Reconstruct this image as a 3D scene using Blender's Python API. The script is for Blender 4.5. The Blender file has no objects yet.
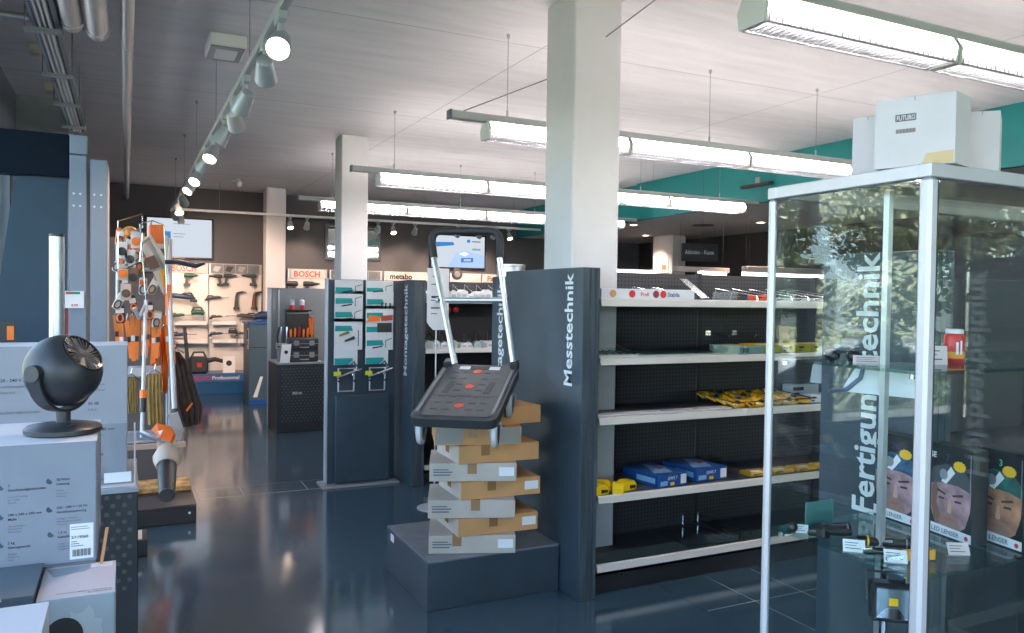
import bpy, bmesh, math, random
from mathutils import Vector, Matrix
random.seed(7)
R = math.radians
SC = bpy.context.scene
COL = SC.collection

# ------------------------------------------------------------------ camera
cam_data = bpy.data.cameras.new('camera')
cam = bpy.data.objects.new('camera', cam_data)
COL.objects.link(cam)
cam_data.sensor_width = 36.0
cam_data.lens = 27.77
cam_data.clip_start = 0.02
cam_data.clip_end = 300
yaw, pitch, roll = 0.454484, -0.0235969, 0.0138795
fw = Vector((math.sin(yaw)*math.cos(pitch), math.cos(yaw)*math.cos(pitch), math.sin(pitch)))
rt = Vector((math.cos(yaw), -math.sin(yaw), 0)); up = rt.cross(fw)
rt2 = rt*math.cos(roll) + up*math.sin(roll)
up2 = up*math.cos(roll) - rt*math.sin(roll)
mw = Matrix((( rt2.x, up2.x, -fw.x, 0), (rt2.y, up2.y, -fw.y, 0), (rt2.z, up2.z, -fw.z, 1.6), (0, 0, 0, 1)))
cam.matrix_world = mw
SC.camera = cam

# ------------------------------------------------------------------ sky, sun, exposure
world = bpy.data.worlds.new('sky'); SC.world = world
world.use_nodes = True
wn = world.node_tree; wn.nodes.clear()
sky = wn.nodes.new('ShaderNodeTexSky'); sky.sky_type = 'NISHITA'
sky.sun_disc = False; sky.sun_elevation = R(42); sky.sun_rotation = R(75)
sky.air_density = 1.0; sky.ozone_density = 4.5
bg = wn.nodes.new('ShaderNodeBackground'); bg.inputs['Strength'].default_value = 1.25
wo = wn.nodes.new('ShaderNodeOutputWorld')
hz = wn.nodes.new('ShaderNodeHueSaturation'); hz.inputs['Saturation'].default_value = 0.62
wn.links.new(sky.outputs[0], hz.inputs['Color']); wn.links.new(hz.outputs[0], bg.inputs[0]); wn.links.new(bg.outputs[0], wo.inputs[0])
sun_d = bpy.data.lights.new('sun', 'SUN'); sun_d.energy = 140.0; sun_d.angle = R(0.6); sun_d.color = (1.0, 0.9, 0.78)
sun = bpy.data.objects.new('sun', sun_d); COL.objects.link(sun)
sun.rotation_euler = Vector((0.75, 0.25, 0.72)).to_track_quat('Z', 'Y').to_euler()
SC.view_settings.view_transform = 'Standard'
SC.view_settings.look = 'None'
SC.view_settings.gamma = 1.0
SC.view_settings.use_curve_mapping = False
SC.view_settings.exposure = 0.22
SC.cycles.use_denoising = True
SC.cycles.sample_clamp_indirect = 6.0
SC.cycles.max_bounces = 10
SC.cycles.transparent_max_bounces = 24
SC.cycles.caustics_reflective = False
SC.cycles.caustics_refractive = False

# ------------------------------------------------------------------ materials
MATS = {}
def mat(name, col, rough=0.5, metal=0.0, var=0.0, vscale=8.0, bump=0.0, bscale=60.0, coat=0.0, emit=None, estr=0.0, stretch=None, col2=None, spec=None):
    if name in MATS: return MATS[name]
    m = bpy.data.materials.new(name); m.use_nodes = True
    nt = m.node_tree; b = nt.nodes['Principled BSDF']
    b.inputs['Base Color'].default_value = (*col, 1)
    b.inputs['Roughness'].default_value = rough
    b.inputs['Metallic'].default_value = metal
    b.inputs['Coat Weight'].default_value = coat
    if spec is not None: b.inputs['Specular IOR Level'].default_value = spec
    if emit:
        b.inputs['Emission Color'].default_value = (*emit, 1); b.inputs['Emission Strength'].default_value = estr
    if var or bump:
        tc = nt.nodes.new('ShaderNodeTexCoord'); mp = nt.nodes.new('ShaderNodeMapping')
        nt.links.new(tc.outputs['Object'], mp.inputs[0])
        if stretch: mp.inputs['Scale'].default_value = stretch
    if var:
        n = nt.nodes.new('ShaderNodeTexNoise'); n.inputs['Scale'].default_value = vscale; n.inputs['Detail'].default_value = 4
        nt.links.new(mp.outputs[0], n.inputs['Vector'])
        r = nt.nodes.new('ShaderNodeValToRGB')
        c2 = col2 or tuple(min(1, c*(1+var)) for c in col)
        c1 = tuple(c*(1-var) for c in col)
        r.color_ramp.elements[0].position = 0.3; r.color_ramp.elements[1].position = 0.7
        r.color_ramp.elements[0].color = (*c1, 1); r.color_ramp.elements[1].color = (*c2, 1)
        nt.links.new(n.outputs['Fac'], r.inputs[0]); nt.links.new(r.outputs[0], b.inputs['Base Color'])
    if bump:
        n2 = nt.nodes.new('ShaderNodeTexNoise'); n2.inputs['Scale'].default_value = bscale; n2.inputs['Detail'].default_value = 3
        nt.links.new(mp.outputs[0], n2.inputs['Vector'])
        bp = nt.nodes.new('ShaderNodeBump'); bp.inputs['Strength'].default_value = bump; bp.inputs['Distance'].default_value = 0.01
        nt.links.new(n2.outputs['Fac'], bp.inputs['Height']); nt.links.new(bp.outputs[0], b.inputs['Normal'])
    MATS[name] = m
    return m

def emis(name, col, s):
    if name in MATS: return MATS[name]
    m = bpy.data.materials.new(name); m.use_nodes = True
    nt = m.node_tree; nt.nodes.clear()
    e = nt.nodes.new('ShaderNodeEmission'); e.inputs[0].default_value = (*col, 1); e.inputs[1].default_value = s
    o = nt.nodes.new('ShaderNodeOutputMaterial'); nt.links.new(e.outputs[0], o.inputs[0])
    MATS[name] = m; return m

def glass_mat(name, tint=(0.96, 0.985, 0.98), ior=1.5):
    m = bpy.data.materials.new(name); m.use_nodes = True
    nt = m.node_tree; nt.nodes.clear()
    t = nt.nodes.new('ShaderNodeBsdfTransparent'); t.inputs[0].default_value = (*tint, 1)
    g = nt.nodes.new('ShaderNodeBsdfGlossy'); g.inputs['Roughness'].default_value = 0.0
    lw = nt.nodes.new('ShaderNodeLayerWeight'); lw.inputs[0].default_value = 0.5
    pw = nt.nodes.new('ShaderNodeMath'); pw.operation = 'POWER'; pw.inputs[1].default_value = 5.0
    f = nt.nodes.new('ShaderNodeMath'); f.operation = 'MULTIPLY_ADD'
    r0 = ((ior-1)/(ior+1))**2; f.inputs[1].default_value = 1-r0; f.inputs[2].default_value = r0
    nt.links.new(lw.outputs['Facing'], pw.inputs[0]); nt.links.new(pw.outputs[0], f.inputs[0])
    x = nt.nodes.new('ShaderNodeMixShader'); o = nt.nodes.new('ShaderNodeOutputMaterial')
    nt.links.new(f.outputs[0], x.inputs[0]); nt.links.new(t.outputs[0], x.inputs[1]); nt.links.new(g.outputs[0], x.inputs[2])
    nt.links.new(x.outputs[0], o.inputs[0]); MATS[name] = m
    return m

GLASS = glass_mat('cabinet_glass')
GLASSG = glass_mat('shelf_glass', (0.80, 0.93, 0.90))
WGLASS = glass_mat('window_glass', (0.86, 0.93, 0.97), 1.45)
ACRYL = glass_mat('acrylic', (0.93, 0.95, 0.96), 1.4)

PANEL = mat('slate_laminate', (0.045, 0.068, 0.090), 0.42, var=0.18, vscale=3, bump=0.05, bscale=220)
PANELEDGE = mat('slate_woodgrain', (0.05, 0.068, 0.082), 0.5, var=0.45, vscale=10, stretch=(9, 9, 0.25))
BLACKM = mat('black_metal', (0.018, 0.018, 0.022), 0.45, var=0.2)
DARKP = mat('dark_plastic', (0.02, 0.021, 0.024), 0.4)
WHITE = mat('white_paint', (0.74, 0.72, 0.72), 0.55, var=0.02)
WHITEP = mat('white_plastic', (0.8, 0.78, 0.77), 0.35)
LETTER = mat('white_lettering', (0.78, 0.8, 0.8), 0.5)
ALU = mat('brushed_aluminium', (0.62, 0.64, 0.67), 0.32, metal=0.85, var=0.06, vscale=30)
ALUP = mat('silver_paint', (0.56, 0.58, 0.62), 0.38, metal=0.3)
CHROME = mat('chrome', (0.75, 0.75, 0.78), 0.12, metal=1.0)
GREYM = mat('grey_metal', (0.30, 0.32, 0.34), 0.42, metal=0.4)
CARD = mat('white_card', (0.72, 0.72, 0.74), 0.6, var=0.04)
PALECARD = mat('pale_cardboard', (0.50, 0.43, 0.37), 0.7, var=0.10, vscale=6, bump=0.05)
KRAFT = mat('brown_cardboard', (0.58, 0.30, 0.12), 0.75, var=0.10, vscale=5, bump=0.05)
TAPE = mat('brown_tape', (0.30, 0.155, 0.06), 0.25)
PAPER = mat('paper', (0.80, 0.80, 0.82), 0.6)
INK = mat('ink_black', (0.02, 0.02, 0.025), 0.6)
INKGREY = mat('ink_grey', (0.12, 0.13, 0.15), 0.6)
RED = mat('red', (0.62, 0.03, 0.025), 0.4)
ORANGE = mat('orange_plastic', (0.93, 0.20, 0.02), 0.38)
YELLOW = mat('yellow_print', (0.90, 0.50, 0.012), 0.45, var=0.06)
BLUE = mat('deep_blue', (0.012, 0.075, 0.28), 0.35)
BLUEL = mat('light_blue_print', (0.25, 0.48, 0.75), 0.4)
TEAL = mat('teal_paint', (0.0, 0.20, 0.20), 0.55, var=0.04)
TEALP = mat('teal_print', (0.0, 0.30, 0.29), 0.45)
KHAKI = mat('khaki_cloth', (0.36, 0.24, 0.08), 0.85, var=0.25, vscale=14)
BROWNC = mat('dark_brown_cloth', (0.055, 0.035, 0.03), 0.8, var=0.35, vscale=16, bump=0.2, bscale=40)
RUBBER = mat('rubber', (0.025, 0.025, 0.027), 0.6)
GREYR = mat('light_grey_rubber', (0.52, 0.52, 0.53), 0.5)
PRICE = mat('price_rail_cream', (0.66, 0.63, 0.57), 0.35)
SHELFG = mat('shelf_charcoal', (0.05, 0.053, 0.06), 0.38, var=0.12)
LIGHTSTRIP = mat('shelf_liner', (0.62, 0.61, 0.6), 0.5)
STOOL = mat('tool_black', (0.035, 0.037, 0.04), 0.45)
TGREEN = mat('tool_green', (0.02, 0.09, 0.06), 0.45)
TNAVY = mat('tool_navy', (0.015, 0.035, 0.09), 0.42)
CREAM = mat('cream_wallboard', (0.72, 0.66, 0.62), 0.6)
BEIGE = mat('beige_plastic', (0.62, 0.50, 0.40), 0.45)

# ------------------------------------------------------------------ mesh helpers
ORG = {}
class MB:
    def __init__(s, M=None): s.v = []; s.f = []; s.M = M
    def add(s, vs, fs):
        o = len(s.v)
        for p in vs:
            p = Vector(p)
            s.v.append(s.M @ p if s.M else p)
        s.f += [tuple(i+o for i in q) for q in fs]
        return s
    def box(s, x0, y0, z0, x1, y1, z1, b=0.0):
        if x0 > x1: x0, x1 = x1, x0
        if y0 > y1: y0, y1 = y1, y0
        if z0 > z1: z0, z1 = z1, z0
        b = min(b, (x1-x0)/2.2, (y1-y0)/2.2, (z1-z0)/2.2)
        if b <= 0:
            return s.add([(x0,y0,z0),(x1,y0,z0),(x1,y1,z0),(x0,y1,z0),(x0,y0,z1),(x1,y0,z1),(x1,y1,z1),(x0,y1,z1)],
                [(0,3,2,1),(4,5,6,7),(0,1,5,4),(1,2,6,5),(2,3,7,6),(3,0,4,7)])
        vs = []; idx = {}
        X = (x0, x1); Y = (y0, y1); Z = (z0, z1)
        for i in (0,1):
            for j in (0,1):
                for k in (0,1):
                    dx = b if i == 0 else -b; dy = b if j == 0 else -b; dz = b if k == 0 else -b
                    for a, p in enumerate(((X[i], Y[j]+dy, Z[k]+dz), (X[i]+dx, Y[j], Z[k]+dz), (X[i]+dx, Y[j]+dy, Z[k]))):
                        idx[(i,j,k,a)] = len(vs); vs.append(p)
        fs = []
        for i in (0,1): fs.append([idx[(i,j,k,0)] for j,k in ((0,0),(1,0),(1,1),(0,1))])
        for j in (0,1): fs.append([idx[(i,j,k,1)] for i,k in ((0,0),(1,0),(1,1),(0,1))])
        for k in (0,1): fs.append([idx[(i,j,k,2)] for i,j in ((0,0),(1,0),(1,1),(0,1))])
        for i in (0,1):
            for j in (0,1): fs.append([idx[(i,j,0,0)], idx[(i,j,0,1)], idx[(i,j,1,1)], idx[(i,j,1,0)]])
        for i in (0,1):
            for k in (0,1): fs.append([idx[(i,0,k,0)], idx[(i,0,k,2)], idx[(i,1,k,2)], idx[(i,1,k,0)]])
        for j in (0,1):
            for k in (0,1): fs.append([idx[(0,j,k,1)], idx[(0,j,k,2)], idx[(1,j,k,2)], idx[(1,j,k,1)]])
        for i in (0,1):
            for j in (0,1):
                for k in (0,1): fs.append([idx[(i,j,k,a)] for a in range(3)])
        return s.add(vs, fs)
    def obox(s, c, d, rz=0.0, b=0.0):
        old = s.M
        m = Matrix.Translation(Vector(c)) @ Matrix.Rotation(rz, 4, 'Z')
        s.M = old @ m if old else m
        s.box(-d[0]/2, -d[1]/2, -d[2]/2, d[0]/2, d[1]/2, d[2]/2, b); s.M = old
        return s
    def cyl(s, p0, p1, r0, r1=None, n=12, caps=True):
        p0 = Vector(p0); p1 = Vector(p1); r1 = r0 if r1 is None else r1
        d = (p1-p0).normalized(); a = d.orthogonal().normalized(); b = d.cross(a)
        vs = []
        for p, r in ((p0, r0), (p1, r1)):
            for i in range(n):
                t = 2*math.pi*i/n; vs.append(p + a*math.cos(t)*r + b*math.sin(t)*r)
        fs = [(i, (i+1) % n, n+(i+1) % n, n+i) for i in range(n)]
        if caps: fs += [tuple(range(n-1, -1, -1)), tuple(range(n, 2*n))]
        return s.add(vs, fs)
    def tube(s, pts, r, n=8, closed=False):
        pts = [Vector(p) for p in pts]; k = len(pts); vs = []; fs = []
        rr = r if isinstance(r, (list, tuple)) else [r]*k
        d0 = (pts[1]-pts[0]).normalized(); a = d0.orthogonal().normalized()
        for i, p in enumerate(pts):
            if closed: d = (pts[(i+1) % k]-pts[i-1]).normalized()
            elif i == 0: d = d0
            elif i == k-1: d = (pts[-1]-pts[-2]).normalized()
            else: d = ((pts[i+1]-p).normalized()+(p-pts[i-1]).normalized()).normalized()
            a = (a - d*a.dot(d)).normalized(); b = d.cross(a)
            for j in range(n):
                t = 2*math.pi*j/n; vs.append(p + (a*math.cos(t)+b*math.sin(t))*rr[i])
        for i in range(k if closed else k-1):
            i2 = (i+1) % k
            fs += [(i*n+j, i*n+(j+1) % n, i2*n+(j+1) % n, i2*n+j) for j in range(n)]
        if not closed: fs += [tuple(range(n-1, -1, -1)), tuple((k-1)*n+j for j in range(n))]
        return s.add(vs, fs)
    def lathe(s, c, ax, prof, n=24):
        c = Vector(c); d = Vector(ax).normalized(); a = d.orthogonal().normalized(); b = d.cross(a); vs = []; fs = []
        for r, h in prof:
            for j in range(n):
                t = 2*math.pi*j/n; vs.append(c + d*h + (a*math.cos(t)+b*math.sin(t))*max(r, 1e-5))
        for i in range(len(prof)-1):
            fs += [(i*n+j, i*n+(j+1) % n, (i+1)*n+(j+1) % n, (i+1)*n+j) for j in range(n)]
        fs += [tuple(range(n-1, -1, -1)), tuple((len(prof)-1)*n+j for j in range(n))]
        return s.add(vs, fs)
    def prism(s, pts, pl, a, b):
        def q(u, w, h): return {'xy': (u, w, h), 'xz': (u, h, w), 'yz': (h, u, w)}[pl]
        n = len(pts)
        return s.add([q(u, w, a) for u, w in pts]+[q(u, w, b) for u, w in pts],
            [tuple(range(n)), tuple(range(2*n-1, n-1, -1))]+[(i, (i+1) % n, n+(i+1) % n, n+i) for i in range(n)])
    def hexa(s, bot, top):
        return s.add(list(bot)+list(top), [(0,3,2,1),(4,5,6,7),(0,1,5,4),(1,2,6,5),(2,3,7,6),(3,0,4,7)])
    def slab(s, q, th):
        q = [Vector(p) for p in q]; n = (q[1]-q[0]).cross(q[-1]-q[0]).normalized()*th; k = len(q)
        return s.add(q+[p+n for p in q], [tuple(range(k)), tuple(range(2*k-1, k-1, -1))]+[(i, (i+1) % k, k+(i+1) % k, k+i) for i in range(k)])
    def ball(s, c, r, nu=16, nv=10, sc=(1,1,1)):
        c = Vector(c); vs = [c+Vector((0,0,-r*sc[2]))]; fs = []
        for i in range(1, nv):
            ph = -math.pi/2+math.pi*i/nv
            for j in range(nu):
                t = 2*math.pi*j/nu
                vs.append(c+Vector((math.cos(ph)*math.cos(t)*r*sc[0], math.cos(ph)*math.sin(t)*r*sc[1], math.sin(ph)*r*sc[2])))
        vs.append(c+Vector((0,0,r*sc[2]))); L = len(vs)-1
        fs += [(0, 1+(j+1) % nu, 1+j) for j in range(nu)]
        for i in range(nv-2):
            fs += [(1+i*nu+j, 1+i*nu+(j+1) % nu, 1+(i+1)*nu+(j+1) % nu, 1+(i+1)*nu+j) for j in range(nu)]
        fs += [(L, 1+(nv-2)*nu+j, 1+(nv-2)*nu+(j+1) % nu) for j in range(nu)]
        return s.add(vs, fs)
    def mesh(s, name, m, off=Vector((0,0,0)), smooth=False):
        me = bpy.data.meshes.new(name)
        me.from_pydata([tuple(p-off) for p in s.v], [], s.f)
        bm = bmesh.new(); bm.from_mesh(me); bmesh.ops.recalc_face_normals(bm, faces=bm.faces); bm.to_mesh(me); bm.free()
        me.materials.append(m)
        if smooth:
            for p in me.polygons: p.use_smooth = True
            try: me.set_sharp_from_angle(angle=R(40))
            except Exception: pass
        return me
    def build(s, name, m, parent=None, smooth=False, label=None):
        off = Vector((0,0,0))
        if parent is not None:
            r = parent
            while r.parent: r = r.parent
            off = ORG.get(r.name, Vector((0,0,0)))
        o = bpy.data.objects.new(name, s.mesh(name, m, off, smooth))
        COL.objects.link(o); o.parent = parent
        if label: o['label'] = label
        return o
def B(*a, **k): return MB().box(*a, **k)
def tag(o, label, cat, group=None):
    o['label'] = label; o['category'] = cat
    if group: o['group'] = group
    return o
def thing(name, label, cat, loc=(0,0,0), group=None):
    o = bpy.data.objects.new(name, None); COL.objects.link(o)
    o.location = loc; ORG[o.name] = Vector(loc); o.empty_display_size = 0.05
    return tag(o, label, cat, group)
def solo(mb, name, m, label, cat, group=None, smooth=False):
    return tag(mb.build(name, m, None, smooth), label, cat, group)
def struct(mb, name, m, parent=None):
    o = mb.build(name, m, parent)
    o['kind'] = 'structure'
    return o
def dup(root, loc, rz=0.0, label=None, group=None, rot=None, scale=None):
    r = root.copy(); COL.objects.link(r); r.location = loc
    r.rotation_euler = rot if rot else (0, 0, rz)
    if scale: r.scale = (scale,)*3
    if label: r['label'] = label
    if group: r['group'] = group
    for ch in list(root.children):
        c = ch.copy(); COL.objects.link(c); c.parent = r
        for g in list(ch.children):
            d = g.copy(); COL.objects.link(d); d.parent = c
    return r
TXT = {}
def text(s, size, org, ux, uy, m, parent, name='lettering', align='LEFT', bold=0.0, th=0.0006, sx=1.0, kind=True):
    """flat lettering: baseline starts at org, runs along ux, letters rise along uy"""
    key = (s, bold, align)
    if key not in TXT:
        cu = bpy.data.curves.new('t', 'FONT'); cu.body = s; cu.size = 1.0; cu.align_x = align
        cu.offset = bold; cu.resolution_u = 2; cu.fill_mode = 'FRONT'
        ob = bpy.data.objects.new('t', cu)
        COL.objects.link(ob); bpy.context.view_layer.update()
        me = bpy.data.meshes.new_from_object(ob.evaluated_get(bpy.context.evaluated_depsgraph_get()))
        TXT[key] = ([v.co.copy() for v in me.vertices], [tuple(p.vertices) for p in me.polygons])
        bpy.data.objects.remove(ob); bpy.data.meshes.remove(me)
    vs, fs = TXT[key]
    ux = Vector(ux).normalized(); uy = Vector(uy).normalized(); n = ux.cross(uy); o = Vector(org)
    mb = MB(); mb.add([o + ux*v.x*size*sx + uy*v.y*size + n*th for v in vs], fs)
    me_o = mb.build(name, m, parent)
    return me_o
def lines(mb, org, ux, uy, rows, n=0.0006):
    """small print: thin bars (u0,u1,v0,v1) on a face"""
    ux = Vector(ux).normalized(); uy = Vector(uy).normalized(); nn = ux.cross(uy)*n; o = Vector(org)
    for u0, u1, v0, v1 in rows:
        mb.add([o+ux*u0+uy*v0+nn, o+ux*u1+uy*v0+nn, o+ux*u1+uy*v1+nn, o+ux*u0+uy*v1+nn], [(0,1,2,3)])
    return mb
# ------------------------------------------------------------------ setting
XL, XR, YF, YB, ZC = -0.88, 9.9, -3.5, 14.1, 3.34

def floor_mat():
    m = bpy.data.materials.new('sealed_floor'); m.use_nodes = True; nt = m.node_tree; b = nt.nodes['Principled BSDF']
    tc = nt.nodes.new('ShaderNodeTexCoord')
    n = nt.nodes.new('ShaderNodeTexNoise'); n.inputs['Scale'].default_value = 0.9; n.inputs['Detail'].default_value = 6
    nt.links.new(tc.outputs['Object'], n.inputs['Vector'])
    r = nt.nodes.new('ShaderNodeValToRGB')
    r.color_ramp.elements[0].position = 0.35; r.color_ramp.elements[1].position = 0.68
    r.color_ramp.elements[0].color = (0.036, 0.074, 0.108, 1); r.color_ramp.elements[1].color = (0.056, 0.102, 0.142, 1)
    nt.links.new(n.outputs['Fac'], r.inputs[0]); nt.links.new(r.outputs[0], b.inputs['Base Color'])
    n2 = nt.nodes.new('ShaderNodeTexNoise'); n2.inputs['Scale'].default_value = 2.2; n2.inputs['Detail'].default_value = 5
    nt.links.new(tc.outputs['Object'], n2.inputs['Vector'])
    mr = nt.nodes.new('ShaderNodeMapRange'); mr.inputs['To Min'].default_value = 0.06; mr.inputs['To Max'].default_value = 0.20
    nt.links.new(n2.outputs['Fac'], mr.inputs['Value']); nt.links.new(mr.outputs[0], b.inputs['Roughness'])
    n3 = nt.nodes.new('ShaderNodeTexNoise'); n3.inputs['Scale'].default_value = 1.6; n3.inputs['Detail'].default_value = 2
    nt.links.new(tc.outputs['Object'], n3.inputs['Vector'])
    bp = nt.nodes.new('ShaderNodeBump'); bp.inputs['Strength'].default_value = 0.10; bp.inputs['Distance'].default_value = 0.02
    nt.links.new(n3.outputs['Fac'], bp.inputs['Height']); nt.links.new(bp.outputs[0], b.inputs['Normal'])
    b.inputs['Specular IOR Level'].default_value = 0.8
    b.inputs['Coat Weight'].default_value = 0.55; b.inputs['Coat Roughness'].default_value = 0.10
    return m
FLOORM = floor_mat()

def ceil_mat():
    m = bpy.data.materials.new('board_marked_concrete'); m.use_nodes = True; nt = m.node_tree; b = nt.nodes['Principled BSDF']
    b.inputs['Roughness'].default_value = 0.8
    tc = nt.nodes.new('ShaderNodeTexCoord'); mp = nt.nodes.new('ShaderNodeMapping'); mp.inputs['Scale'].default_value = (0.7, 5, 1)
    nt.links.new(tc.outputs['Object'], mp.inputs[0])
    n = nt.nodes.new('ShaderNodeTexNoise'); n.inputs['Scale'].default_value = 2.0; n.inputs['Detail'].default_value = 8; n.inputs['Roughness'].default_value = 0.62
    nt.links.new(mp.outputs[0], n.inputs['Vector'])
    r = nt.nodes.new('ShaderNodeValToRGB'); r.color_ramp.elements[0].position = 0.25; r.color_ramp.elements[1].position = 0.75
    r.color_ramp.elements[0].color = (0.60, 0.575, 0.58, 1); r.color_ramp.elements[1].color = (0.76, 0.725, 0.725, 1)
    nt.links.new(n.outputs['Fac'], r.inputs[0])
    br = nt.nodes.new('ShaderNodeTexBrick'); br.inputs['Scale'].default_value = 1.0
    br.inputs['Color1'].default_value = br.inputs['Color2'].default_value = (1, 1, 1, 1); br.inputs['Mortar'].default_value = (0.62, 0.62, 0.62, 1)
    br.inputs['Mortar Size'].default_value = 0.006; br.inputs['Brick Width'].default_value = 2.6; br.inputs['Row Height'].default_value = 2.45; br.offset = 0
    nt.links.new(tc.outputs['Object'], br.inputs['Vector'])
    mx = nt.nodes.new('ShaderNodeMix'); mx.data_type = 'RGBA'; mx.blend_type = 'MULTIPLY'; mx.inputs[0].default_value = 1.0
    nt.links.new(r.outputs[0], mx.inputs[6]); nt.links.new(br.outputs[0], mx.inputs[7])
    nt.links.new(mx.outputs[2], b.inputs['Base Color'])
    return m

floor = struct(B(XL-0.25, YF-0.25, -0.25, XR+0.25, YB+0.25, 0.0), 'floor', FLOORM)
GROUT = mat('pale_grout', (0.34, 0.37, 0.38), 0.6)
MB().box(0.52, 6.536, 0.0001, 1.70, 6.862, 0.0006).box(2.70, 2.77, 0.0001, 3.72, 3.575, 0.0006).build('grout_bed', GROUT, floor)
tile0 = None
def tile(x, y, w, d):
    B(x+0.003, y+0.003, 0.0002, x+w-0.003, y+d-0.003, 0.0014, b=0.0004).build('tile', FLOORM, floor)
for a, b_ in ((0.504, 0.846), (0.846, 1.35), (1.35, 1.716)): tile(a, 6.54, b_-a, 0.318)
for a, b_ in ((2.685, 3.02), (3.02, 3.355), (3.355, 3.735)):
    for c, d in ((2.755, 3.175), (3.175, 3.585)): tile(a, c, b_-a, d-c)

CEILM = ceil_mat()
struct(B(XL-0.25, YF-0.25, ZC, 6.92, YB+0.25, ZC+0.3), 'ceiling', CEILM)
SOFF = mat('soffit_paint', (0.66, 0.57, 0.54), 0.7, var=0.03)
sof = struct(B(6.97, YF-0.25, 2.80, XR+0.25, YB+0.25, ZC+0.3), 'ceiling_lowered', SOFF)
struct(MB().box(6.90, YF, 2.795, 6.97, 9.9, ZC), 'trim_1', TEAL)
struct(MB().box(6.965, 9.9, 2.795, 7.01, YB, ZC), 'trim_2', TEAL)

WALLD = mat('dark_taupe_wall', (0.085, 0.084, 0.092), 0.75, var=0.06, vscale=2)
WALLB = mat('near_black_wall', (0.05, 0.04, 0.042), 0.7, var=0.1, vscale=2)
struct(B(XL-0.25, YB, 0, XR+0.25, YB+0.25, ZC), 'wall_back', WALLD)
struct(B(XR, YF, 0, XR+0.25, YB, ZC), 'wall_right', WALLB)
GREYW = mat('grey_wall', (0.30, 0.32, 0.34), 0.7, var=0.04)
struct(B(XL-0.25, 8.25, 0, -0.47, YB, ZC), 'wall_left_rear', GREYW)
FRAMEM = mat('window_frame_grey', (0.10, 0.11, 0.12), 0.4)
HEADM = mat('header_grey', (0.17, 0.18, 0.20), 0.6)
struct(MB().box(XL-0.2, YF, 0, XL, 8.25, 0.12), 'wall_left', HEADM)
struct(MB().box(XL-0.2, YF, 2.86, XL, 8.25, ZC), 'trim_3', HEADM)
struct(MB().box(XL, YF-0.2, 0, XR, YF, 0.12), 'wall_front', HEADM)
struct(MB().box(XL, YF-0.2, 2.86, XR, YF, ZC), 'trim_4', HEADM)
wnum = 0
def window(x0, y0, x1, y1):
    global wnum; wnum += 1
    th = 0.05; m = MB(); g = MB()
    if abs(x1-x0) < 0.01:
        for a in (y0, y1-th): m.box(x0-0.12, a, 0.12, x0-0.04, a+th, 2.86)
        for z in (0.12, 2.81): m.box(x0-0.12, y0, z, x0-0.04, y1, z+0.05)
        g.box(x0-0.088, y0+th, 0.17, x0-0.072, y1-th, 2.81)
    else:
        for a in (x0, x1-th): m.box(a, y0-0.12, 0.12, a+th, y0-0.04, 2.86)
        for z in (0.12, 2.81): m.box(x0, y0-0.12, z, x1, y0-0.04, z+0.05)
        g.box(x0+th, y0-0.088, 0.17, x1-th, y0-0.072, 2.81)
    o = struct(m, 'window_%d' % wnum, FRAMEM)
    g.build('pane', WGLASS, o)
ny = 8; step = (8.25-YF)/ny
for i in range(ny): window(XL, YF+i*step, XL, YF+(i+1)*step)
nx = 7; step = (XR-XL)/nx
for i in range(nx): window(XL+i*step, YF, XL+(i+1)*step, YF)

COLM = mat('column_paint', (0.66, 0.635, 0.635), 0.6, var=0.02, bump=0.02, bscale=30)
for nme, x0, y0, x1, y1, zt in (('column', 2.264, 3.876, 2.577, 4.21, ZC), ('column', 2.085, 8.50, 2.378, 8.80, ZC), ('column', 2.035, 13.3, 2.35, 13.6, ZC), ('column', 9.0, 11.75, 9.3, 12.35, 2.80)):
    struct(B(x0, y0, 0, x1, y1, zt, b=0.008), nme, COLM)

# ------------------------------------------------------------------ outside
struct(B(-60, -60, -0.5, 40, 45, -0.26), 'ground_outside', mat('paving', (0.085, 0.078, 0.08), 0.85, var=0.15, vscale=3))
GRASS = mat('lawn', (0.055, 0.07, 0.035), 0.9, var=0.4, vscale=6)
struct(B(-40, -40, -0.26, -9.5, 40, -0.22), 'ground_lawn_left', GRASS)
struct(B(-9.5, -40, -0.26, 35, -6.3, -0.22), 'ground_lawn_front', GRASS)
LEAF = mat('leaf_green', (0.20, 0.25, 0.13), 0.5, var=0.6, vscale=2.2, col2=(0.55, 0.56, 0.38))
LEAFD = mat('leaf_dark', (0.06, 0.13, 0.09), 0.5, var=0.5, vscale=1.2)
BARK = mat('bark', (0.12, 0.085, 0.06), 0.9, var=0.3)
def leafcloud(mb, c, r, n, size, rnd):
    for _ in range(n):
        d = Vector((rnd.gauss(0,1), rnd.gauss(0,1), rnd.gauss(0,1))).normalized()
        p = Vector(c) + Vector((d.x*r[0], d.y*r[1], d.z*r[2]))*(0.72+0.33*rnd.random())
        a = Vector((rnd.uniform(-1,1), rnd.uniform(-1,1), rnd.uniform(-0.6,0.6))).normalized()*size*rnd.uniform(0.6, 1.3)
        b = d.cross(a).normalized()*size*0.55
        mb.add([p-a, p-b*0.9, p+a, p+b*0.9], [(0,1,2,3)])
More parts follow.
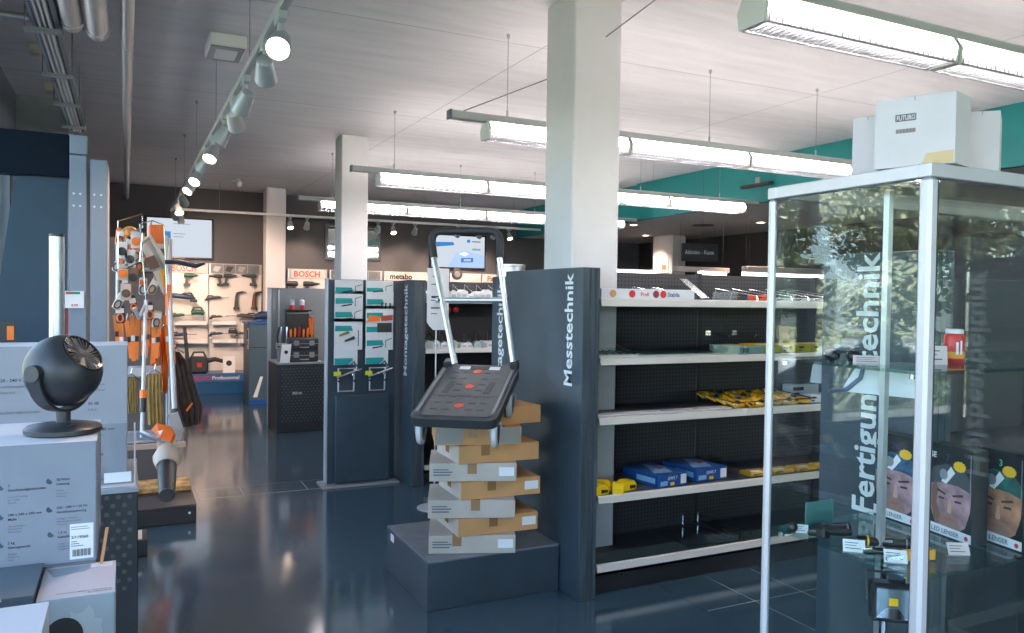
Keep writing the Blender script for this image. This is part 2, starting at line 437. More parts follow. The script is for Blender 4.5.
def tree(loc, h, rad, label, m, seed):
    rnd = random.Random(seed)
    t = thing('tree', label, 'tree', loc, 'trees outside the windows')
    mb = MB(); x, y, z = loc
    mb.tube([(x,y,z), (x+0.1,y,z+h*0.25), (x-0.05,y+0.1,z+h*0.5), (x,y,z+h*0.75)], [0.2, 0.15, 0.12, 0.05], 8)
    for k in range(5):
        a = k*1.3; mb.tube([(x,y,z+h*(0.25+0.08*k)), (x+math.cos(a)*rad*0.4, y+math.sin(a)*rad*0.4, z+h*(0.4+0.08*k)), (x+math.cos(a)*rad*0.7, y+math.sin(a)*rad*0.7, z+h*(0.5+0.09*k))], [0.07, 0.05, 0.02], 6)
    mb.build('trunk', BARK, t)
    cr = MB()
    for k in range(30):
        a = rnd.uniform(0, 6.28); q = rnd.uniform(0.15, 0.68)*rad; zz = z+h*rnd.uniform(0.20, 0.95)
        sc = rad*rnd.uniform(0.36, 0.5)
        leafcloud(cr, (x+math.cos(a)*q, y+math.sin(a)*q, zz), (sc, sc, sc*0.7), 330, 0.13, rnd)
    cr.build('crown', m, t)
tree((-13.4, 13.0, -0.25), 8.5, 2.35, 'broad pale green tree outside, nearest beyond the hedge', LEAF, 1)
tree((-13.4, 18.6, -0.25), 8.0, 2.35, 'rounded pale green tree outside, farther along than the broad one', LEAF, 2)
tree((-19.0, 16.2, -0.25), 7.5, 2.35, 'dark green tree outside standing behind two pale ones', LEAFD, 3)
tree((-19.0, 22.4, -0.25), 8.0, 2.35, 'dark spreading tree outside, farthest along the facade', LEAFD, 4)
tree((17.0, -9.9, -0.25), 8.0, 2.3, 'pale green tree on the lawn behind the camera', LEAF, 5)
tree((22.6, -9.9, -0.25), 8.0, 2.3, 'dark green tree on the lawn behind the camera', LEAFD, 6)
tree((11.4, -9.9, -0.25), 8.5, 2.3, 'tall green tree on the lawn behind the camera, nearest the shop', LEAF, 7)
def hedge(x0, y0, x1, y1, label, seed):
    rnd = random.Random(seed); mb = MB(); n = 5200
    for _ in range(n):
        f = rnd.choice('tttsse'); u = rnd.random(); v = rnd.random(); w = rnd.random()
        p = Vector((x0+(x1-x0)*u, y0+(y1-y0)*v, -0.25+1.25*w))
        if f == 't': p.z = 0.98+rnd.uniform(-0.05, 0.06)
        elif f == 's':
            if (x1-x0) < (y1-y0): p.x = x1+rnd.uniform(-0.08, 0.05)
            else: p.y = y1+rnd.uniform(-0.08, 0.05)
        else:
            if (x1-x0) < (y1-y0): p.x = x0
            else: p.y = y0
        a = Vector((rnd.uniform(-1,1), rnd.uniform(-1,1), rnd.uniform(-1,1))).normalized()*0.075
        b = a.orthogonal().normalized()*0.045
        mb.add([p-a, p-b, p+a, p+b], [(0,1,2,3)])
    mb.box(x0+0.1, y0+0.1, -0.25, x1-0.1, y1-0.1, 0.92)
    o = solo(mb, 'hedge', LEAF, label, 'hedge', 'clipped hedges outside')
    return o
hedge(-10.6, 4.5, -9.8, 22, 'long clipped hedge outside the left windows', 11)
hedge(9.0, -7.2, 26, -6.4, 'long clipped hedge outside behind the camera', 12)

def car(loc, rz, label, paint):
    t = thing('parked_car', label, 'car', (0,0,0))
    prof = [(-2.05,0.35),(-2.1,0.62),(-1.95,0.86),(-1.1,0.98),(-0.45,1.42),(0.9,1.46),(1.75,1.02),(2.0,0.9),(2.05,0.55),(2.0,0.3)]
    mb = MB()
    lv = []
    for s_, sc in ((-1, 1), (1, 1)):
        pass
    n = len(prof); ys = (-0.86, -0.80, 0.80, 0.86)
    vs = []
    for j, yy in enumerate(ys):
        for (u, w) in prof:
            k = 0.96 if j in (0, 3) else 1.0
            tuck = 0.16 if w > 1.1 else 0.0
            vs.append((u*k, yy - math.copysign(tuck, yy), 0.62+(w-0.62)*k))
    fs = [tuple(range(n)), tuple(range(4*n-1, 3*n-1, -1))]
    for j in range(3): fs += [(j*n+i, j*n+(i+1) % n, (j+1)*n+(i+1) % n, (j+1)*n+i) for i in range(n)]
    mb.add(vs, fs).build('body', paint, t, smooth=True)
    gm = mat('car_glass', (0.02, 0.03, 0.035), 0.05)
    for s_ in (-1, 1):
        MB().prism([(-0.95,1.0),(-0.42,1.36),(0.15,1.39),(0.15,1.0)], 'xz', s_*0.70, s_*0.83).build('side_window', gm, t)
        MB().prism([(0.22,1.0),(0.22,1.39),(0.85,1.38),(1.45,1.03)], 'xz', s_*0.70, s_*0.83).build('side_window', gm, t)
    MB().slab([(-1.06,-0.66,1.01),(-1.06,0.66,1.01),(-0.5,0.58,1.405),(-0.5,-0.58,1.405)], 0.012).build('windscreen', gm, t)
    for u in (-1.3, 1.3):
        for s_ in (-1, 1):
            w = MB().lathe((u, s_*0.70, 0.31), (0, s_, 0), [(0.20,0.0),(0.31,0.02),(0.31,0.17),(0.22,0.19),(0.20,0.18)], 20).build('wheel', RUBBER, t, smooth=True)
            MB().lathe((u, s_*0.70, 0.31), (0, s_, 0), [(0.19,0.14),(0.19,0.183),(0.05,0.195)], 16).build('hub_cap', ALUP, w)
    for s_ in (-1, 1): MB().box(-2.06, s_*0.55-0.15, 0.62, -1.96, s_*0.55+0.15, 0.76, b=0.03).build('headlamp', WHITEP, t)
    t.location = loc; t.rotation_euler = (0, 0, rz)
    return t
car((-5.6, 10.2, -0.26), R(90), 'white hatchback parked outside the left windows', mat('car_white', (0.75, 0.77, 0.8), 0.25, coat=0.6))
car((-4.6, 5.2, -0.26), R(90), 'silver hatchback parked outside nearer the camera', mat('car_silver', (0.5, 0.52, 0.55), 0.25, metal=0.5, coat=0.6))
# ------------------------------------------------------------------ ceiling fittings
TUBE_E = emis('tube_glow', (1.0, 0.915, 0.90), 200.0)
WING_E = emis('diffuser_glow', (1.0, 0.915, 0.90), 26.0)
RAILM = mat('lamp_rail_grey', (0.42, 0.44, 0.45), 0.45)
LAMPW = mat('lamp_white', (0.78, 0.77, 0.76), 0.4)
LOUV = mat('louvre_alu', (0.72, 0.73, 0.75), 0.22, metal=0.8)
CABLE = mat('cable_grey', (0.25, 0.25, 0.26), 0.6)
def light_row(y, label, nmod, cab):
    t = thing('ceiling_light_row', label, 'ceiling light', (4.3, y, 2.8), 'suspended fluorescent light rows')
    B(1.857, y-0.032, 2.742, 6.75, y+0.032, 2.795, b=0.006).build('rail', RAILM, t)
    B(1.848, y-0.036, 2.738, 1.86, y+0.036, 2.799, b=0.004).build('end_cap', mat('lamp_cap', (0.16, 0.19, 0.22), 0.4), t)
    for k in range(nmod):
        x0 = 2.105+1.105*k; x1 = x0+1.095
        lum = MB()
        # glowing translucent side wings around the tube
        lum.prism([(y-0.072, 2.680), (y-0.075, 2.70), (y-0.05, 2.742), (y-0.046, 2.742), (y-0.066, 2.70), (y-0.066, 2.680)], 'yz', x0+0.012, x1-0.012)
        lum.prism([(y+0.072, 2.680), (y+0.075, 2.70), (y+0.05, 2.742), (y+0.046, 2.742), (y+0.066, 2.70), (y+0.066, 2.680)], 'yz', x0+0.012, x1-0.012)
        lu = lum.build('diffuser', WING_E, t)
        MB().cyl((x0+0.03, y, 2.70), (x1-0.03, y, 2.70), 0.013, n=8).build('fluorescent_tube', TUBE_E, lu)
        B(x0, y-0.05, 2.741, x1, y+0.05, 2.747).build('top_plate', LAMPW, lu)
        for xe in (x0, x1-0.014):
            MB().prism([(y-0.066, 2.632), (y-0.078, 2.70), (y-0.05, 2.744), (y+0.05, 2.744), (y+0.078, 2.70), (y+0.066, 2.632)], 'yz', xe, xe+0.014).build('end_plate', LAMPW, lu)
        lo = MB()
        nb = 34 if y < 6 else 17
        for i in range(nb):
            xx = x0+0.03+(x1-x0-0.06)*i/(nb-1)
            lo.box(xx-0.004, y-0.066, 2.637, xx+0.004, y+0.066, 2.680)
        lo.box(x0+0.014, y-0.068, 2.632, x1-0.014, y-0.060, 2.638).box(x0+0.014, y+0.060, 2.632, x1-0.014, y+0.068, 2.638)
        l_ = lo.build('louvre', LOUV, t); l_['kind'] = 'stuff'
        MB().cyl((x0+0.16 if k == 0 else x0+0.75, y, 2.795), (x0+0.16 if k == 0 else x0+0.75, y, ZC), 0.0022, n=5).build('suspension_wire', CABLE, t)
        xw = x0+0.16 if k == 0 else x0+0.75
        MB().cyl((xw, y, 2.795), (xw, y, 2.84), 0.007, n=8).build('wire_holder', RAILM, t)
        MB().cyl((xw, y, ZC-0.025), (xw, y, ZC), 0.012, n=8).build('ceiling_anchor', RAILM, t)
    if cab:
        MB().tube(cab, 0.004, 5).build('power_cable', CABLE, t)
    return t
light_row(2.30, 'white louvred light row at upper right, nearest the camera', 4, None)
light_row(4.75, 'white louvred light row passing behind the thick square column', 4, [(1.93, 4.75, 2.79), (2.3, 4.2, 2.93), (2.612, 3.608, 3.25)])
light_row(7.20, 'white light row crossing in front of the second column', 4, None)
light_row(9.70, 'white light row farthest from the camera near the back wall', 4, None)

SPOTM = mat('spot_grey', (0.42, 0.45, 0.47), 0.4, metal=0.25)
SPOT_E = emis('spot_glow', (1.0, 0.72, 0.5), 30.0)
SPOT_OFF = mat('spot_lens', (0.55, 0.55, 0.55), 0.2)
def spot_head(c, aim, label, lit, energy, name='track_spotlight', grp='spotlights on the long track', cone=75):
    """c = pivot under the adapter; aim = direction of the beam"""
    x, y, z = c
    t = thing(name, label, 'spotlight', (x, y, z), grp)
    B(x-0.018, y-0.06, z+0.075, x+0.018, y+0.06, z+0.115, b=0.004).build('adapter', SPOTM, t)
    MB().cyl((x, y, z+0.03), (x, y, z+0.08), 0.014, n=10).build('stem', SPOTM, t)
    d = Vector(aim).normalized(); p = Vector(c)
    a = d.orthogonal().normalized()
    MB().lathe(p-d*0.05, d, [(0.02,0.0),(0.036,0.012),(0.042,0.05),(0.05,0.115),(0.053,0.135),(0.047,0.135),(0.044,0.11)], 18).build('housing', SPOTM, t, smooth=True)
    MB().lathe(p-d*0.05, d, [(0.0,0.112),(0.045,0.113),(0.045,0.118),(0.0,0.119)], 18).build('lens', SPOT_E if lit else SPOT_OFF, t)
    if lit:
        ld = bpy.data.lights.new('spot_beam', 'SPOT'); ld.energy = energy; ld.color = (1.0, 0.70, 0.52); ld.spot_size = R(cone); ld.spot_blend = 0.7; ld.shadow_soft_size = 0.04
        lo = bpy.data.objects.new('spot_beam', ld); COL.objects.link(lo); lo.parent = t
        lo.location = d*0.095; lo.rotation_euler = (-d).to_track_quat('Z', 'Y').to_euler()
    return t
tr = thing('lighting_track', 'long grey spotlight track running away above the aisle', 'track', (0.57, 7, 2.8))
B(0.552, 1.6, 2.757, 0.588, 12.2, 2.792, b=0.003).build('rail', RAILM, tr)
for k, yy in enumerate((2.6, 4.3, 6.0, 7.7, 9.4, 11.1)):
    MB().cyl((0.57, yy, 2.79), (0.57, yy, ZC), 0.0022, n=5).cyl((0.57, yy, ZC-0.025), (0.57, yy, ZC), 0.012, n=8).build('suspension_wire', CABLE, tr)
heads = [(3.38, (-0.25,-0.75,-0.6), 1), (3.78, (0.2,0.9,-0.5), 0), (4.45, (-0.3,0.75,-0.75), 1), (4.95, (0.3,0.8,-0.5), 0), (5.45, (-0.5,0.2,-0.9), 0),
         (6.2, (-0.35,-0.5,-0.8), 1), (6.75, (-0.5,0.5,-0.8), 0), (7.6, (-0.4,-0.6,-0.75), 1), (8.3, (-0.55,-0.45,-0.75), 1), (9.6, (0.22,0.9,-0.42), 2), (10.5, (0.12,-0.5,-0.8), 1), (11.4, (0.35,0.85,-0.45), 2)]
ordn = ['first', 'second', 'third', 'fourth', 'fifth', 'sixth', 'seventh', 'eighth', 'ninth', 'tenth', 'eleventh', 'last']
for (yy, aim, lit), o_ in zip(heads, ordn):
    spot_head((0.57, yy, 2.645), aim, (['unlit ', 'lit ', 'wall-facing '][lit])+'grey spotlight, '+o_+' along the long track counted from the camera', lit, 40 if lit == 1 else 230)
# rail with spots in front of the far wall
fr = thing('lighting_track', 'white spotlight rail running along the back wall', 'track', (4.5, 13.1, 2.88))
B(0.6, 13.08, 2.862, 7.6, 13.12, 2.90, b=0.003).build('rail', WHITEP, fr)
for k, xx in enumerate((1.3, 3.0, 4.7, 6.4)): MB().cyl((xx, 13.1, 2.9), (xx, 13.1, ZC), 0.003, n=5).build('suspension_wire', CABLE, fr)
fheads = [(0.75, 0, 'in front of the left screen'), (2.38, 1, 'just right of the third column'), (2.652, 0, 'between the third column and the framed glass'),
          (3.844, 0, 'in front of the framed glass'), (4.108, 1, 'right of the framed glass'), (4.505, 0, 'left of the screen behind the trolley'),
          (5.309, 0, 'over the middle of the trolley screen'), (5.736, 0, 'over the right of the trolley screen'), (6.014, 0, 'inside the handle right of the trolley screen'), (6.318, 1, 'just right of the trolley handle')]
for xx, lit, wh in fheads:
    spot_head((xx, 13.1, 2.75), (0.0, -0.45, -0.8) if lit else (0.05, 0.75, -0.62), ('glowing' if lit else 'white wall-facing')+' spotlight on the back rail, '+wh, 1, 15 if lit else 70, grp='spotlights on the back rail', cone=70)
# downlights in the lowered soffit
for (x, y, wh) in ((7.30, 10.55, 'farthest left, beside the thick column'), (7.33, 8.35, 'nearest the teal edge, left of the glass cabinet post'), (8.65, 9.15, 'beside the glass cabinet post above the hanging sign'), (8.68, 12.15, 'small one near the back corner')):
    t = thing('downlight', 'recessed downlight in the lowered ceiling, '+wh, 'downlight', (x, y, 2.80), 'downlights in the lowered ceiling')
    MB().lathe((x, y, 2.80), (0,0,-1), [(0.085,-0.01),(0.085,0.006),(0.062,0.009),(0.058,-0.005)], 20).build('trim_ring', WHITEP, t)
    MB().lathe((x, y, 2.802), (0,0,-1), [(0.0,0.0),(0.057,0.0),(0.057,0.004),(0.0,0.0045)], 20).build('lens', SPOT_E, t)
    ld = bpy.data.lights.new('downlight_beam', 'SPOT'); ld.energy = 140; ld.color = (1.0, 0.72, 0.56); ld.spot_size = R(110); ld.spot_blend = 0.8; ld.shadow_soft_size = 0.05
    lo = bpy.data.objects.new('downlight_beam', ld); COL.objects.link(lo); lo.parent = t; lo.location = (0, 0, -0.02)

# pipes, cable tray, ceiling boxes
PIPE = mat('pipe_sheath', (0.60, 0.58, 0.58), 0.3, metal=0.35)
def pipe(pts, r, label, grp=None):
    t = thing('ceiling_pipe', label, 'pipe', pts[0], grp)
    MB().tube(pts, r, 16).build('pipe_run', PIPE, t, smooth=True)
    for i in range(1, 4):
        p = Vector(pts[0]).lerp(Vector(pts[-1]), i/4.0)
        d = (Vector(pts[-1])-Vector(pts[0])).normalized()
        MB().cyl(p-d*0.012, p+d*0.012, r*1.06, n=16).build('pipe_clamp', ALUP, t)
    return t
pipe([(0.004, YF+0.3, 3.12), (0.004, YB, 3.12)], 0.034, 'thin pale pipe running straight down the ceiling to the back wall')
for x, r, yy, lb in ((-0.275, 0.058, 5.05, 'fat pale pipe beside the cable tray ending in a rounded cap'), (-0.15, 0.058, 5.15, 'fat pale pipe between the capped pipe and the thin long pipe')):
    t = thing('ceiling_pipe', lb, 'pipe', (x, 2, 3.08), 'fat pipes at the upper left')
    MB().tube([(x, YF+0.3, 3.10), (x, yy-0.04, 3.10)], r, 18).build('pipe_run', PIPE, t, smooth=True)
    MB().lathe((x, yy-0.05, 3.10), (0,1,0), [(r*1.07,-0.02),(r*1.07,0.05),(r*0.95,0.085),(r*0.6,0.108),(0.0,0.115)], 18).build('end_cap', PIPE, t, smooth=True)
pipe([(XL, 5.42, 3.19), (-0.10, 5.42, 3.19)], 0.03, 'short pale pipe crossing above the cable tray')
ct = thing('cable_tray', 'grey perforated cable tray under the ceiling at the upper left', 'cable tray', (-0.4, 5, 3.0))
B(-0.462, YF+0.3, 3.045, -0.333, 8.2, 3.050).build('tray_base', GREYM, ct)
B(-0.464, YF+0.3, 3.045, -0.459, 8.2, 3.10).build('side_rail', GREYM, ct); B(-0.336, YF+0.3, 3.045, -0.331, 8.2, 3.10).build('side_rail', GREYM, ct)
mb = MB()
for k in range(150):
    yy = 2.6+k*0.037
    mb.box(-0.445, yy, 3.0435, -0.435, yy+0.02, 3.0448).box(-0.362, yy, 3.0435, -0.352, yy+0.02, 3.0448)
o = mb.build('perforation', mat('slot_shadow', (0.03, 0.03, 0.035), 0.8), ct); o['kind'] = 'stuff'
for xx in (-0.425, -0.40, -0.378): B(xx, YF+0.4, 3.028, xx+0.012, 8.1, 3.0432, b=0.003).build('cable', mat('cable_white', (0.6, 0.6, 0.58), 0.5), ct)
for yy in (5.0, 6.0, 6.9, 7.8):
    MB().box(-0.50, yy, 3.006, -0.32, yy+0.035, 3.028).build('bracket', GREYM, ct)
    for xr in (-0.495, -0.325): MB().cyl((xr, yy+0.018, 3.0), (xr, yy+0.018, ZC), 0.004, n=6).build('hanger_rod', GREYM, ct)
for yy, wh in ((5.15, 'nearest'), (6.55, 'middle'), (7.75, 'farthest')):
    t = thing('junction_box', 'small pale junction box on the ceiling beside the cable tray, '+wh+' one', 'junction box', (-0.55, yy, ZC), 'junction boxes beside the cable tray')
    B(-0.62, yy-0.06, ZC-0.06, -0.54, yy+0.06, ZC, b=0.006).build('body', mat('ivory', (0.5, 0.47, 0.38), 0.5), t)
    B(-0.61, yy-0.05, ZC-0.066, -0.55, yy+0.05, ZC-0.06, b=0.003).build('lid', mat('ivory', (0.5, 0.47, 0.38), 0.5), t)
t = thing('emergency_light', 'square white emergency light box on the ceiling by the track', 'ceiling light', (0.61, 5.8, ZC))
B(0.49, 5.62, ZC-0.085, 0.73, 5.98, ZC, b=0.008).build('housing', LAMPW, t)
B(0.50, 5.63, ZC-0.095, 0.72, 5.97, ZC-0.085, b=0.004).build('frame', GREYM, t)
B(0.54, 5.68, ZC-0.098, 0.68, 5.92, ZC-0.0952, b=0.002).build('window', LAMPW, t)
def seccam(c, label):
    t = thing('security_camera', label, 'camera', c, 'small white devices near the back wall ceiling')
    x, y, z = c
    MB().cyl((x, y, z), (x, y, z-0.05), 0.045, n=14).build('mount', WHITEP, t)
    MB().lathe((x, y-0.02, z-0.07), (0.5, -0.8, -0.25), [(0.03,-0.10),(0.045,-0.08),(0.045,0.06),(0.035,0.07)], 14).build('body', WHITEP, t, smooth=True)
seccam((1.5, 12.6, ZC), 'small white security camera on the ceiling above the left screen')
seccam((6.7, 11.0, ZC), 'small grey security camera at the teal ceiling edge')
t = thing('wall_grille', 'dark slotted bar fixed on the teal ceiling edge', 'vent', (6.86, 7.35, 3.0))
B(6.83, 7.1, 2.985, 6.898, 7.6, 3.025, b=0.006).build('bar', BLACKM, t)
B(6.86, 7.3, 3.02, 6.898, 7.37, 3.10, b=0.004).build('bracket', GREYM, t)
t = thing('ceiling_vent', 'dark oval air vent in the lowered ceiling', 'vent', (8.2, 9.9, 2.80))
MB().lathe((8.25, 10.0, 2.80), (0,0,-1), [(0.18,0.0),(0.18,0.008),(0.15,0.01),(0.0,0.011)], 24).build('disc', mat('vent_grey', (0.08, 0.08, 0.08), 0.6), t)
# ------------------------------------------------------------------ gondola shelving and end panels
def peg_mat():
    m = bpy.data.materials.new('black_pegboard'); m.use_nodes = True; nt = m.node_tree; b = nt.nodes['Principled BSDF']
    b.inputs['Roughness'].default_value = 0.5
    tc = nt.nodes.new('ShaderNodeTexCoord'); mp = nt.nodes.new('ShaderNodeMapping'); mp.inputs['Scale'].default_value = (40, 1, 40)
    nt.links.new(tc.outputs['Object'], mp.inputs[0])
    fr = nt.nodes.new('ShaderNodeVectorMath'); fr.operation = 'FRACTION'; nt.links.new(mp.outputs[0], fr.inputs[0])
    sb = nt.nodes.new('ShaderNodeVectorMath'); sb.operation = 'SUBTRACT'; sb.inputs[1].default_value = (0.5, 0, 0.5); nt.links.new(fr.outputs[0], sb.inputs[0])
    ml = nt.nodes.new('ShaderNodeVectorMath'); ml.operation = 'MULTIPLY'; ml.inputs[1].default_value = (1, 0, 1); nt.links.new(sb.outputs[0], ml.inputs[0])
    ln = nt.nodes.new('ShaderNodeVectorMath'); ln.operation = 'LENGTH'; nt.links.new(ml.outputs[0], ln.inputs[0])
    lt = nt.nodes.new('ShaderNodeMath'); lt.operation = 'LESS_THAN'; lt.inputs[1].default_value = 0.22; nt.links.new(ln.outputs['Value'], lt.inputs[0])
    mx = nt.nodes.new('ShaderNodeMix'); mx.data_type = 'RGBA'; mx.inputs[6].default_value = (0.045, 0.042, 0.047, 1); mx.inputs[7].default_value = (0.004, 0.004, 0.004, 1)
    nt.links.new(lt.outputs[0], mx.inputs[0]); nt.links.new(mx.outputs[2], b.inputs['Base Color'])
    return m
PEG = peg_mat()

def end_panel(x, y0, y1, ztop, word, tsize, ty, tz, label, th=0.105, z0=0.0):
    t = thing('end_panel', label, 'panel', (x, y0, z0), 'slate end panels of the shelf rows')
    B(x, y0+0.004, z0, x+th, y1, ztop, b=0.002).build('board', PANEL, t)
    B(x+0.001, y0, z0+0.004, x+th*0.42, y0+0.005, ztop-0.002, b=0.001).build('edge_strip', PANELEDGE, t)
    B(x+th*0.45, y0, z0+0.004, x+th*0.72, y0+0.005, ztop-0.002, b=0.001).build('edge_strip', PANELEDGE, t)
    B(x+th*0.75, y0, z0+0.004, x+th-0.001, y0+0.005, ztop-0.002, b=0.001).build('edge_strip', PANELEDGE, t)
    if word:
        text(word, tsize, (x-0.0006, ty, tz), (0,0,1), (0,1,0) if False else (0, 1, 0), LETTER, t, 'lettering', bold=0.02, th=0.0)
    return t

def gondola(name, label, x0, y0, nb, levels, zpanel, depth=0.46, bay=1.04, lip=0.037, skip_col=None, front_glass=(), railm=None, backm=None):
    t = thing(name, label, 'shelving', (x0, y0, 0))
    yb = y0+depth
    for k in range(nb):
        a = x0+bay*k; b = a+bay
        pa = a if not (skip_col and k == 0) else skip_col
        B(pa+0.015, yb, 0.10, b-0.015, yb+0.02, zpanel, b=0.002).build('back_panel', backm or PEG, t)
        B(a, y0+0.015, 0.0, b, yb+0.02, 0.095).build('plinth', BLACKM, t)
        for j, z in enumerate(levels):
            s = B(a+0.004, y0+0.012, z-0.03, b-0.004, yb-0.004, z, b=0.002).build('shelf_board', SHELFG, t)
            MB().prism([(y0+0.012, z+0.004), (y0+0.002, z-0.002), (y0-0.004, z-lip), (y0+0.004, z-lip-0.003), (y0+0.012, z-lip+0.004)], 'yz', a+0.001, b-0.001).build('price_rail', railm or PRICE, s)
            if j in front_glass:
                B(a+0.01, y0+0.03, z, b-0.01, y0+0.034, z+0.055).build('glass_lip', GLASSG, s)
    for k in range(nb+1):
        a = x0+bay*k
        if skip_col and k == 0: a = skip_col+0.02
        B(a-0.018, yb-0.004, 0.0, a+0.018, yb+0.03, zpanel+0.01, b=0.003).build('upright', BLACKM, t)
    return t

end_panel(2.147, 3.551, 4.49, 1.766, 'Messtechnik', 0.122, 3.655, 1.123, 'tall slate end panel lettered Messtechnik beside the low platform')
end_panel(2.215, 4.50, 4.84, 1.74, 'Montagetechnik', 0.122, 4.675, 0.90, 'slate end panel behind the Messtechnik panel, lettering half hidden by the trolley')
end_panel(2.16, 6.29, 7.25, 1.738, 'Montagetechnik', 0.122, 6.46, 0.912, 'slate end panel lettered Montagetechnik beside the leaflet board')
ferti = end_panel(2.215, 1.61, 2.03, 1.766, 'Fertigungstechnik', 0.122, 1.80, 0.894, 'slate end panel lettered Fertigungstechnik seen through the glass cabinet')
LEV = [0.156, 0.53, 0.957, 1.281, 1.600]
gC = gondola('shelf_row', 'near-empty black shelf row with cream price rails beside the Messtechnik panel', 2.29, 3.597, 3, LEV, 1.765, skip_col=2.59, front_glass=(0, 3))
gA = gondola('shelf_row', 'far black shelf row holding white packages behind the trolley', 2.29, 6.35, 3, [0.156, 0.60, 1.155, 1.585], 1.74)
# shelf row behind the glass cabinet
gD = gondola('shelf_row', 'dark shelf row standing behind the glass cabinet', 2.34, 1.615, 2, [0.156, 0.6, 1.1], 1.70, depth=0.40, railm=BLACKM, backm=BLACKM)
t = ferti
MB().prism([(2.035, 1.63), (2.035, 1.30), (2.16, 1.30), (2.15, 1.36)], 'yz', 2.30, 2.306).build('gusset_plate', mat('gusset_grey', (0.42, 0.43, 0.45), 0.5), t)
MB().box(2.24, 2.03, 1.31, 2.306, 2.04, 1.62).build('gusset_flange', mat('gusset_grey', (0.42, 0.43, 0.45), 0.5), t)

# ---------------- goods on the near shelf row
ROWC_Y = 3.64
def blister(x, y, z, w, h, d, m, label, cat='package', grp=None, name='packaged_tool', rz=0.0, extra=None):
    t = thing(name, label, cat, (x, y, z), grp)
    M = Matrix.Translation((x, y, z)) @ Matrix.Rotation(rz, 4, 'Z')
    MB(M).box(-w/2, -d/2, 0, w/2, d/2, h, b=min(0.006, h*0.2)).build('carton', m, t)
    mb = MB(M)
    lines(mb, (-w/2, -d/2-0.0005, 0), (1,0,0), (0,0,1), [(w*0.08, w*0.45, h*0.55, h*0.8), (w*0.08, w*0.3, h*0.25, h*0.4)])
    mb.build('print', INK if extra is None else extra, t)
    mb = MB(M); mb.box(-w*0.3, -d*0.3, h, w*0.2, d*0.05, h+0.0008); mb.build('label_patch', PAPER, t)
    return t
# top shelf z=1.600
z = 1.601
strip = thing('display_strip', 'pale printed display strip at the left end of the top shelf', 'display strip', (2.45, 3.63, z))
B(2.30, 3.615, z, 2.93, 3.63, z+0.058, b=0.002).build('backing', CARD, strip)
text('Profi', 0.03, (2.555, 3.6145, z+0.018), (1,0,0), (0,0,1), RED, strip, bold=0.02)
for xx, m_ in ((2.375, mat('wood_tan', (0.55, 0.27, 0.10), 0.5)), (2.50, RED), (2.66, mat('maroon', (0.30, 0.03, 0.03), 0.5)), (2.71, RED)):
    MB().cyl((xx, 3.614, z+0.03), (xx, 3.616, z+0.03), 0.021, n=14).build('badge', m_, strip)
text('Stabila', 0.032, (2.74, 3.6145, z+0.018), (1,0,0), (0,0,1), BLUE, strip, bold=0.02)
tr_ = thing('clear_tray', 'clear plastic tray with white liner on the top shelf right of the printed strip', 'tray', (3.0, 3.8, z))
B(2.62, 3.70, z, 3.32, 4.0, z+0.004).build('liner', LIGHTSTRIP, tr_)
B(2.62, 3.64, z, 3.32, 3.645, z+0.05).build('front', ACRYL, tr_)
MB().slab([(3.05,3.70,z+0.01),(3.11,3.70,z+0.01),(3.17,3.99,z+0.13),(3.11,3.99,z+0.13)], 0.004).build('divider', CHROME, tr_)
for k, xx in enumerate((2.78, 2.92, 3.42, 3.56, 3.70, 3.84, 3.98, 4.12)):
    t = thing('wire_divider', 'thin chrome wire divider on the top shelf, '+['leftmost','second from left','just right of the bay joint','second right of the bay joint','third right of the bay joint','behind the cabinet post','first behind cabinet glass','second behind cabinet glass'][k], 'divider', (xx, 3.8, z), 'wire dividers on the top shelf')
    MB().tube([(xx, 3.63, z+0.006), (xx, 3.64, z+0.03), (xx-0.03, 3.97, z+0.075), (xx-0.03, 4.0, z+0.006)], 0.0028, 6).build('wire', CHROME, t)
    MB().box(xx-0.03, 3.63, z, xx+0.01, 3.99, z+0.004).build('foot', LIGHTSTRIP, t)
blister(3.49, 3.70, z, 0.13, 0.035, 0.06, mat('red_orange', (0.72, 0.10, 0.03), 0.4), 'small red packet lying on the top shelf', rz=0.2)
for k, xx in enumerate((3.66, 3.82, 3.98, 4.14)):
    blister(xx, 3.73, z, 0.13, 0.022, 0.14, CARD, 'flat white packet on the top shelf, '+['first','second','third','fourth'][k]+' right of the red packet', grp='flat white packets on the top shelf')
# second shelf z=1.281
z = 1.282
tr_ = thing('price_tray', 'pale slotted price-card tray at the left end of the second shelf', 'tray', (2.5, 3.7, z))
B(2.30, 3.625, z, 2.56, 3.76, z+0.012, b=0.002).build('base', LIGHTSTRIP, tr_)
for k in range(6):
    xx = 2.33+k*0.045
    MB().slab([(xx,3.63,z+0.014),(xx+0.026,3.63,z+0.014),(xx-0.03,3.75,z+0.024),(xx-0.056,3.75,z+0.024)], 0.001).build('price_card', PAPER, tr_)
    MB().tube([(xx+0.03,3.63,z+0.018), (xx-0.02,3.76,z+0.03)], 0.003, 5).build('slot_bar', DARKP, tr_)
t = thing('shelf_liner', 'bare white liner strip on the second shelf', 'liner', (2.9, 3.65, z))
B(2.57, 3.63, z, 3.28, 3.70, z+0.008, b=0.002).build('strip', LIGHTSTRIP, t)
MB().box(2.88, 3.66, z+0.008, 2.92, 3.668, z+0.010).box(2.98, 3.66, z+0.008, 3.0, 3.665, z+0.010).build('hook_slot', DARKP, t)
t = thing('shelf_divider', 'dark sloping divider plate on the second shelf', 'divider', (2.6, 3.85, z))
MB().slab([(2.56,3.66,z+0.002),(2.60,3.66,z+0.002),(2.62,4.03,z+0.07),(2.58,4.03,z+0.07)], 0.004).build('plate', SHELFG, t)
g1 = thing('tool_box', 'grey box with a round yellow label on the second shelf', 'box', (3.32, 3.78, z))
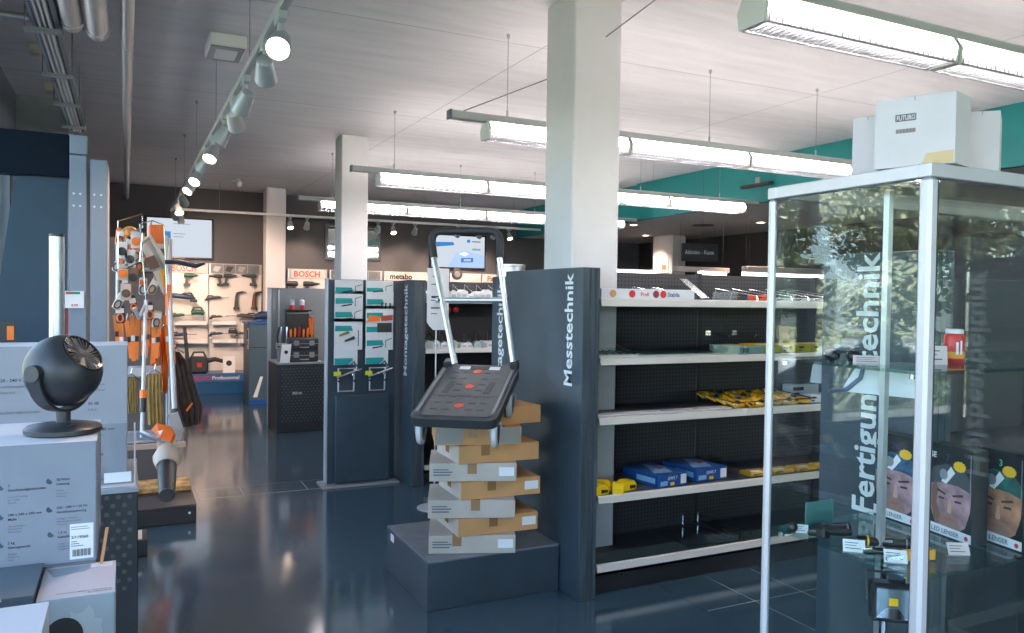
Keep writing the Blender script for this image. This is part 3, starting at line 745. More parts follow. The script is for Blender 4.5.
B(3.30, 3.64, z, 3.49, 3.92, z+0.045, b=0.003).build('carton', mat('grey_carton', (0.38, 0.42, 0.45), 0.5), g1)
MB().lathe((3.395, 3.72, z+0.045), (0,0,1), [(0.07,0.0),(0.07,0.001),(0.0,0.0012)], 20).build('label_patch', YELLOW, g1)
B(3.32, 3.639, z+0.008, 3.37, 3.6402, z+0.035).build('print', INKGREY, g1)
for k, xx in enumerate((3.56, 3.69, 3.82, 3.95, 4.08)):
    blister(xx, 3.76, z, 0.12, 0.05, 0.25, YELLOW, 'flat yellow tool box on the second shelf, '+['first','second','third','fourth','fifth'][k]+' right of the grey box', 'box', 'flat yellow boxes on the second shelf', 'tool_box')
for k, xx in enumerate((3.40, 3.62)):
    t = thing('peg_hook', 'thin chrome peg hook on the black back panel, '+['left','right'][k]+' one above the yellow boxes', 'hook', (xx, 4.05, 1.38), 'peg hooks on the back panel')
    MB().tube([(xx, 4.055, 1.39), (xx, 3.86, 1.375), (xx, 3.845, 1.39)], 0.003, 6).build('wire', CHROME, t)
    MB().box(xx-0.02, 4.05, 1.375, xx+0.02, 4.057, 1.405).build('mounting_plate', CHROME, t)
# third shelf z=.957
z = 0.958
t = thing('shelf_liner', 'long bare white liner strip on the third shelf left of the yellow packs', 'liner', (2.7, 3.65, z))
B(2.30, 3.63, z, 3.24, 3.71, z+0.010, b=0.002).build('strip', LIGHTSTRIP, t)
MB().box(2.74, 3.66, z+0.010, 2.79, 3.668, z+0.012).box(2.98, 3.67, z+0.010, 3.02, 3.677, z+0.012).build('hook_slot', DARKP, t)
by = thing('wire_basket', 'shallow dark wire basket holding yellow packs on the third shelf', 'basket', (3.4, 3.8, z))
MB().tube([(3.26,3.64,z+0.035),(3.90,3.64,z+0.035),(3.90,4.02,z+0.06),(3.26,4.02,z+0.06)], 0.004, 6, closed=True).build('rim', DARKP, by)
for k in range(9):
    xx = 3.28+k*0.075; MB().tube([(xx,3.642,z+0.035),(xx,3.65,z+0.004),(xx,4.0,z+0.004),(xx,4.018,z+0.06)], 0.0022, 5).build('wire', CHROME, by)
rnd = random.Random(5)
n = 0
cnt = ['first','second','third','fourth','fifth','sixth']
for r_ in range(4):
    for c_ in range(6):
        xx = 3.315+c_*0.106+rnd.uniform(-0.02,0.02); yy = 3.69+r_*0.088; zz = z+0.012+r_*0.008
        t = thing('yellow_pack', 'yellow accessory pack in the wire basket, '+cnt[c_]+' from the left in '+['the front row','the second row','the third row','the back row'][r_], 'pack', (xx, yy, zz), 'yellow packs in the wire basket')
        M = Matrix.Translation((xx, yy, zz)) @ Matrix.Rotation(rnd.uniform(-0.4,0.4), 4, 'Z') @ Matrix.Rotation(rnd.uniform(0.15,0.45), 4, 'X')
        MB(M).box(-0.05, -0.036, 0, 0.05, 0.036, 0.014, b=0.003).build('card', YELLOW, t)
        MB(M).ball((0.012, 0.0, 0.016), 0.018, 8, 5, (1.3, 1, 0.7)).build('contents', mat('amber', (0.75, 0.38, 0.02), 0.4) if (r_+c_) % 2 else STOOL, t)
        MB(M).box(-0.045, -0.034, 0.014, -0.02, -0.005, 0.0148).build('label_patch', INK if c_ % 2 else PAPER, t)
for k, xx in enumerate((3.97, 4.06, 4.15, 4.24)):
    blister(xx, 3.70+0.02*(k % 2), z, 0.085, 0.05, 0.10, CARD if k != 2 else YELLOW, ('white' if k != 2 else 'yellow')+' packet on the third shelf behind the glass, '+cnt[k]+' right of the basket', grp='packets right of the yellow basket', rz=0.2*(k-1.5))
blister(4.10, 3.93, z, 0.26, 0.09, 0.08, CARD, 'larger white box at the back of the third shelf behind the glass', 'box', name='tool_box')
# fourth shelf z=.53
z = 0.531
def blue_box(fl, fr, label):
    fl = Vector(fl); fr = Vector(fr); rz = math.atan2(fr.y-fl.y, fr.x-fl.x)
    w, d, h = (fr-fl).length, 0.30, 0.075
    c_ = (fl+fr)/2+Vector((-math.sin(rz), math.cos(rz), 0))*d/2; x, y = c_.x, c_.y
    t = thing('blue_tool_carton', label, 'box', (x, y, z), 'blue cartons on the fourth shelf')
    M = Matrix.Translation((x, y, z)) @ Matrix.Rotation(rz, 4, 'Z')
    MB(M).box(-w/2, -d/2, 0, w/2, d/2, h, b=0.003).build('carton', BLUE, t)
    MB(M).add([(-w*0.42,-d*0.3,h+0.0006),(w*0.1,-d*0.42,h+0.0006),(w*0.42,d*0.15,h+0.0006),(w*0.1,d*0.42,h+0.0006),(-w*0.1,d*0.1,h+0.0006)], [(0,1,2,3,4)]).build('picture', BLUEL, t)
    MB(M).add([(w*0.05,-d*0.1,h+0.0012),(w*0.3,-d*0.05,h+0.0012),(w*0.2,d*0.3,h+0.0012)], [(0,1,2)]).build('picture', RED, t)
    MB(M).box(w*0.27, -d/2-0.001, h*0.12, w*0.47, -d/2, h*0.85).build('barcode_label', PAPER, t)
    MB(M).box(-w*0.45, -d/2-0.001, h*0.15, -w*0.2, -d/2, h*0.5).build('print', BLUEL, t)
    MB(M).box(-w*0.1, -d/2-0.001, h*0.1, w*0.04, -d/2, h*0.35).build('print', YELLOW, t)
    MB(M).box(-w/2-0.001, -d*0.4, h*0.3, -w/2, d*0.1, h*0.7).build('print', BLUEL, t)
    o = M @ Vector((-w*0.2, -d/2-0.0008, h*0.55)); ux = (M.to_3x3() @ Vector((1,0,0)))
    text('GWS 7', 0.026, o, ux, (0,0,1), PAPER, t, bold=0.01)
    return t
blue_box((2.709, 3.621, 0.531), (2.935, 3.657, 0.531), 'blue tool carton on the fourth shelf, nearer the yellow cases')
blue_box((3.014, 3.664, 0.531), (3.261, 3.687, 0.531), 'blue tool carton on the fourth shelf, farther from the yellow cases')
def yellow_case(x, y, rz, label):
    t = thing('yellow_tape_measure', label, 'tape measure', (x, y, z), 'yellow tape cases on the fourth shelf')
    M = Matrix.Translation((x, y, z)) @ Matrix.Rotation(rz, 4, 'Z')
    MB(M).prism([(-0.055,0.0),(0.055,0.0),(0.06,0.025),(0.04,0.05),(-0.02,0.055),(-0.055,0.03)], 'xz', -0.03, 0.03).build('case', mat('bright_yellow', (0.9, 0.62, 0.01), 0.35), t)
    MB(M).prism([(0.0,0.008),(0.05,0.008),(0.052,0.022),(0.0,0.03)], 'xz', -0.0315, 0.0315).build('grip', DARKP, t)
    MB(M).box(0.055, -0.008, 0.0, 0.085, 0.008, 0.004).build('blade_tip', YELLOW, t)
yellow_case(2.325, 3.66, 0.2, 'yellow and black tape case at the far left of the fourth shelf')
yellow_case(2.40, 3.73, 2.2, 'yellow tape case on the fourth shelf, second from the left')
yellow_case(2.455, 3.655, 1.0, 'yellow tape case on the fourth shelf, third from the left')
yellow_case(2.53, 3.69, 0.3, 'yellow and black tape case on the fourth shelf, nearest the blue cartons')
for k, xx in enumerate((2.60, 3.30, 3.40)):
    t = thing('shelf_divider', 'slim clear divider on the fourth shelf, '+['left of the blue cartons','just right of the blue cartons','second right of the blue cartons'][k], 'divider', (xx, 3.8, z), 'clear dividers on the fourth shelf')
    MB().slab([(xx,3.64,z+0.001),(xx,4.02,z+0.001),(xx,4.02,z+0.075),(xx,3.64,z+0.04)], 0.004).build('plate', ACRYL, t)
    MB().box(xx-0.02, 3.64, z, xx+0.02, 4.02, z+0.003).build('foot', SHELFG, t)
for k, xx in enumerate((3.50, 3.68, 3.88, 4.08)):
    blister(xx, 3.70, z, 0.17, 0.022, 0.11, mat('ochre', (0.62, 0.38, 0.03), 0.4), 'flat ochre box on the fourth shelf, '+cnt[k]+' right of the dividers', 'box', 'flat ochre boxes on the fourth shelf', 'tool_box')
# bottom shelf
z = 0.157
for k, xx in enumerate((3.30, 3.42)):
    t = thing('wire_divider', 'chrome wire divider lying on the bottom shelf, '+['left','right'][k]+' one', 'divider', (xx, 3.8, z), 'wire dividers on the bottom shelf')
    MB().tube([(xx,3.63,z+0.006),(xx,3.63,z+0.04),(xx-0.10,4.02,z+0.075),(xx-0.10,4.02,z+0.006)], 0.0035, 6).build('wire', CHROME, t)
    MB().tube([(xx,3.63,z+0.02),(xx-0.10,4.02,z+0.03)], 0.003, 6).build('wire', CHROME, t)
t = thing('clear_tray', 'clear plastic tray on the bottom shelf beside the wire dividers', 'tray', (3.15, 3.8, z))
B(2.95, 3.66, z, 3.28, 3.98, z+0.003).build('base', ACRYL, t); B(2.95, 3.655, z, 3.28, 3.66, z+0.06).build('front', ACRYL, t)

ORDW = ['first','second','third','fourth','fifth','sixth','seventh','eighth','ninth','tenth','eleventh']
# ---------------- goods on the far shelf row (white packets)
rnd = random.Random(9)
for lv, (zz, nm) in enumerate(((1.586, 'upper'), (1.156, 'lower'))):
    for k in range(11):
        xx = 2.35+k*0.078; h = rnd.uniform(0.035, 0.10) if lv == 0 else rnd.uniform(0.04, 0.075)
        mm = CARD if (lv == 0 or k % 3) else mat('pale_green', (0.4, 0.48, 0.44), 0.5)
        t = thing('white_packet', 'white packet on the '+nm+' far shelf behind the trolley, '+ORDW[k]+' from the left', 'packet', (xx, 6.5, zz), 'white packets on the far shelf row')
        M = Matrix.Translation((xx, 6.48, zz)) @ Matrix.Rotation(rnd.uniform(-0.3,0.3), 4, 'Z')
        MB(M).prism([(-0.036,0),(0.036,0),(0.03+rnd.uniform(-.01,.01),h*0.8),(0.0,h),(-0.03,h*0.7)], 'xz', -0.08, 0.06).build('bag', mm, t)
        MB(M).box(-0.02, -0.0815, h*0.15, 0.02, -0.0802, h*0.5).build('label_patch', mat('grey_carton', (0.38, 0.42, 0.45), 0.5), t)
    for k in range(7):
        xx = 2.40+k*0.12
        t = thing('wire_divider', 'wire divider on the '+nm+' far shelf, '+(cnt+['seventh'])[k]+' from the left', 'divider', (xx, 6.6, zz), 'wire dividers on the far shelf row')
        MB().tube([(xx,6.62,zz+0.01),(xx-0.06,6.78,zz+0.13),(xx-0.06,6.79,zz+0.01)], 0.004, 5).build('wire', CHROME, t)
for k, px in enumerate((2.53, 2.605)):
    t = thing('red_clip', 'small red round clip hanging under the upper far shelf, '+['left','right'][k]+' one', 'clip', (px+0.02, 6.5, 1.50), 'red clips on the far shelf row')
    MB().ball((px+0.02, 6.5, 1.49), 0.028, 10, 6).build('knob', RED, t); MB().cyl((px+0.02,6.5,1.51),(px+0.02,6.5,1.556),0.006,n=6).build('stem', DARKP, t)
# drum on the back of the Messtechnik row
t = thing('silver_drum', 'short silver metal drum standing behind the top of the Messtechnik panel', 'drum', (2.5, 5.0, 1.60))
c_ = (2.43, 5, 1.782)
MB().lathe((c_[0], 5.0, 1.60), (0,0,1), [(0.095,0.0),(0.1,0.004),(0.1,0.215),(0.103,0.218),(0.103,0.232),(0.09,0.234),(0.0,0.234)], 28).build('drum_body', ALU, t, smooth=True)
MB().lathe((c_[0], 5.0, 1.60), (0,0,1), [(0.101,0.1),(0.104,0.104),(0.104,0.112),(0.101,0.116)], 28).build('ring', ALU, t, smooth=True)
sb = thing('shelf_board_unit', 'rear slate cap board behind the Messtechnik panel carrying the silver drum', 'shelf', (2.5, 4.6, 0))
B(2.33, 4.30, 1.57, 3.3, 5.14, 1.60, b=0.003).build('board', SHELFG, sb)
B(2.33, 4.30, 0.0, 3.3, 4.34, 1.57).build('back', BLACKM, sb); B(3.26, 4.30, 0, 3.3, 5.14, 1.57).build('side', BLACKM, sb)
for zz in (0.15, 0.55, 0.95, 1.28): B(2.33, 4.34, zz, 3.26, 4.81, zz+0.03).build('shelf_board', SHELFG, sb)
# ------------------------------------------------------------------ platform, cardboard stack, trolley
PLATM = mat('platform_slate', (0.040, 0.055, 0.070), 0.35, var=0.15, vscale=4)
pl = thing('display_platform', 'low slate display platform carrying the stacked cardboard boxes', 'platform', (1.75, 4.09, 0))
B(1.375, 3.745, 0, 2.135, 4.44, 0.245, b=0.002).build('body', PLATM, pl)
B(1.373, 3.743, 0.245, 2.137, 4.442, 0.257, b=0.002).build('top_board', mat('platform_top', (0.17, 0.19, 0.21), 0.18, var=0.1), pl)
B(1.371, 4.30, 0.195, 1.373, 4.36, 0.235).build('sticker', PAPER, pl)
BXW, BXD, BXH = 0.455, 0.37, 0.0945
def carton(k, label):
    z0 = 0.2575+k*0.095
    odd = k % 2 == 0
    c = (1.70, 3.95, z0) if odd else (1.785, 3.945, z0)
    a = R(-21.5) if odd else R(-2.8)
    if k == 6: c = (1.715, 3.95, z0); a = R(-18)
    if k == 7: c = (1.80, 3.97, z0); a = R(4)
    if k == 3: c = (1.80, 3.95, z0)
    if k == 2: c = (1.69, 3.94, z0)
    t = thing('cardboard_box', label, 'box', c, 'stacked flat cardboard boxes')
    M = Matrix.Translation(c) @ Matrix.Rotation(a, 4, 'Z')
    MB(M).box(-BXW/2, -BXD/2, 0, BXW/2, BXD/2, BXH, b=0.002).build('carton', PALECARD if (odd and k != 6) else KRAFT, t)
    if not odd: MB(M).box(-BXW/2-0.0006, -BXD/2+0.002, 0.002, -BXW/2, BXD/2-0.002, BXH-0.002).build('window_lit_side', PALECARD, t)  # window light on the kraft box's left face, painted as a paler panel
    # tape: over the top and down the front
    tx = -0.03+0.05*((k*37) % 5-2)/2
    MB(M).box(tx-0.024, -BXD/2-0.0008, BXH-0.055, tx+0.024, -BXD/2, BXH+0.0003).build('tape', TAPE, t)
    MB(M).box(tx-0.024, -BXD/2-0.0008, BXH, tx+0.024, BXD/2, BXH+0.0005).build('tape', TAPE, t)
    MB(M).box(-BXW/2-0.0012, -0.03, BXH*0.35, -BXW/2, 0.03, BXH).build('tape', TAPE, t)
    if k == 6:
        MB(M).box(-BXW/2+0.004, -BXD/2-0.0014, 0.006, -0.08, -BXD/2-0.0005, BXH-0.004).build('tape', mat('grey_tape', (0.24, 0.21, 0.17), 0.18), t)
        MB(M).box(0.07, -BXD/2-0.0014, 0.006, BXW/2-0.004, -BXD/2-0.0005, BXH-0.004).build('tape', mat('grey_tape', (0.24, 0.21, 0.17), 0.18), t)
    if k in (0, 1, 3, 4):
        MB(M).box(0.135, -BXD/2-0.0016, BXH*0.3, 0.215, -BXD/2-0.0008, BXH*0.78).build('sticker', PAPER, t)
    if k in (0, 2, 4):
        mb = MB(M); lines(mb, (-BXW/2, -BXD/2-0.0005, 0), (1,0,0), (0,0,1), [(0.02,0.12,0.045,0.052),(0.02,0.10,0.058,0.064),(0.02,0.11,0.03,0.037)])
        mb.build('print', INKGREY, t)
    return t
nm = ['bottom box of the stack, on the platform', 'second box from the bottom of the stack', 'third box from the bottom of the stack', 'fourth box from the bottom of the stack', 'fifth box from the bottom of the stack', 'sixth box from the bottom of the stack', 'heavily taped box just under the trolley wheels', 'topmost box of the stack, under the trolley deck']
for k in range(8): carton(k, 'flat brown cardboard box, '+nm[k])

# folding platform trolley tipped forward on the stack
NL, NR, FL_, FR_ = Vector((1.245, 3.696, 1.008)), Vector((1.595, 3.424, 0.999)), Vector((1.63, 4.203, 1.212)), Vector((1.981, 3.943, 1.225))
tx_ = ((NR-NL)+(FR_-FL_)).normalized(); ty_ = ((FL_-NL)+(FR_-NR)).normalized(); ty_ = (ty_-tx_*ty_.dot(tx_)).normalized(); tz_ = tx_.cross(ty_)
ctr = (NL+NR+FL_+FR_)/4
TW = ((NR-NL).length+(FR_-FL_).length)/2; TL = ((FL_-NL).length+(FR_-NR).length)/2
TM = Matrix(((tx_.x, ty_.x, tz_.x, ctr.x), (tx_.y, ty_.y, tz_.y, ctr.y), (tx_.z, ty_.z, tz_.z, ctr.z), (0,0,0,1)))
tr = thing('platform_trolley', 'folding platform trolley with grey deck tipped forward on the box stack', 'trolley', tuple(ctr))
DECK = mat('deck_grey', (0.055, 0.06, 0.068), 0.5, var=0.12, vscale=20)
DECKE = mat('deck_edge', (0.03, 0.033, 0.037), 0.45)
w, l = TW/2, TL/2
def rrect(w, l, r, n=5):
    p = []
    for cx, cy, a0 in ((w-r, l-r, 0), (-w+r, l-r, 90), (-w+r, -l+r, 180), (w-r, -l+r, 270)):
        for i in range(n): a = R(a0+90*i/(n-1)); p.append((cx+r*math.cos(a), cy+r*math.sin(a)))
    return p
MB(TM).prism(rrect(w, l, 0.05), 'xy', -0.045, 0.0).build('deck', DECKE, tr, smooth=True)
o1 = MB(TM); o1.prism(rrect(w-0.035, l-0.035, 0.03), 'xy', 0.0, 0.004); deck_top = o1.build('anti_slip_mat', DECK, tr)
for s_ in (-1, 1):
    MB(TM).box(s_*(w-0.026)-0.010, -l+0.06, -0.002, s_*(w-0.026)+0.010, l-0.08, 0.012, b=0.004).build('side_channel', mat('channel_grey', (0.2, 0.21, 0.23), 0.35, metal=0.3), tr)
    MB(TM).prism([(s_*0.11-0.022, -0.04), (s_*0.11+0.012, -0.04), (s_*0.11+0.022, 0.10), (s_*0.11-0.012, 0.10)], 'xy', 0.004, 0.0052).build('hand_slot', INK, tr)
    MB(TM).box(s_*0.085-0.03, l-0.075, 0.004, s_*0.085+0.03, l-0.035, 0.0055).build('sticker', PAPER, tr)
    MB(TM).box(s_*(w-0.03)-0.022, l-0.05, -0.01, s_*(w-0.03)+0.022, l+0.012, 0.035, b=0.006).build('handle_hinge', DECKE, tr)
MB(TM).box(-w+0.05, -0.075, 0.004, w-0.05, -0.068, 0.0046).build('seam', INK, tr)
MB(TM).box(-0.03, -0.08, 0.004, 0.03, -0.055, 0.006).build('catch', mat('navy_plastic', (0.02, 0.03, 0.05), 0.4), tr)
MB(TM).prism([(-0.06, l-0.03), (0.06, l-0.03), (0.045, l-0.075), (-0.045, l-0.075)], 'xy', 0.004, 0.0052).build('grip_recess', INK, tr)
for yy in (-0.19, 0.04, 0.235):
    MB(TM).lathe((0, yy, 0.004), (0,0,1), [(0.026,0.0),(0.026,0.0014),(0.0,0.0018)], 18).build('red_badge', mat('badge_red', (0.78, 0.09, 0.05), 0.35), tr)
rb = MB(TM)
for i in range(5):
    for j in range(7):
        xx = -0.12+i*0.06; yy = -0.23+j*0.075
        if abs(xx) < 0.04 or (0.08 < abs(xx) < 0.14 and -0.05 < yy < 0.11): continue
        rb.box(xx-0.018, yy-0.006, 0.004, xx+0.018, yy+0.006, 0.0055)
rb.build('tread_rib', DECKE, tr)['kind'] = 'stuff'
def caster(u, v, label=None):
    p = TM @ Vector((u, v, -0.045))
    cz = 0.058
    wc = p + Vector((0, 0, -cz)) + tz_*-0.0
    ax = (tx_*0.97+ty_*0.1).normalized()
    wh = MB().lathe(wc-ax*0.016, ax, [(0.034,0.0),(0.056,0.002),(0.063,0.008),(0.063,0.026),(0.056,0.032),(0.034,0.034)], 20).build('wheel', GREYR, tr, smooth=True)
    MB().lathe(wc-ax*0.018, ax, [(0.01,0.0),(0.044,0.002),(0.044,0.036),(0.01,0.038)], 16).build('hub', DARKP, wh)
    fk = MB()
    for s_ in (-1, 1):
        fk.hexa([wc+ax*s_*0.022+Vector(q) for q in ((-0.003,-0.01,-0.008),(0.003,-0.01,-0.008),(0.003,0.01,-0.008),(-0.003,0.01,-0.008))], [wc+ax*s_*0.022+Vector(q) for q in ((-0.003,-0.02,0.058),(0.003,-0.02,0.058),(0.003,0.02,0.058),(-0.003,0.02,0.058))])
    fk.hexa([wc+Vector(q) for q in ((-0.03,-0.025,0.052),(0.03,-0.025,0.052),(0.03,0.025,0.052),(-0.03,0.025,0.052))], [wc+Vector(q) for q in ((-0.03,-0.025,0.06),(0.03,-0.025,0.06),(0.03,0.025,0.06),(-0.03,0.025,0.06))])
    fk.build('fork', GREYM, wh)
caster(-w+0.04, -l+0.07); caster(w-0.02, -l+0.07); caster(w-0.01, l-0.28); caster(-w+0.06, l-0.28)
# handle
def bez(a, b, c, n=6): 
    return [tuple(Vector(a)*(1-t)**2+Vector(b)*2*t*(1-t)+Vector(c)*t*t) for t in [i/n for i in range(n+1)]]
hl0, hl1, hr0, hr1 = (1.646, 4.084, 1.227), (1.603, 4.322, 1.825), (1.937, 3.943, 1.243), (1.91, 4.082, 1.826)
tl, trr = (1.598, 4.373, 1.984), (1.935, 4.119, 1.983)
MB().tube([hl0, hl1], 0.018, 12).build('handle_tube', ALU, tr, smooth=True)
MB().tube([hr0, hr1], 0.018, 12).build('handle_tube', ALU, tr, smooth=True)
g = [Vector(hl1)] + bez(Vector(hl1).lerp(Vector(tl), 0.45), tl, Vector(tl).lerp(Vector(trr), 0.16)) + bez(Vector(tl).lerp(Vector(trr), 0.84), trr, Vector(hr1).lerp(Vector(trr), 0.45)) + [Vector(hr1)]
MB().tube(g, 0.0225, 12).build('grip', RUBBER, tr, smooth=True)
MB().tube([(1.593, 4.253, 1.582), (1.922, 4.026, 1.587)], 0.0165, 10).build('cross_bar', ALU, tr, smooth=True)
for p in ((1.615, 4.231, 1.582), (1.922, 4.026, 1.593)): MB().ball(p, 0.018, 10, 6, (1.1, 1.0, 0.7)).build('clamp', DARKP, tr)
for p in ((1.599, 4.262, 1.599),): MB().box(p[0]-0.03, p[1]-0.006, p[2]-0.006, p[0]+0.01, p[1]+0.006, p[2]+0.006, b=0.002).build('lever', DARKP, tr)

# ------------------------------------------------------------------ leaflet board with hanging packs
bd = thing('display_board', 'slate display board with hanging packs beside the Montagetechnik panel', 'display stand', (1.8, 6.6, 0))
B(1.515, 6.60, 0.0, 2.10, 6.66, 1.735, b=0.002).build('board', PANEL, bd)
B(1.50, 6.597, 0.02, 1.516, 6.665, 1.742, b=0.002).build('side_rail', ALUP, bd)
B(1.575, 6.545, 0.022, 2.04, 6.60, 0.76, b=0.004).build('lower_door', PANEL, bd)
B(1.46, 6.47, 0.0, 2.11, 6.74, 0.016, b=0.003).build('base_plate', mat('base_steel', (0.35, 0.37, 0.39), 0.35, metal=0.3), bd)
TEALB = TEALP
def card(px, y0, y1, label, kind):
    a = px; xa = a; 
    t = thing('hanging_pack', label, 'package', ((xa+xa+0.25)/2, 6.585, y0), 'white and teal packs hanging on the display board')
    h = y1-y0; wd = 0.24
    yk = 6.572 - 0.004*((int(y0*100)) % 3)
    B(xa, yk-0.022, y0, xa+wd, yk-0.019, y1, b=0.001).build('card', CARD, t)
    yf = yk-0.0222
    MB().prism([(xa+0.008, y1-0.062), (xa+wd*0.60, y1-0.062), (xa+wd*0.66, y1-0.105), (xa+0.008, y1-0.110)], 'xz', yf-0.0008, yf).build('teal_banner', TEALB, t)
    MB().cyl((xa+wd*0.72, yk+0.03, y1-0.012), (xa+wd*0.72, yf-0.03, y1-0.012), 0.003, n=6).build('hook', CHROME, t)
    if kind == 0:
        MB().tube([(xa+wd*0.72, yf-0.004, y0+0.02), (xa+wd*0.72, yf-0.004, y0+h*0.55), (xa+wd*0.95, yf-0.004, y0+h*0.68)], 0.0035, 6).build('handle', mat('steel_dark', (0.15, 0.17, 0.18), 0.35, metal=0.6), t)
        MB().tube([(xa+wd*0.25, yf-0.004, y0+h*0.12), (xa+wd*0.6, yf-0.004, y0+h*0.22)], 0.006, 6).build('clamp_arm', STOOL, t)
    elif kind == 1:
        for q, (u, v) in enumerate(((0.3, 0.45), (0.5, 0.28))):
            MB().tube([(xa+wd*u-0.03, yf-0.006, y0+h*v), (xa+wd*u+0.05, yf-0.006, y0+h*v+0.03)], [0.008, 0.014], 8).build('clamp_arm', mat('olive', (0.20, 0.20, 0.06), 0.4) if q == 0 else STOOL, t)
        MB().tube([(xa+wd*0.85, yf-0.004, y0+0.03), (xa+wd*0.85, yf-0.004, y1-0.10)], 0.003, 5).build('handle', STOOL, t)
    elif kind == 2:
        MB().prism([(xa+0.01, y0+0.008), (xa+wd*0.5, y0+0.008), (xa+wd*0.52, y0+0.05), (xa+0.03, y0+0.06)], 'xz', yf-0.008, yf).build('orange_clamp', ORANGE, t)
        MB().prism([(xa+wd*0.55, y0+0.01), (xa+wd*0.97, y0+0.02), (xa+wd*0.97, y0+0.065), (xa+wd*0.55, y0+0.055)], 'xz', yf-0.006, yf).build('red_label', mat('brick', (0.5, 0.08, 0.04), 0.4), t)
    elif kind == 3:
        MB().prism([(xa+wd*0.42, y0+0.03), (xa+wd*0.95, y0+0.03), (xa+wd*0.95, y1-0.03), (xa+wd*0.42, y1-0.03)], 'xz', yf-0.006, yf).build('dark_window', STOOL, t)
    elif kind == 4:
        for u in (0.55, 0.7, 0.86): MB().tube([(xa+wd*u, yf-0.004, y0+0.005), (xa+wd*u+0.004, yf-0.004, y0+h*0.35)], 0.007, 6).build('pin', STOOL, t)
    return t
LX, RX = 1.555, 1.822
lv = [(1.63, 1.725), (1.50, 1.655), (1.385, 1.535), (1.05, 1.415)]
cl = ['top', 'second', 'third', 'tall fourth']
for i, (a, b_) in enumerate(((1.615, 1.730), (1.495, 1.640), (1.38, 1.525), (1.145, 1.41))):
    card(LX, a, b_, 'white pack with teal banner, '+cl[i]+' one in the left column of the board', (0, 0, 0, 1)[i])
cl = ['top', 'second', 'orange-filled third', 'dark-windowed fourth', 'fifth']
for i, (a, b_) in enumerate(((1.62, 1.730), (1.49, 1.635), (1.375, 1.52), (1.26, 1.40), (1.14, 1.285))):
    card(RX, a, b_, 'white pack with teal banner, '+cl[i]+' one in the right column of the board', (0, 4, 2, 3, 0)[i])
for xa, sd in ((LX, 'left'), (RX, 'right')):
    t = thing('bar_clamp', 'steel hand clamp with teal card and yellow tag at the bottom of the '+sd+' column', 'clamp', (xa+0.1, 6.56, 0.8), 'steel clamps at the bottom of the board')
    yk = 6.555
    B(xa, yk-0.004, 1.02, xa+0.20, yk, 1.155, b=0.001).build('card', CARD, t)
    B(xa+0.005, yk-0.006, 1.022, xa+0.16, yk-0.004, 1.075).build('teal_banner', TEALB, t)
    MB().tube([(xa+0.035, yk-0.02, 0.80), (xa+0.035, yk-0.02, 0.99), (xa+0.17, yk-0.02, 0.99), (xa+0.165, yk-0.02, 0.80)], 0.008, 8, closed=True).build('frame', ALU, t)
    MB().tube([(xa+0.02, yk-0.03, 0.915), (xa+0.10, yk-0.035, 0.94), (xa+0.23, yk-0.035, 0.985)], [0.012, 0.014, 0.010], 8).build('spindle', CHROME, t)
    MB().tube([(xa+0.15, yk-0.03, 0.93), (xa+0.19, yk-0.03, 1.0), (xa+0.16, yk-0.03, 1.05), (xa+0.12, yk-0.03, 1.02)], 0.010, 8).build('handle', CHROME, t)
    B(xa-0.005, yk-0.028, 0.93, xa+0.055, yk-0.022, 0.965).build('yellow_tag', mat('tag_yellow', (0.75, 0.72, 0.03), 0.4), t)
    MB().cyl((xa+0.17, yk-0.02, 0.885), (xa+0.17, yk-0.05, 0.885), 0.012, n=8).cyl((xa+0.04, yk-0.02, 0.885), (xa+0.04, yk-0.05, 0.885), 0.012, n=8).build('jaw_pad', STOOL, t)

# free-standing paper sign
c0, c1 = (2.026, 5.6, 1.815), (2.199, 5.6, 1.82)
zb = 1.35
sg = thing('paper_sign', 'white printed sign on a thin pole behind the trolley handle', 'sign', ((c0[0]+c1[0])/2, 5.6, 0))
xa, xb, zt = c0[0], c1[0], c0[2]
MB().prism([(xa, zb+0.06), (xa+0.02, zb+0.03), (xa+0.05, zb), (xb-0.03, zb), (xb, zb+0.05), (xb, zt), (xa, zt)], 'xz', 5.598, 5.602).build('sheet', PAPER, sg)
mb = MB(); zz = zt
lines(mb, (xa, 5.5975, zb), (1,0,0), (0,0,1), [(0.03, 0.10, 0.34, 0.347), (0.03, 0.09, 0.22, 0.227), (0.03, 0.10, 0.16, 0.172), (0.03, 0.08, 0.12, 0.126), (0.04, 0.09, 0.40, 0.406)])
mb.build('print', INKGREY, sg)
xm = (xa+xb)/2-0.01
MB().cyl((xm, 5.604, 0.012), (xm, 5.604, zb+0.25), 0.006, n=8).build('pole', ALUP, sg)
MB().lathe((xm, 5.604, 0), (0,0,1), [(0.13,0.0),(0.13,0.006),(0.02,0.014),(0.0,0.014)], 24).build('base', ALUP, sg, smooth=True)
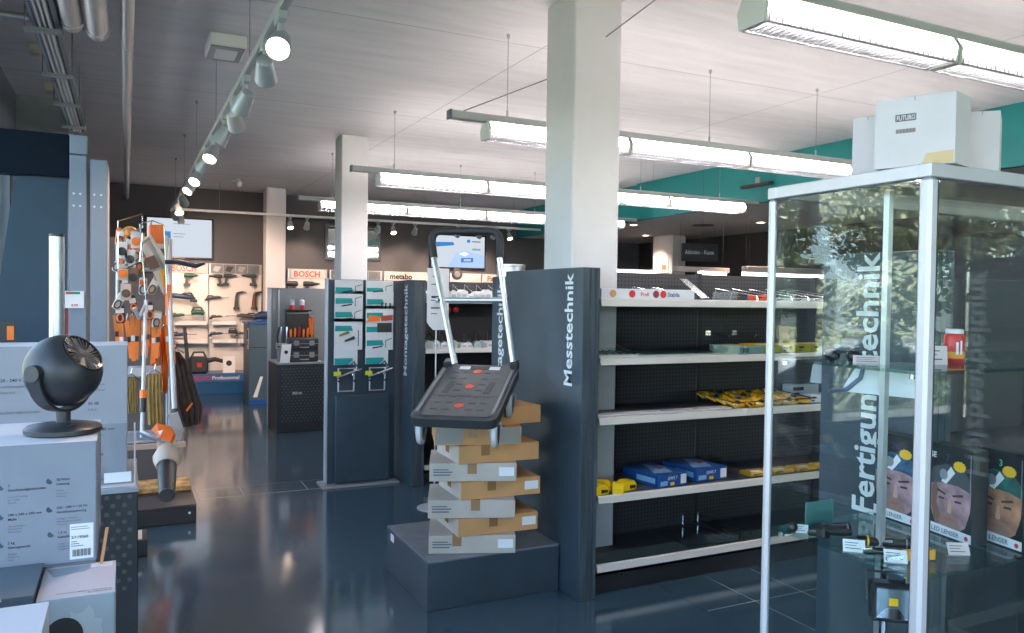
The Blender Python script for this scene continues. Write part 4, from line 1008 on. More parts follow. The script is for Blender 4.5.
# ------------------------------------------------------------------ glass cabinet and its contents
CX0, CX1, CY0, CY1, CZ = 1.53, 2.95, 1.121, 1.596, 1.90
cab = thing('glass_cabinet', 'tall aluminium framed glass display cabinet at the right', 'cabinet', (2.0, 1.35, 0))
PW = 0.030
CABF = mat('cabinet_alu', (0.60, 0.565, 0.59), 0.35, metal=0.35)
GASK = mat('gasket_black', (0.02, 0.02, 0.025), 0.5)
B(CX0+0.01, CY0+0.01, 0.0, CX1-0.01, CY1-0.01, 0.30, b=0.003).build('base', PANEL, cab)
for x, y in ((CX0, CY0), (CX0, CY1-0.022), (CX1-PW, CY0), (CX1-PW, CY1-0.022)):
    wdt = PW if y == CY0 else 0.022
    p = B(x, y, 0.0, x+(PW if y == CY0 else 0.022), y+wdt, CZ-0.03, b=0.007).build('post', CABF, cab)
    if y == CY0 and x == CX0: B(x+PW, y+0.006, 0.31, x+PW+0.006, y+0.03, CZ-0.035).build('gasket', GASK, p)
for (a, b_, c, d) in ((CX0, CY0, CX1, CY0+0.03), (CX0, CY1-0.03, CX1, CY1), (CX0, CY0+0.03, CX0+0.03, CY1-0.03), (CX1-0.03, CY0+0.03, CX1, CY1-0.03)):
    B(a, b_, CZ-0.03, c, d, CZ, b=0.002).build('top_rail', CABF, cab)
    B(a, b_, 0.30, c, d, 0.325, b=0.002).build('bottom_rail', CABF, cab)
B(CX0+0.028, CY0+0.028, CZ-0.008, CX1-0.028, CY1-0.028, CZ-0.002).build('roof_pane', GLASS, cab)
B(CX0+0.012, CY0+PW, 0.325, CX0+0.018, CY1-0.022, CZ-0.03).build('side_pane', GLASS, cab)
B(CX1-0.018, CY0+PW, 0.325, CX1-0.012, CY1-0.022, CZ-0.03).build('side_pane', GLASS, cab)
B(CX0+PW, CY0+0.012, 0.325, CX1-PW, CY0+0.018, CZ-0.03).build('front_pane', GLASS, cab)
B(CX0+0.022, CY1-0.018, 0.325, CX1-0.022, CY1-0.012, CZ-0.03).build('back_pane', GLASS, cab)
B(CX0+0.036, CY0+0.03, CZ-0.075, CX0+0.05, CY0+0.05, CZ-0.03).build('hinge', GASK, cab)
for zs in (1.000, 1.452):
    s = B(CX0+0.022, CY0+0.022, zs-0.008, CX1-0.03, CY1-0.022, zs, b=0.001).build('glass_shelf', GLASSG, cab)
    for x, y in ((CX0+0.026, CY1-0.05), (CX0+0.026, CY0+0.05), (CX1-0.04, CY0+0.05), (CX1-0.04, CY1-0.05)):
        MB().cyl((x, y, zs-0.018), (x, y, zs-0.008), 0.008, n=10).build('shelf_pin', CHROME, s)
B(CX0+0.10, CY0+0.18, 0.33, CX0+0.115, CY0+0.195, CZ-0.03).build('support_bar', ALU, cab)
# boxes on the cabinet roof
def roof_box(A, Bq, Cq, h, label, futuro=False):
    """A near corner, Bq end of the broad face, Cq end of the narrow face (base points on the roof)"""
    A, Bq, Cq = Vector(A), Vector(Bq), Vector(Cq); D = Bq+Cq-A; up_ = Vector((0,0,h)); e = Vector((0,0,0.0006))
    t = thing('white_carton', label, 'box', tuple((A+D)/2), 'white cartons on the cabinet')
    cw = mat('carton_white', (0.68, 0.60, 0.585), 0.65, var=0.05)
    MB().hexa([A+e, Cq+e, D+e, Bq+e], [A+up_, Cq+up_, D+up_, Bq+up_]).build('carton', cw, t)
    ux = (A-Bq).normalized(); nrm = ux.cross(Vector((0,0,1))); L = (A-Bq).length
    m_ = A.lerp(Bq, 0.5)
    MB().slab([Bq.lerp(Cq-A+Bq,0.5)+up_*1.001, A.lerp(Cq,0.5)+up_*1.001, A.lerp(Cq,0.5)+up_*1.001-nrm*0.002, Bq.lerp(Cq-A+Bq,0.5)+up_*1.001-nrm*0.002], 0.0004).build('flap_seam', mat('seam_grey', (0.35, 0.33, 0.32), 0.6), t)
    MB().slab([m_+nrm*0.0004+up_*0.94-ux*0.001, m_+nrm*0.0004+up_*0.94+ux*0.001, m_+nrm*0.0004+up_+ux*0.001, m_+nrm*0.0004+up_-ux*0.001], 0.0002).build('flap_notch', mat('seam_grey', (0.35, 0.33, 0.32), 0.6), t)
    if futuro:
        def F(u, v): return Bq+ux*(L*u)+Vector((0,0,h*v))+nrm*0.0005
        ink = mat('brown_ink', (0.10, 0.05, 0.03), 0.5)
        MB().slab([F(0.26,0.66), F(0.52,0.66), F(0.52,0.76), F(0.26,0.76)], 0.0002).build('name_patch', ink, t)
        text('FUTURO', h*0.10, F(0.275,0.675)+nrm*0.0004, ux, (0,0,1), PAPER, t, bold=0.02, th=0.0002, sx=L*0.235/(h*0.10*3.9))
        mb = MB()
        for i in range(14):
            mb.slab([F(0.27+i*0.018,0.49), F(0.28+i*0.018,0.49), F(0.28+i*0.018,0.55), F(0.27+i*0.018,0.55)], 0.0002)
        mb.build('barcode', ink, t)
        MB().slab([F(0.60,0.02), F(0.985,0.02), F(0.985,0.19), F(0.66,0.17)], 0.0002).build('tape', mat('kraft_tape', (0.62, 0.42, 0.18), 0.4), t)
    return t
roof_box((1.583, 1.105, 1.9), (1.514, 1.25, 1.9), (1.663, 1.127, 1.9), 0.153, 'white carton printed FUTURO on top of the glass cabinet', True)
roof_box((1.598, 1.298, 1.9), (1.568, 1.358, 1.9), (1.698, 1.328, 1.9), 0.142, 'white carton on the cabinet, partly hidden left of the FUTURO carton')
roof_box((1.767, 1.127, 1.9), (1.713, 1.175, 1.9), (1.86, 1.182, 1.9), 0.137, 'white carton on the cabinet, right of the FUTURO carton')

# head-torch boxes
SKIN = mat('printed_skin', (0.46, 0.21, 0.12), 0.5, var=0.45, vscale=22)
SKINP = mat('printed_skin_pink', (0.42, 0.24, 0.27), 0.5, var=0.45, vscale=22)
BLKP = mat('black_carton', (0.012, 0.013, 0.016), 0.3)
def headbox(far, near, h, d, label, code, cc, strapm, skin, badge=True):
    far = Vector(far); near = Vector(near); w = (near-far).length; mid = (far+near)/2; rz = math.atan2(near.y-far.y, near.x-far.x)
    t = thing('head_torch_box', label, 'box', tuple(mid), 'black head torch boxes in the cabinet')
    M = Matrix.Translation(mid) @ Matrix.Rotation(rz, 4, 'Z')
    MB(M).box(-w/2, 0, 0, w/2, d, h, b=0.002).build('carton', BLKP, t)
    f = -0.0006
    def poly(pts, m_, nm, k=1): 
        MB(M).add([(u*w-w/2, f*k, v*h) for u, v in pts], [tuple(range(len(pts)))]).build(nm, m_, t)
    poly([(0.16,0.14),(0.32,0.08),(0.68,0.08),(0.86,0.16),(0.96,0.34),(0.98,0.56),(0.9,0.60),(0.08,0.60),(0.02,0.54),(0.04,0.30)], skin, 'printed_face')
    poly([(0.14,0.16),(0.26,0.10),(0.30,0.22),(0.20,0.36),(0.24,0.52),(0.16,0.60),(0.08,0.5),(0.08,0.32)], mat('printed_shade', (0.22, 0.10, 0.07), 0.5), 'printed_cheek', 2)
    poly([(0.30,0.08),(0.66,0.08),(0.74,0.17),(0.66,0.25),(0.34,0.25),(0.24,0.17)], mat('printed_stubble', (0.30, 0.17, 0.13), 0.5), 'printed_beard', 2)
    poly([(0.0,0.54),(0.3,0.585),(0.7,0.585),(1.0,0.54),(0.98,0.66),(0.80,0.77),(0.4,0.80),(0.10,0.73)], strapm, 'printed_cap', 2)
    poly([(0.30,0.60),(0.42,0.58),(0.62,0.72),(0.52,0.78)], PAPER, 'printed_strap', 3)
    MB(M).add([(-w/2+w*0.36+0.075*w*math.cos(a)*1.3, f*3.5, h*0.68+0.06*h*math.sin(a)) for a in [i*math.pi/6 for i in range(12)]], [tuple(range(12))]).build('printed_lamp', GREYM, t)
    dk = mat('printed_dark', (0.05, 0.03, 0.025), 0.5)
    poly([(0.20,0.485),(0.40,0.455),(0.42,0.475),(0.22,0.51)], dk, 'printed_brow', 3); poly([(0.58,0.455),(0.82,0.485),(0.80,0.51),(0.56,0.475)], dk, 'printed_brow', 3)
    poly([(0.24,0.405),(0.38,0.40),(0.38,0.425),(0.26,0.43)], dk, 'printed_eye', 3); poly([(0.62,0.40),(0.78,0.405),(0.76,0.43),(0.62,0.425)], dk, 'printed_eye', 3)
    poly([(0.45,0.28),(0.50,0.265),(0.56,0.28),(0.53,0.42),(0.49,0.42)], mat('printed_skin_light', (0.58, 0.33, 0.24), 0.5), 'printed_nose', 3)
    poly([(0.36,0.185),(0.64,0.185),(0.60,0.215),(0.5,0.225),(0.40,0.215)], mat('printed_lip', (0.36, 0.12, 0.10), 0.5), 'printed_mouth', 3)
    poly([(0.0,0.01),(1.0,0.01),(1.0,0.105),(0.0,0.12)], PAPER, 'white_band', 3)
    ux = M.to_3x3() @ Vector((1,0,0))
    text('LED LENSER', h*0.07, M @ Vector((-w*0.40, f*4.5, h*0.035)), ux, (0,0,1), INKGREY, t, bold=0.015, th=0)
    MB(M).add([(w*0.40+0.028*w*math.cos(a)*1.5, f*4.5, h*0.055+0.02*h*math.sin(a)*1.3) for a in [i*math.pi/6 for i in range(12)]], [tuple(range(12))]).build('red_dot', RED, t)
    text(code, h*0.085, M @ Vector((-w*0.46, f*2, h*0.845)), ux, (0,0,1), PAPER, t, bold=0.02, th=0)
    text(cc[0], h*0.10, M @ Vector((-w*0.10, f*2, h*0.84)), ux, (0,0,1), cc[1], t, bold=0.02, th=0)
    if badge:
        MB(M).add([(w*0.22+w*0.15*(1 if i % 2 else 0.86)*math.cos(i*math.pi/12), f*4, h*0.80+h*0.062*(1 if i % 2 else 0.86)*math.sin(i*math.pi/12)) for i in range(24)], [tuple(range(24))]).build('yellow_badge', YELLOW, t)
    poly([(0.955,0.55),(0.975,0.55),(0.975,0.95),(0.955,0.95)], GREYM, 'grey_stripe', 3)
    return t
GREENT = mat('printed_green', (0.02, 0.11, 0.09), 0.5, var=0.5, vscale=30); BLUET = mat('printed_blue', (0.025, 0.09, 0.18), 0.5, var=0.5, vscale=30); DARKT = mat('printed_charcoal', (0.06, 0.07, 0.08), 0.5)
headbox((1.917, 1.555, 1.001), (1.898, 1.404, 1.001), 0.235, 0.05, 'black head torch box with blue cap portrait, left of the corner post', 'H', ('7R', BLUET), BLUET, SKINP)
headbox((1.908, 1.38, 1.001), (1.883, 1.244, 1.001), 0.235, 0.05, 'black head torch box half hidden behind the corner post', 'SE', ('7', BLUET), DARKT, SKINP)
headbox((1.971, 1.295, 1.001), (1.946, 1.158, 1.001), 0.235, 0.05, 'black head torch box with green cap portrait, farthest right', 'SEO', ('  3', mat('printed_mint', (0.1, 0.5, 0.35), 0.5)), GREENT, SKIN)
# loose goods on the lower glass shelf
def price_card(x, y, z, rz, label, w=0.05, h=0.03, m_=PAPER, tilt=0.5):
    t = thing('price_card', label, 'price card', (x, y, z), 'price cards in the cabinet')
    M = Matrix.Translation((x, y, z)) @ Matrix.Rotation(rz, 4, 'Z') @ Matrix.Rotation(-tilt, 4, 'X')
    MB(M).box(-w/2, 0, 0, w/2, 0.001, h).build('face', m_, t)
    mb = MB(M); lines(mb, (-w/2, -0.0002, 0), (1,0,0), (0,0,1), [(w*0.1,w*0.7,h*0.7,h*0.76),(w*0.1,w*0.6,h*0.5,h*0.55),(w*0.1,w*0.8,h*0.25,h*0.32)])
    mb.build('print', INKGREY, t)
    MB(M).box(-w/2, 0.001, 0, w/2, 0.016, 0.001).build('foot', m_, t)
price_card(1.575, 1.33, 1.0, R(-42), 'white price card on the lower glass shelf, nearest the left glass')
price_card(1.60, 1.235, 1.0, R(-42), 'white price card on the lower glass shelf near the corner post')
price_card(1.79, 1.21, 1.0, R(-30), 'pinkish price card in front of the green cap head torch box', m_=mat('pink_paper', (0.75, 0.58, 0.56), 0.6))
price_card(1.575, 1.50, 1.0, R(-42), 'small white price card at the far end of the lower glass shelf', 0.04, 0.022)
t = thing('torch', 'black hand torch with yellow ring lying on the lower glass shelf', 'torch', (1.65, 1.31, 1.015))
a, b_ = Vector((1.60, 1.345, 1.022)), Vector((1.70, 1.262, 1.022))
MB().tube([a, a.lerp(b_, 0.15), a.lerp(b_, 0.2), a.lerp(b_, 0.8), a.lerp(b_, 0.86), b_], [0.012, 0.013, 0.0115, 0.0115, 0.0155, 0.0155], 14).build('barrel', DARKP, t, smooth=True)
MB().tube([a.lerp(b_, 0.17), a.lerp(b_, 0.20)], 0.0135, 14).build('ring', YELLOW, t)
MB().tube([a.lerp(b_, 0.83), a.lerp(b_, 0.85)], 0.0162, 14).build('ring', GREYM, t)
text('LENSER', 0.008, a.lerp(b_, 0.40)+Vector((-0.009, -0.010, 0.004)), (b_-a), (0.3, 0.3, 1), LETTER, t)
t = thing('utility_knife', 'orange handled knife lying on the lower glass shelf by the corner post', 'knife', (1.67, 1.245, 1.01))
a, b_ = Vector((1.625, 1.235, 1.013)), Vector((1.72, 1.20, 1.02))
d = (b_-a).normalized()
MB().hexa([a+Vector(q) for q in ((0,-0.012,-0.009),(0.07,-0.030,-0.009),(0.075,-0.012,-0.009),(0.005,0.008,-0.009))], [a+Vector(q) for q in ((0,-0.012,0.012),(0.07,-0.030,0.014),(0.075,-0.012,0.014),(0.005,0.008,0.012))]).build('handle', mat('amber_orange', (0.85, 0.36, 0.02), 0.35), t)
MB().hexa([a+Vector(q) for q in ((-0.05,0.004,-0.006),(0,-0.008,-0.006),(0.004,0.004,-0.006),(-0.045,0.012,-0.006))], [a+Vector(q) for q in ((-0.05,0.004,0.0),(0,-0.008,0.006),(0.004,0.004,0.006),(-0.045,0.012,0.0))]).build('blade', CHROME, t)
t = thing('multitool', 'folded steel multitool on the lower glass shelf behind the price card', 'tool', (1.59, 1.30, 1.01))
MB().tube([(1.585, 1.315, 1.006), (1.62, 1.29, 1.008), (1.645, 1.262, 1.006)], [0.006, 0.009, 0.006], 8).build('body', CHROME, t, smooth=True)
MB().tube([(1.60, 1.30, 1.014), (1.64, 1.265, 1.014)], 0.004, 6).build('grip', DARKP, t)
t = thing('head_torch', 'black head torch with curled strap at the far end of the lower glass shelf', 'head torch', (1.62, 1.46, 1.01))
MB().tube([(1.57, 1.46, 1.012), (1.60, 1.43, 1.02), (1.65, 1.41, 1.016), (1.68, 1.44, 1.02), (1.64, 1.48, 1.016)], 0.009, 8, closed=True).build('strap', DARKP, t, smooth=True)
B(1.575, 1.425, 1.0005, 1.605, 1.455, 1.03, b=0.006).build('lamp', DARKP, t)
t = thing('black_knob', 'small round black knob tool by the left glass of the lower shelf', 'tool', (1.56, 1.515, 1.0))
MB().ball((1.56, 1.512, 1.014), 0.0135, 12, 8).build('knob', DARKP, t, smooth=True); MB().cyl((1.56,1.512,1.0),(1.56,1.512,1.006),0.008,n=10).build('foot', DARKP, t)
t = thing('blister_pack', 'clear blister pack with pale card leaning at the far end of the cabinet', 'package', (1.66, 1.50, 1.0))
B(1.60, 1.505, 1.0005, 1.70, 1.509, 1.075, b=0.001).build('card', mat('pack_teal', (0.06, 0.18, 0.17), 0.4), t); B(1.615, 1.49, 1.01, 1.685, 1.505, 1.05, b=0.006).build('bubble', ACRYL, t)
# upper glass shelf
t = thing('red_can', 'red spray can with white cap on the upper glass shelf', 'can', (1.92, 1.33, 1.452))
c_ = (1.865, 1.29, 1.4525)
MB().lathe(c_, (0,0,1), [(0.0215,0.0),(0.024,0.003),(0.024,0.066),(0.020,0.074)], 24).build('body', mat('can_red', (0.72, 0.035, 0.02), 0.3), t, smooth=True)
MB().lathe(c_, (0,0,1), [(0.0205,0.074),(0.0205,0.083),(0.018,0.085),(0.0,0.0855)], 24).build('cap', WHITEP, t, smooth=True)
MB().lathe(c_, (0,0,1), [(0.0242,0.012),(0.0243,0.013),(0.0243,0.028),(0.0242,0.029)], 24).build('band', mat('can_amber', (0.85, 0.32, 0.03), 0.35), t)
mb = MB(); lines(mb, (c_[0]-0.020, c_[1]-0.0162, 1.475), (0.82,-0.57,0), (0,0,1), [(0.002,0.008,0,0.03),(0.012,0.016,0.0,0.034)]); mb.build('print', PAPER, t)
price_card(1.765, 1.27, 1.452, R(-28), 'pinkish price card left of the red can on the upper glass shelf', 0.062, 0.046, mat('pink_paper', (0.75, 0.58, 0.56), 0.6), 0.1)
t = thing('small_gauge', 'small round grey gauge between the price card and the red can', 'gauge', (1.825, 1.30, 1.452))
MB().lathe((1.825, 1.30, 1.4525), (0,0,1), [(0.012,0.0),(0.013,0.002),(0.013,0.014),(0.009,0.018),(0.0,0.019)], 14).build('body', GREYM, t, smooth=True); B(1.795,1.285,1.4525,1.815,1.30,1.462,b=0.002).build('base', GREYM, t)
t = thing('safety_goggles', 'dark tinted goggles on the upper glass shelf behind the left glass', 'goggles', (1.60, 1.40, 1.452))
for q in (-1, 1): MB().ball((1.60+q*0.018, 1.40-q*0.018, 1.468), 0.02, 12, 8, (1.0, 1.0, 0.8)).build('lens', mat('tinted', (0.02, 0.02, 0.025), 0.08), t, smooth=True)
MB().tube([(1.575, 1.425, 1.47), (1.62, 1.44, 1.475), (1.66, 1.41, 1.475), (1.63, 1.37, 1.47)], 0.004, 6).build('strap', DARKP, t)
price_card(1.62, 1.34, 1.452, R(-42), 'pinkish price card beside the goggles on the upper glass shelf', 0.07, 0.02, mat('pink_paper', (0.75, 0.58, 0.56), 0.6), 0.1)
t = thing('white_leaflet', 'white leaflet sheet hanging below the upper glass shelf behind the glass', 'leaflet', (1.72, 1.42, 1.36))
MB().slab([(1.66,1.40,1.452),(1.79,1.30,1.452),(1.80,1.30,1.36),(1.63,1.43,1.375)], 0.0015).build('sheet', PAPER, t)
MB().tube([(1.60,1.44,1.375),(1.64,1.42,1.38),(1.665,1.40,1.41),(1.67,1.395,1.445)], 0.006, 8).build('curled_edge', mat('leaflet_blue', (0.1, 0.13, 0.2), 0.4), t)
# flood light under the lower shelf
t = thing('flood_light', 'black square work flood light under the lower glass shelf', 'lamp', (1.66, 1.31, 0.9))
FM = Matrix.Translation((1.60, 1.245, 0.905)) @ Matrix.Rotation(R(-40), 4, 'Z')
MB(FM).box(-0.045, -0.012, -0.045, 0.045, 0.03, 0.045, b=0.006).build('housing', DARKP, t)
MB(FM).box(-0.034, -0.0135, -0.034, 0.034, -0.012, 0.034).build('reflector', mat('flood_reflector', (0.35, 0.42, 0.47), 0.15, metal=0.7), t)
MB(FM).box(-0.008, -0.016, -0.004, 0.012, -0.0135, 0.014, b=0.001).build('led_chip', YELLOW, t)
MB(FM).prism([(-0.034,-0.034),(0.034,-0.034),(0.012,-0.010),(-0.012,-0.010)], 'xz', -0.0145, -0.0135).build('reflector_fin', CHROME, t)
MB(FM).tube([(-0.05,0.01,0.0),(-0.05,0.03,0.06),(0.05,0.03,0.06),(0.05,0.01,0.0)], 0.004, 6).build('bracket', DARKP, t)
t = thing('stand_pole', 'chrome pole with black foot carrying the flood light inside the cabinet', 'pole', (1.62, 1.30, 0.33))
MB().cyl((1.628, 1.288, 0.33), (1.628, 1.288, 0.99), 0.008, n=12).build('pole', CHROME, t); MB().lathe((1.628,1.288,0.3255),(0,0,1),[(0.05,0),(0.05,0.006),(0.0,0.008)],20).build('foot', DARKP, t)
# lettered panel on the camera side of the cabinet, out of frame, mirrored in the front pane
end_panel(2.75, 0.05, 0.62, 1.766, 'Holzbearbeitung', 0.11, 0.43, 0.98, 'slate end panel lettered Holzbearbeitung just outside the right edge, mirrored in the cabinet glass')
# ------------------------------------------------------------------ left foreground: pedestals, cartons, fan
PERF = mat('perforation_grey', (0.085, 0.095, 0.10), 0.5)
def pedestal(x0, y0, x1, y1, h, label, dots):
    t = thing('pedestal', label, 'pedestal', ((x0+x1)/2, (y0+y1)/2, 0), 'dark dotted pedestals')
    B(x0, y0, 0, x1, y1, h-0.02, b=0.003).build('body', mat('pedestal_black', (0.028, 0.031, 0.036), 0.45, var=0.15), t)
    B(x0-0.002, y0-0.002, h-0.02, x1+0.002, y1+0.002, h, b=0.002).build('top_board', mat('pedestal_top', (0.35, 0.37, 0.40), 0.3), t)
    mb = MB(); zr = 0
    z0, z1 = dots
    n = 0
    z = z1
    while z > z0:
        x = x1-0.03-(0.02 if n % 2 else 0)
        while x > max(x0+0.02, x1-0.5):
            mb.cyl((x, y0-0.0008, z), (x, y0+0.002, z), 0.0095, n=8); x -= 0.042
        z -= 0.034; n += 1
    o = mb.build('dot_pattern', PERF, t); o['kind'] = 'stuff'
    return t
p1 = pedestal(-0.72, 3.535, 0.045, 4.15, 0.81, 'black dotted pedestal at the left edge carrying the rear printed carton', (0.40, 0.775))
GCARD = mat('grey_white_carton', (0.36, 0.36, 0.40), 0.55, var=0.03)
def spec_block(parent, x, y, z, s, title, lines_, m_=INK):
    """icon, bold heading, grey small print on a -Y face"""
    MB().add([(x+0.011*s+0.011*s*math.cos(a), y-0.0012, z+0.004*s+0.011*s*math.sin(a)) for a in [math.pi*0.6+i*math.pi/8 for i in range(11)]], [tuple(range(11))]).build('icon', mat('icon_teal', (0.05, 0.09, 0.12), 0.5), parent)
    for i, ln in enumerate(title): text(ln, 0.0125*s, (x+0.033*s, y-0.001, z+0.004*s-0.0165*s*i), (1,0,0), (0,0,1), m_, parent, bold=0.012, th=0)
    for i, ln in enumerate(lines_): text(ln, 0.0095*s, (x+0.033*s, y-0.001, z-0.0165*s*len(title)-0.002-0.0105*s*i), (1,0,0), (0,0,1), INKGREY, parent, th=0)
rb = thing('printed_carton', 'large grey-white printed carton standing on the dotted pedestal behind the fan', 'box', (-0.3, 3.85, 0.81), 'printed cartons at the left')
B(-0.60, 3.72, 0.8105, 0.006, 4.02, 1.376, b=0.003).build('carton', GCARD, rb)
B(-0.60, 3.722, 1.376, 0.006, 4.018, 1.3768).build('top_flap', CARD, rb)
for i, (zz, a, b_) in enumerate(((1.235, '220 - 240 V / 50 Hz', ['Anschlussspannung', 'elektrisch']), (1.13, '3', ['Geschwindigkeitsstufen']), (1.02, '350 x 350 x 460 mm', ['Abmessungen']), (0.915, '50 Watt', ['Leistung']))):
    for xx in (-0.46, -0.142):
        text(a if xx < -0.3 else ['50 Hz', '50 dB', '240 x 380 mm', '50 Watt'][i], 0.017, (xx, 3.719, zz), (1,0,0), (0,0,1), INK, rb, bold=0.01, th=0)
        for j, q in enumerate(b_): text(q if xx < -0.3 else ['Anschluss', 'Leise', 'Gewicht', 'Leistung'][i], 0.0155, (xx, 3.719, zz-0.024*(j+1)), (1,0,0), (0,0,1), INKGREY, rb, th=0)
# acrylic tent sign in front of it
ts = thing('acrylic_sign', 'clear acrylic tent sign with white card leaning on the pedestal edge', 'sign', (-0.04, 3.62, 0.81))
MB().slab([(-0.09,3.60,0.812),(0.035,3.60,0.812),(0.035,3.69,1.05),(-0.09,3.69,1.05)], 0.003).build('front_sheet', ACRYL, ts)
MB().prism([(3.60,0.8105),(3.69,1.05),(3.695,1.05),(3.60+0.02,0.8105)], 'yz', 0.030, 0.036).build('side_edge', mat('acryl_edge', (0.72, 0.68, 0.68), 0.3), ts)
B(-0.09, 3.56, 0.8105, 0.035, 3.60, 0.815, b=0.001).build('foot', mat('acryl_edge', (0.72, 0.68, 0.68), 0.3), ts)
MB().slab([(-0.08,3.5975,0.822),(0.02,3.5975,0.822),(0.02,3.612,0.86),(-0.08,3.612,0.86)], 0.001).build('card', PAPER, ts)
MB().prism([(3.64,0.93),(3.68,1.03),(3.684,1.03),(3.65,0.90)], 'yz', 0.0362, 0.0372).build('red_mark', RED, ts)

# second pedestal under the front carton
p2 = pedestal(-0.72, 2.46, -0.078, 2.98, 0.857, 'dark pedestal under the front printed carton and the fan', (0.1, 0.5))
fb = thing('printed_carton', 'grey-white carton with German specifications carrying the round fan', 'box', (-0.3, 2.65, 0.857), 'printed cartons at the left')
fy = 2.45
B(-0.42, fy, 0.8575, -0.072, 2.86, 1.19, b=0.003).build('carton', mat('front_carton', (0.25, 0.27, 0.33), 0.5, var=0.04), fb)
B(-0.42, fy+0.002, 1.19, -0.072, 2.858, 1.1912).build('top_flap', CARD, fb)
spec_block(fb, -0.305, fy, 1.078, 0.74, ['3', 'Geschwindigkeitsstufen'], ['Leise bis kräftig', 'per Taste', 'Speeds'])
spec_block(fb, -0.305, fy, 1.0, 0.74, ['240 x 240 x 240 mm', 'Maße'], ['Abmessungen', 'Dimensions', 'Afmetingen'])
spec_block(fb, -0.305, fy, 0.925, 0.74, ['2 kg', 'Nettogewicht'], ['Weight', 'Poids net', 'Peso'])
spec_block(fb, -0.193, fy, 1.085, 0.74, ['50 Watt', 'Leistung'], ['Power', 'Puissance', 'Potenza'])
spec_block(fb, -0.193, fy, 1.008, 0.74, ['220 - 240 V / 50 Hz', 'Anschlussspannung'], ['Voltage / Tension', 'Alimentation secteur', 'Tensione'])
spec_block(fb, -0.190, fy, 0.94, 0.74, ['1,5 m', 'Kabellänge'], ['Length of cable', 'Longueur', 'Lunghezza'])
B(-0.137, fy-0.0012, 0.868, -0.08, fy, 0.965).build('barcode_label', PAPER, fb)
mb = MB()
for i in range(16): mb.box(-0.131+i*0.0029, fy-0.0018, 0.876, -0.131+i*0.0029+(0.0018 if i % 3 else 0.001), fy-0.0012, 0.895)
mb.build('barcode', INK, fb)
text('2/119060', 0.011, (-0.134, fy-0.0018, 0.925), (1,0,0), (0,0,1), INK, fb, bold=0.02, th=0)
mb = MB(); lines(mb, (-0.134, fy-0.0012, 0.90), (1,0,0), (0,0,1), [(0,0.02,0.01,0.012),(0,0.014,0.016,0.018),(0,0.03,0.004,0.006),(0,0.045,0.050,0.0515),(0,0.04,0.056,0.0575)]); mb.build('print', INKGREY, fb)
wh_ = B(-0.075, fy-0.012, 0.86, -0.068, fy-0.002, 0.95, b=0.001); 
t = thing('wooden_strip', 'thin orange wooden strip leaning on the front carton corner', 'strip', (-0.06, 2.43, 0.853))
MB().slab([(-0.064,2.43,0.8535),(-0.056,2.43,0.8535),(-0.042,2.44,0.95),(-0.050,2.44,0.95)], 0.004).build('strip', mat('orange_wood', (0.55, 0.24, 0.10), 0.5), t)

# round fan
fn = thing('round_fan', 'dark spherical table fan with tilted grille on the front carton', 'fan', (-0.165, 2.63, 1.191))
FC = Vector((-0.163, 2.62, 1.372)); FR = 0.103
FANM = mat('fan_charcoal', (0.035, 0.036, 0.042), 0.38, var=0.1, vscale=4)
fd = Vector((0.63, -0.45, 0.63)).normalized()
prof = []
for i in range(15):
    a = -math.pi/2+i*(math.pi/2+0.92)/14; prof.append((FR*math.cos(a), FR*math.sin(a)))
prof.append((FR*0.60, FR*0.80)); prof.append((FR*0.565, FR*0.74))
MB().lathe(FC, fd, prof, 40).build('ball_housing', FANM, fn, smooth=True)
MB().lathe(FC, fd, [(FR*0.61,FR*0.785),(FR*0.63,FR*0.80),(FR*0.60,FR*0.83),(FR*0.56,FR*0.82),(FR*0.555,FR*0.78)], 40).build('grille_ring', mat('fan_ring', (0.02, 0.02, 0.022), 0.2), fn, smooth=True)
MB().lathe(FC, fd, [(FR*0.56,FR*0.70),(FR*0.56,FR*0.72),(0.0,FR*0.74)], 32).build('grille_back', mat('grille_dark', (0.02, 0.018, 0.017), 0.4), fn)
gu = fd.orthogonal().normalized(); gv = fd.cross(gu)
gr = MB()
for i in range(28):
    a = 2*math.pi*i/28; p = FC+fd*FR*0.79
    gr.tube([p+(gu*math.cos(a)+gv*math.sin(a))*FR*0.12, p+(gu*math.cos(a+0.5)+gv*math.sin(a+0.5))*FR*0.57], 0.0011, 4)
gr.build('grille_bars', mat('grille_grey', (0.18, 0.17, 0.17), 0.3), fn)['kind'] = 'stuff'
MB().lathe(FC, fd, [(FR*0.14,FR*0.77),(FR*0.14,FR*0.805),(0.0,FR*0.81)], 20).build('grille_hub', FANM, fn)
bl = MB()
for i in range(5):
    a = 2*math.pi*i/5; p = FC+fd*FR*0.745
    e = gu*math.cos(a)+gv*math.sin(a); e2 = gu*math.cos(a+0.7)+gv*math.sin(a+0.7)
    bl.slab([p+e*FR*0.1, p+e*FR*0.53, p+e2*FR*0.53+fd*0.006, p+e2*FR*0.1+fd*0.004], 0.001)
bl.build('fan_blades', mat('blade_brown', (0.10, 0.085, 0.075), 0.35), fn)
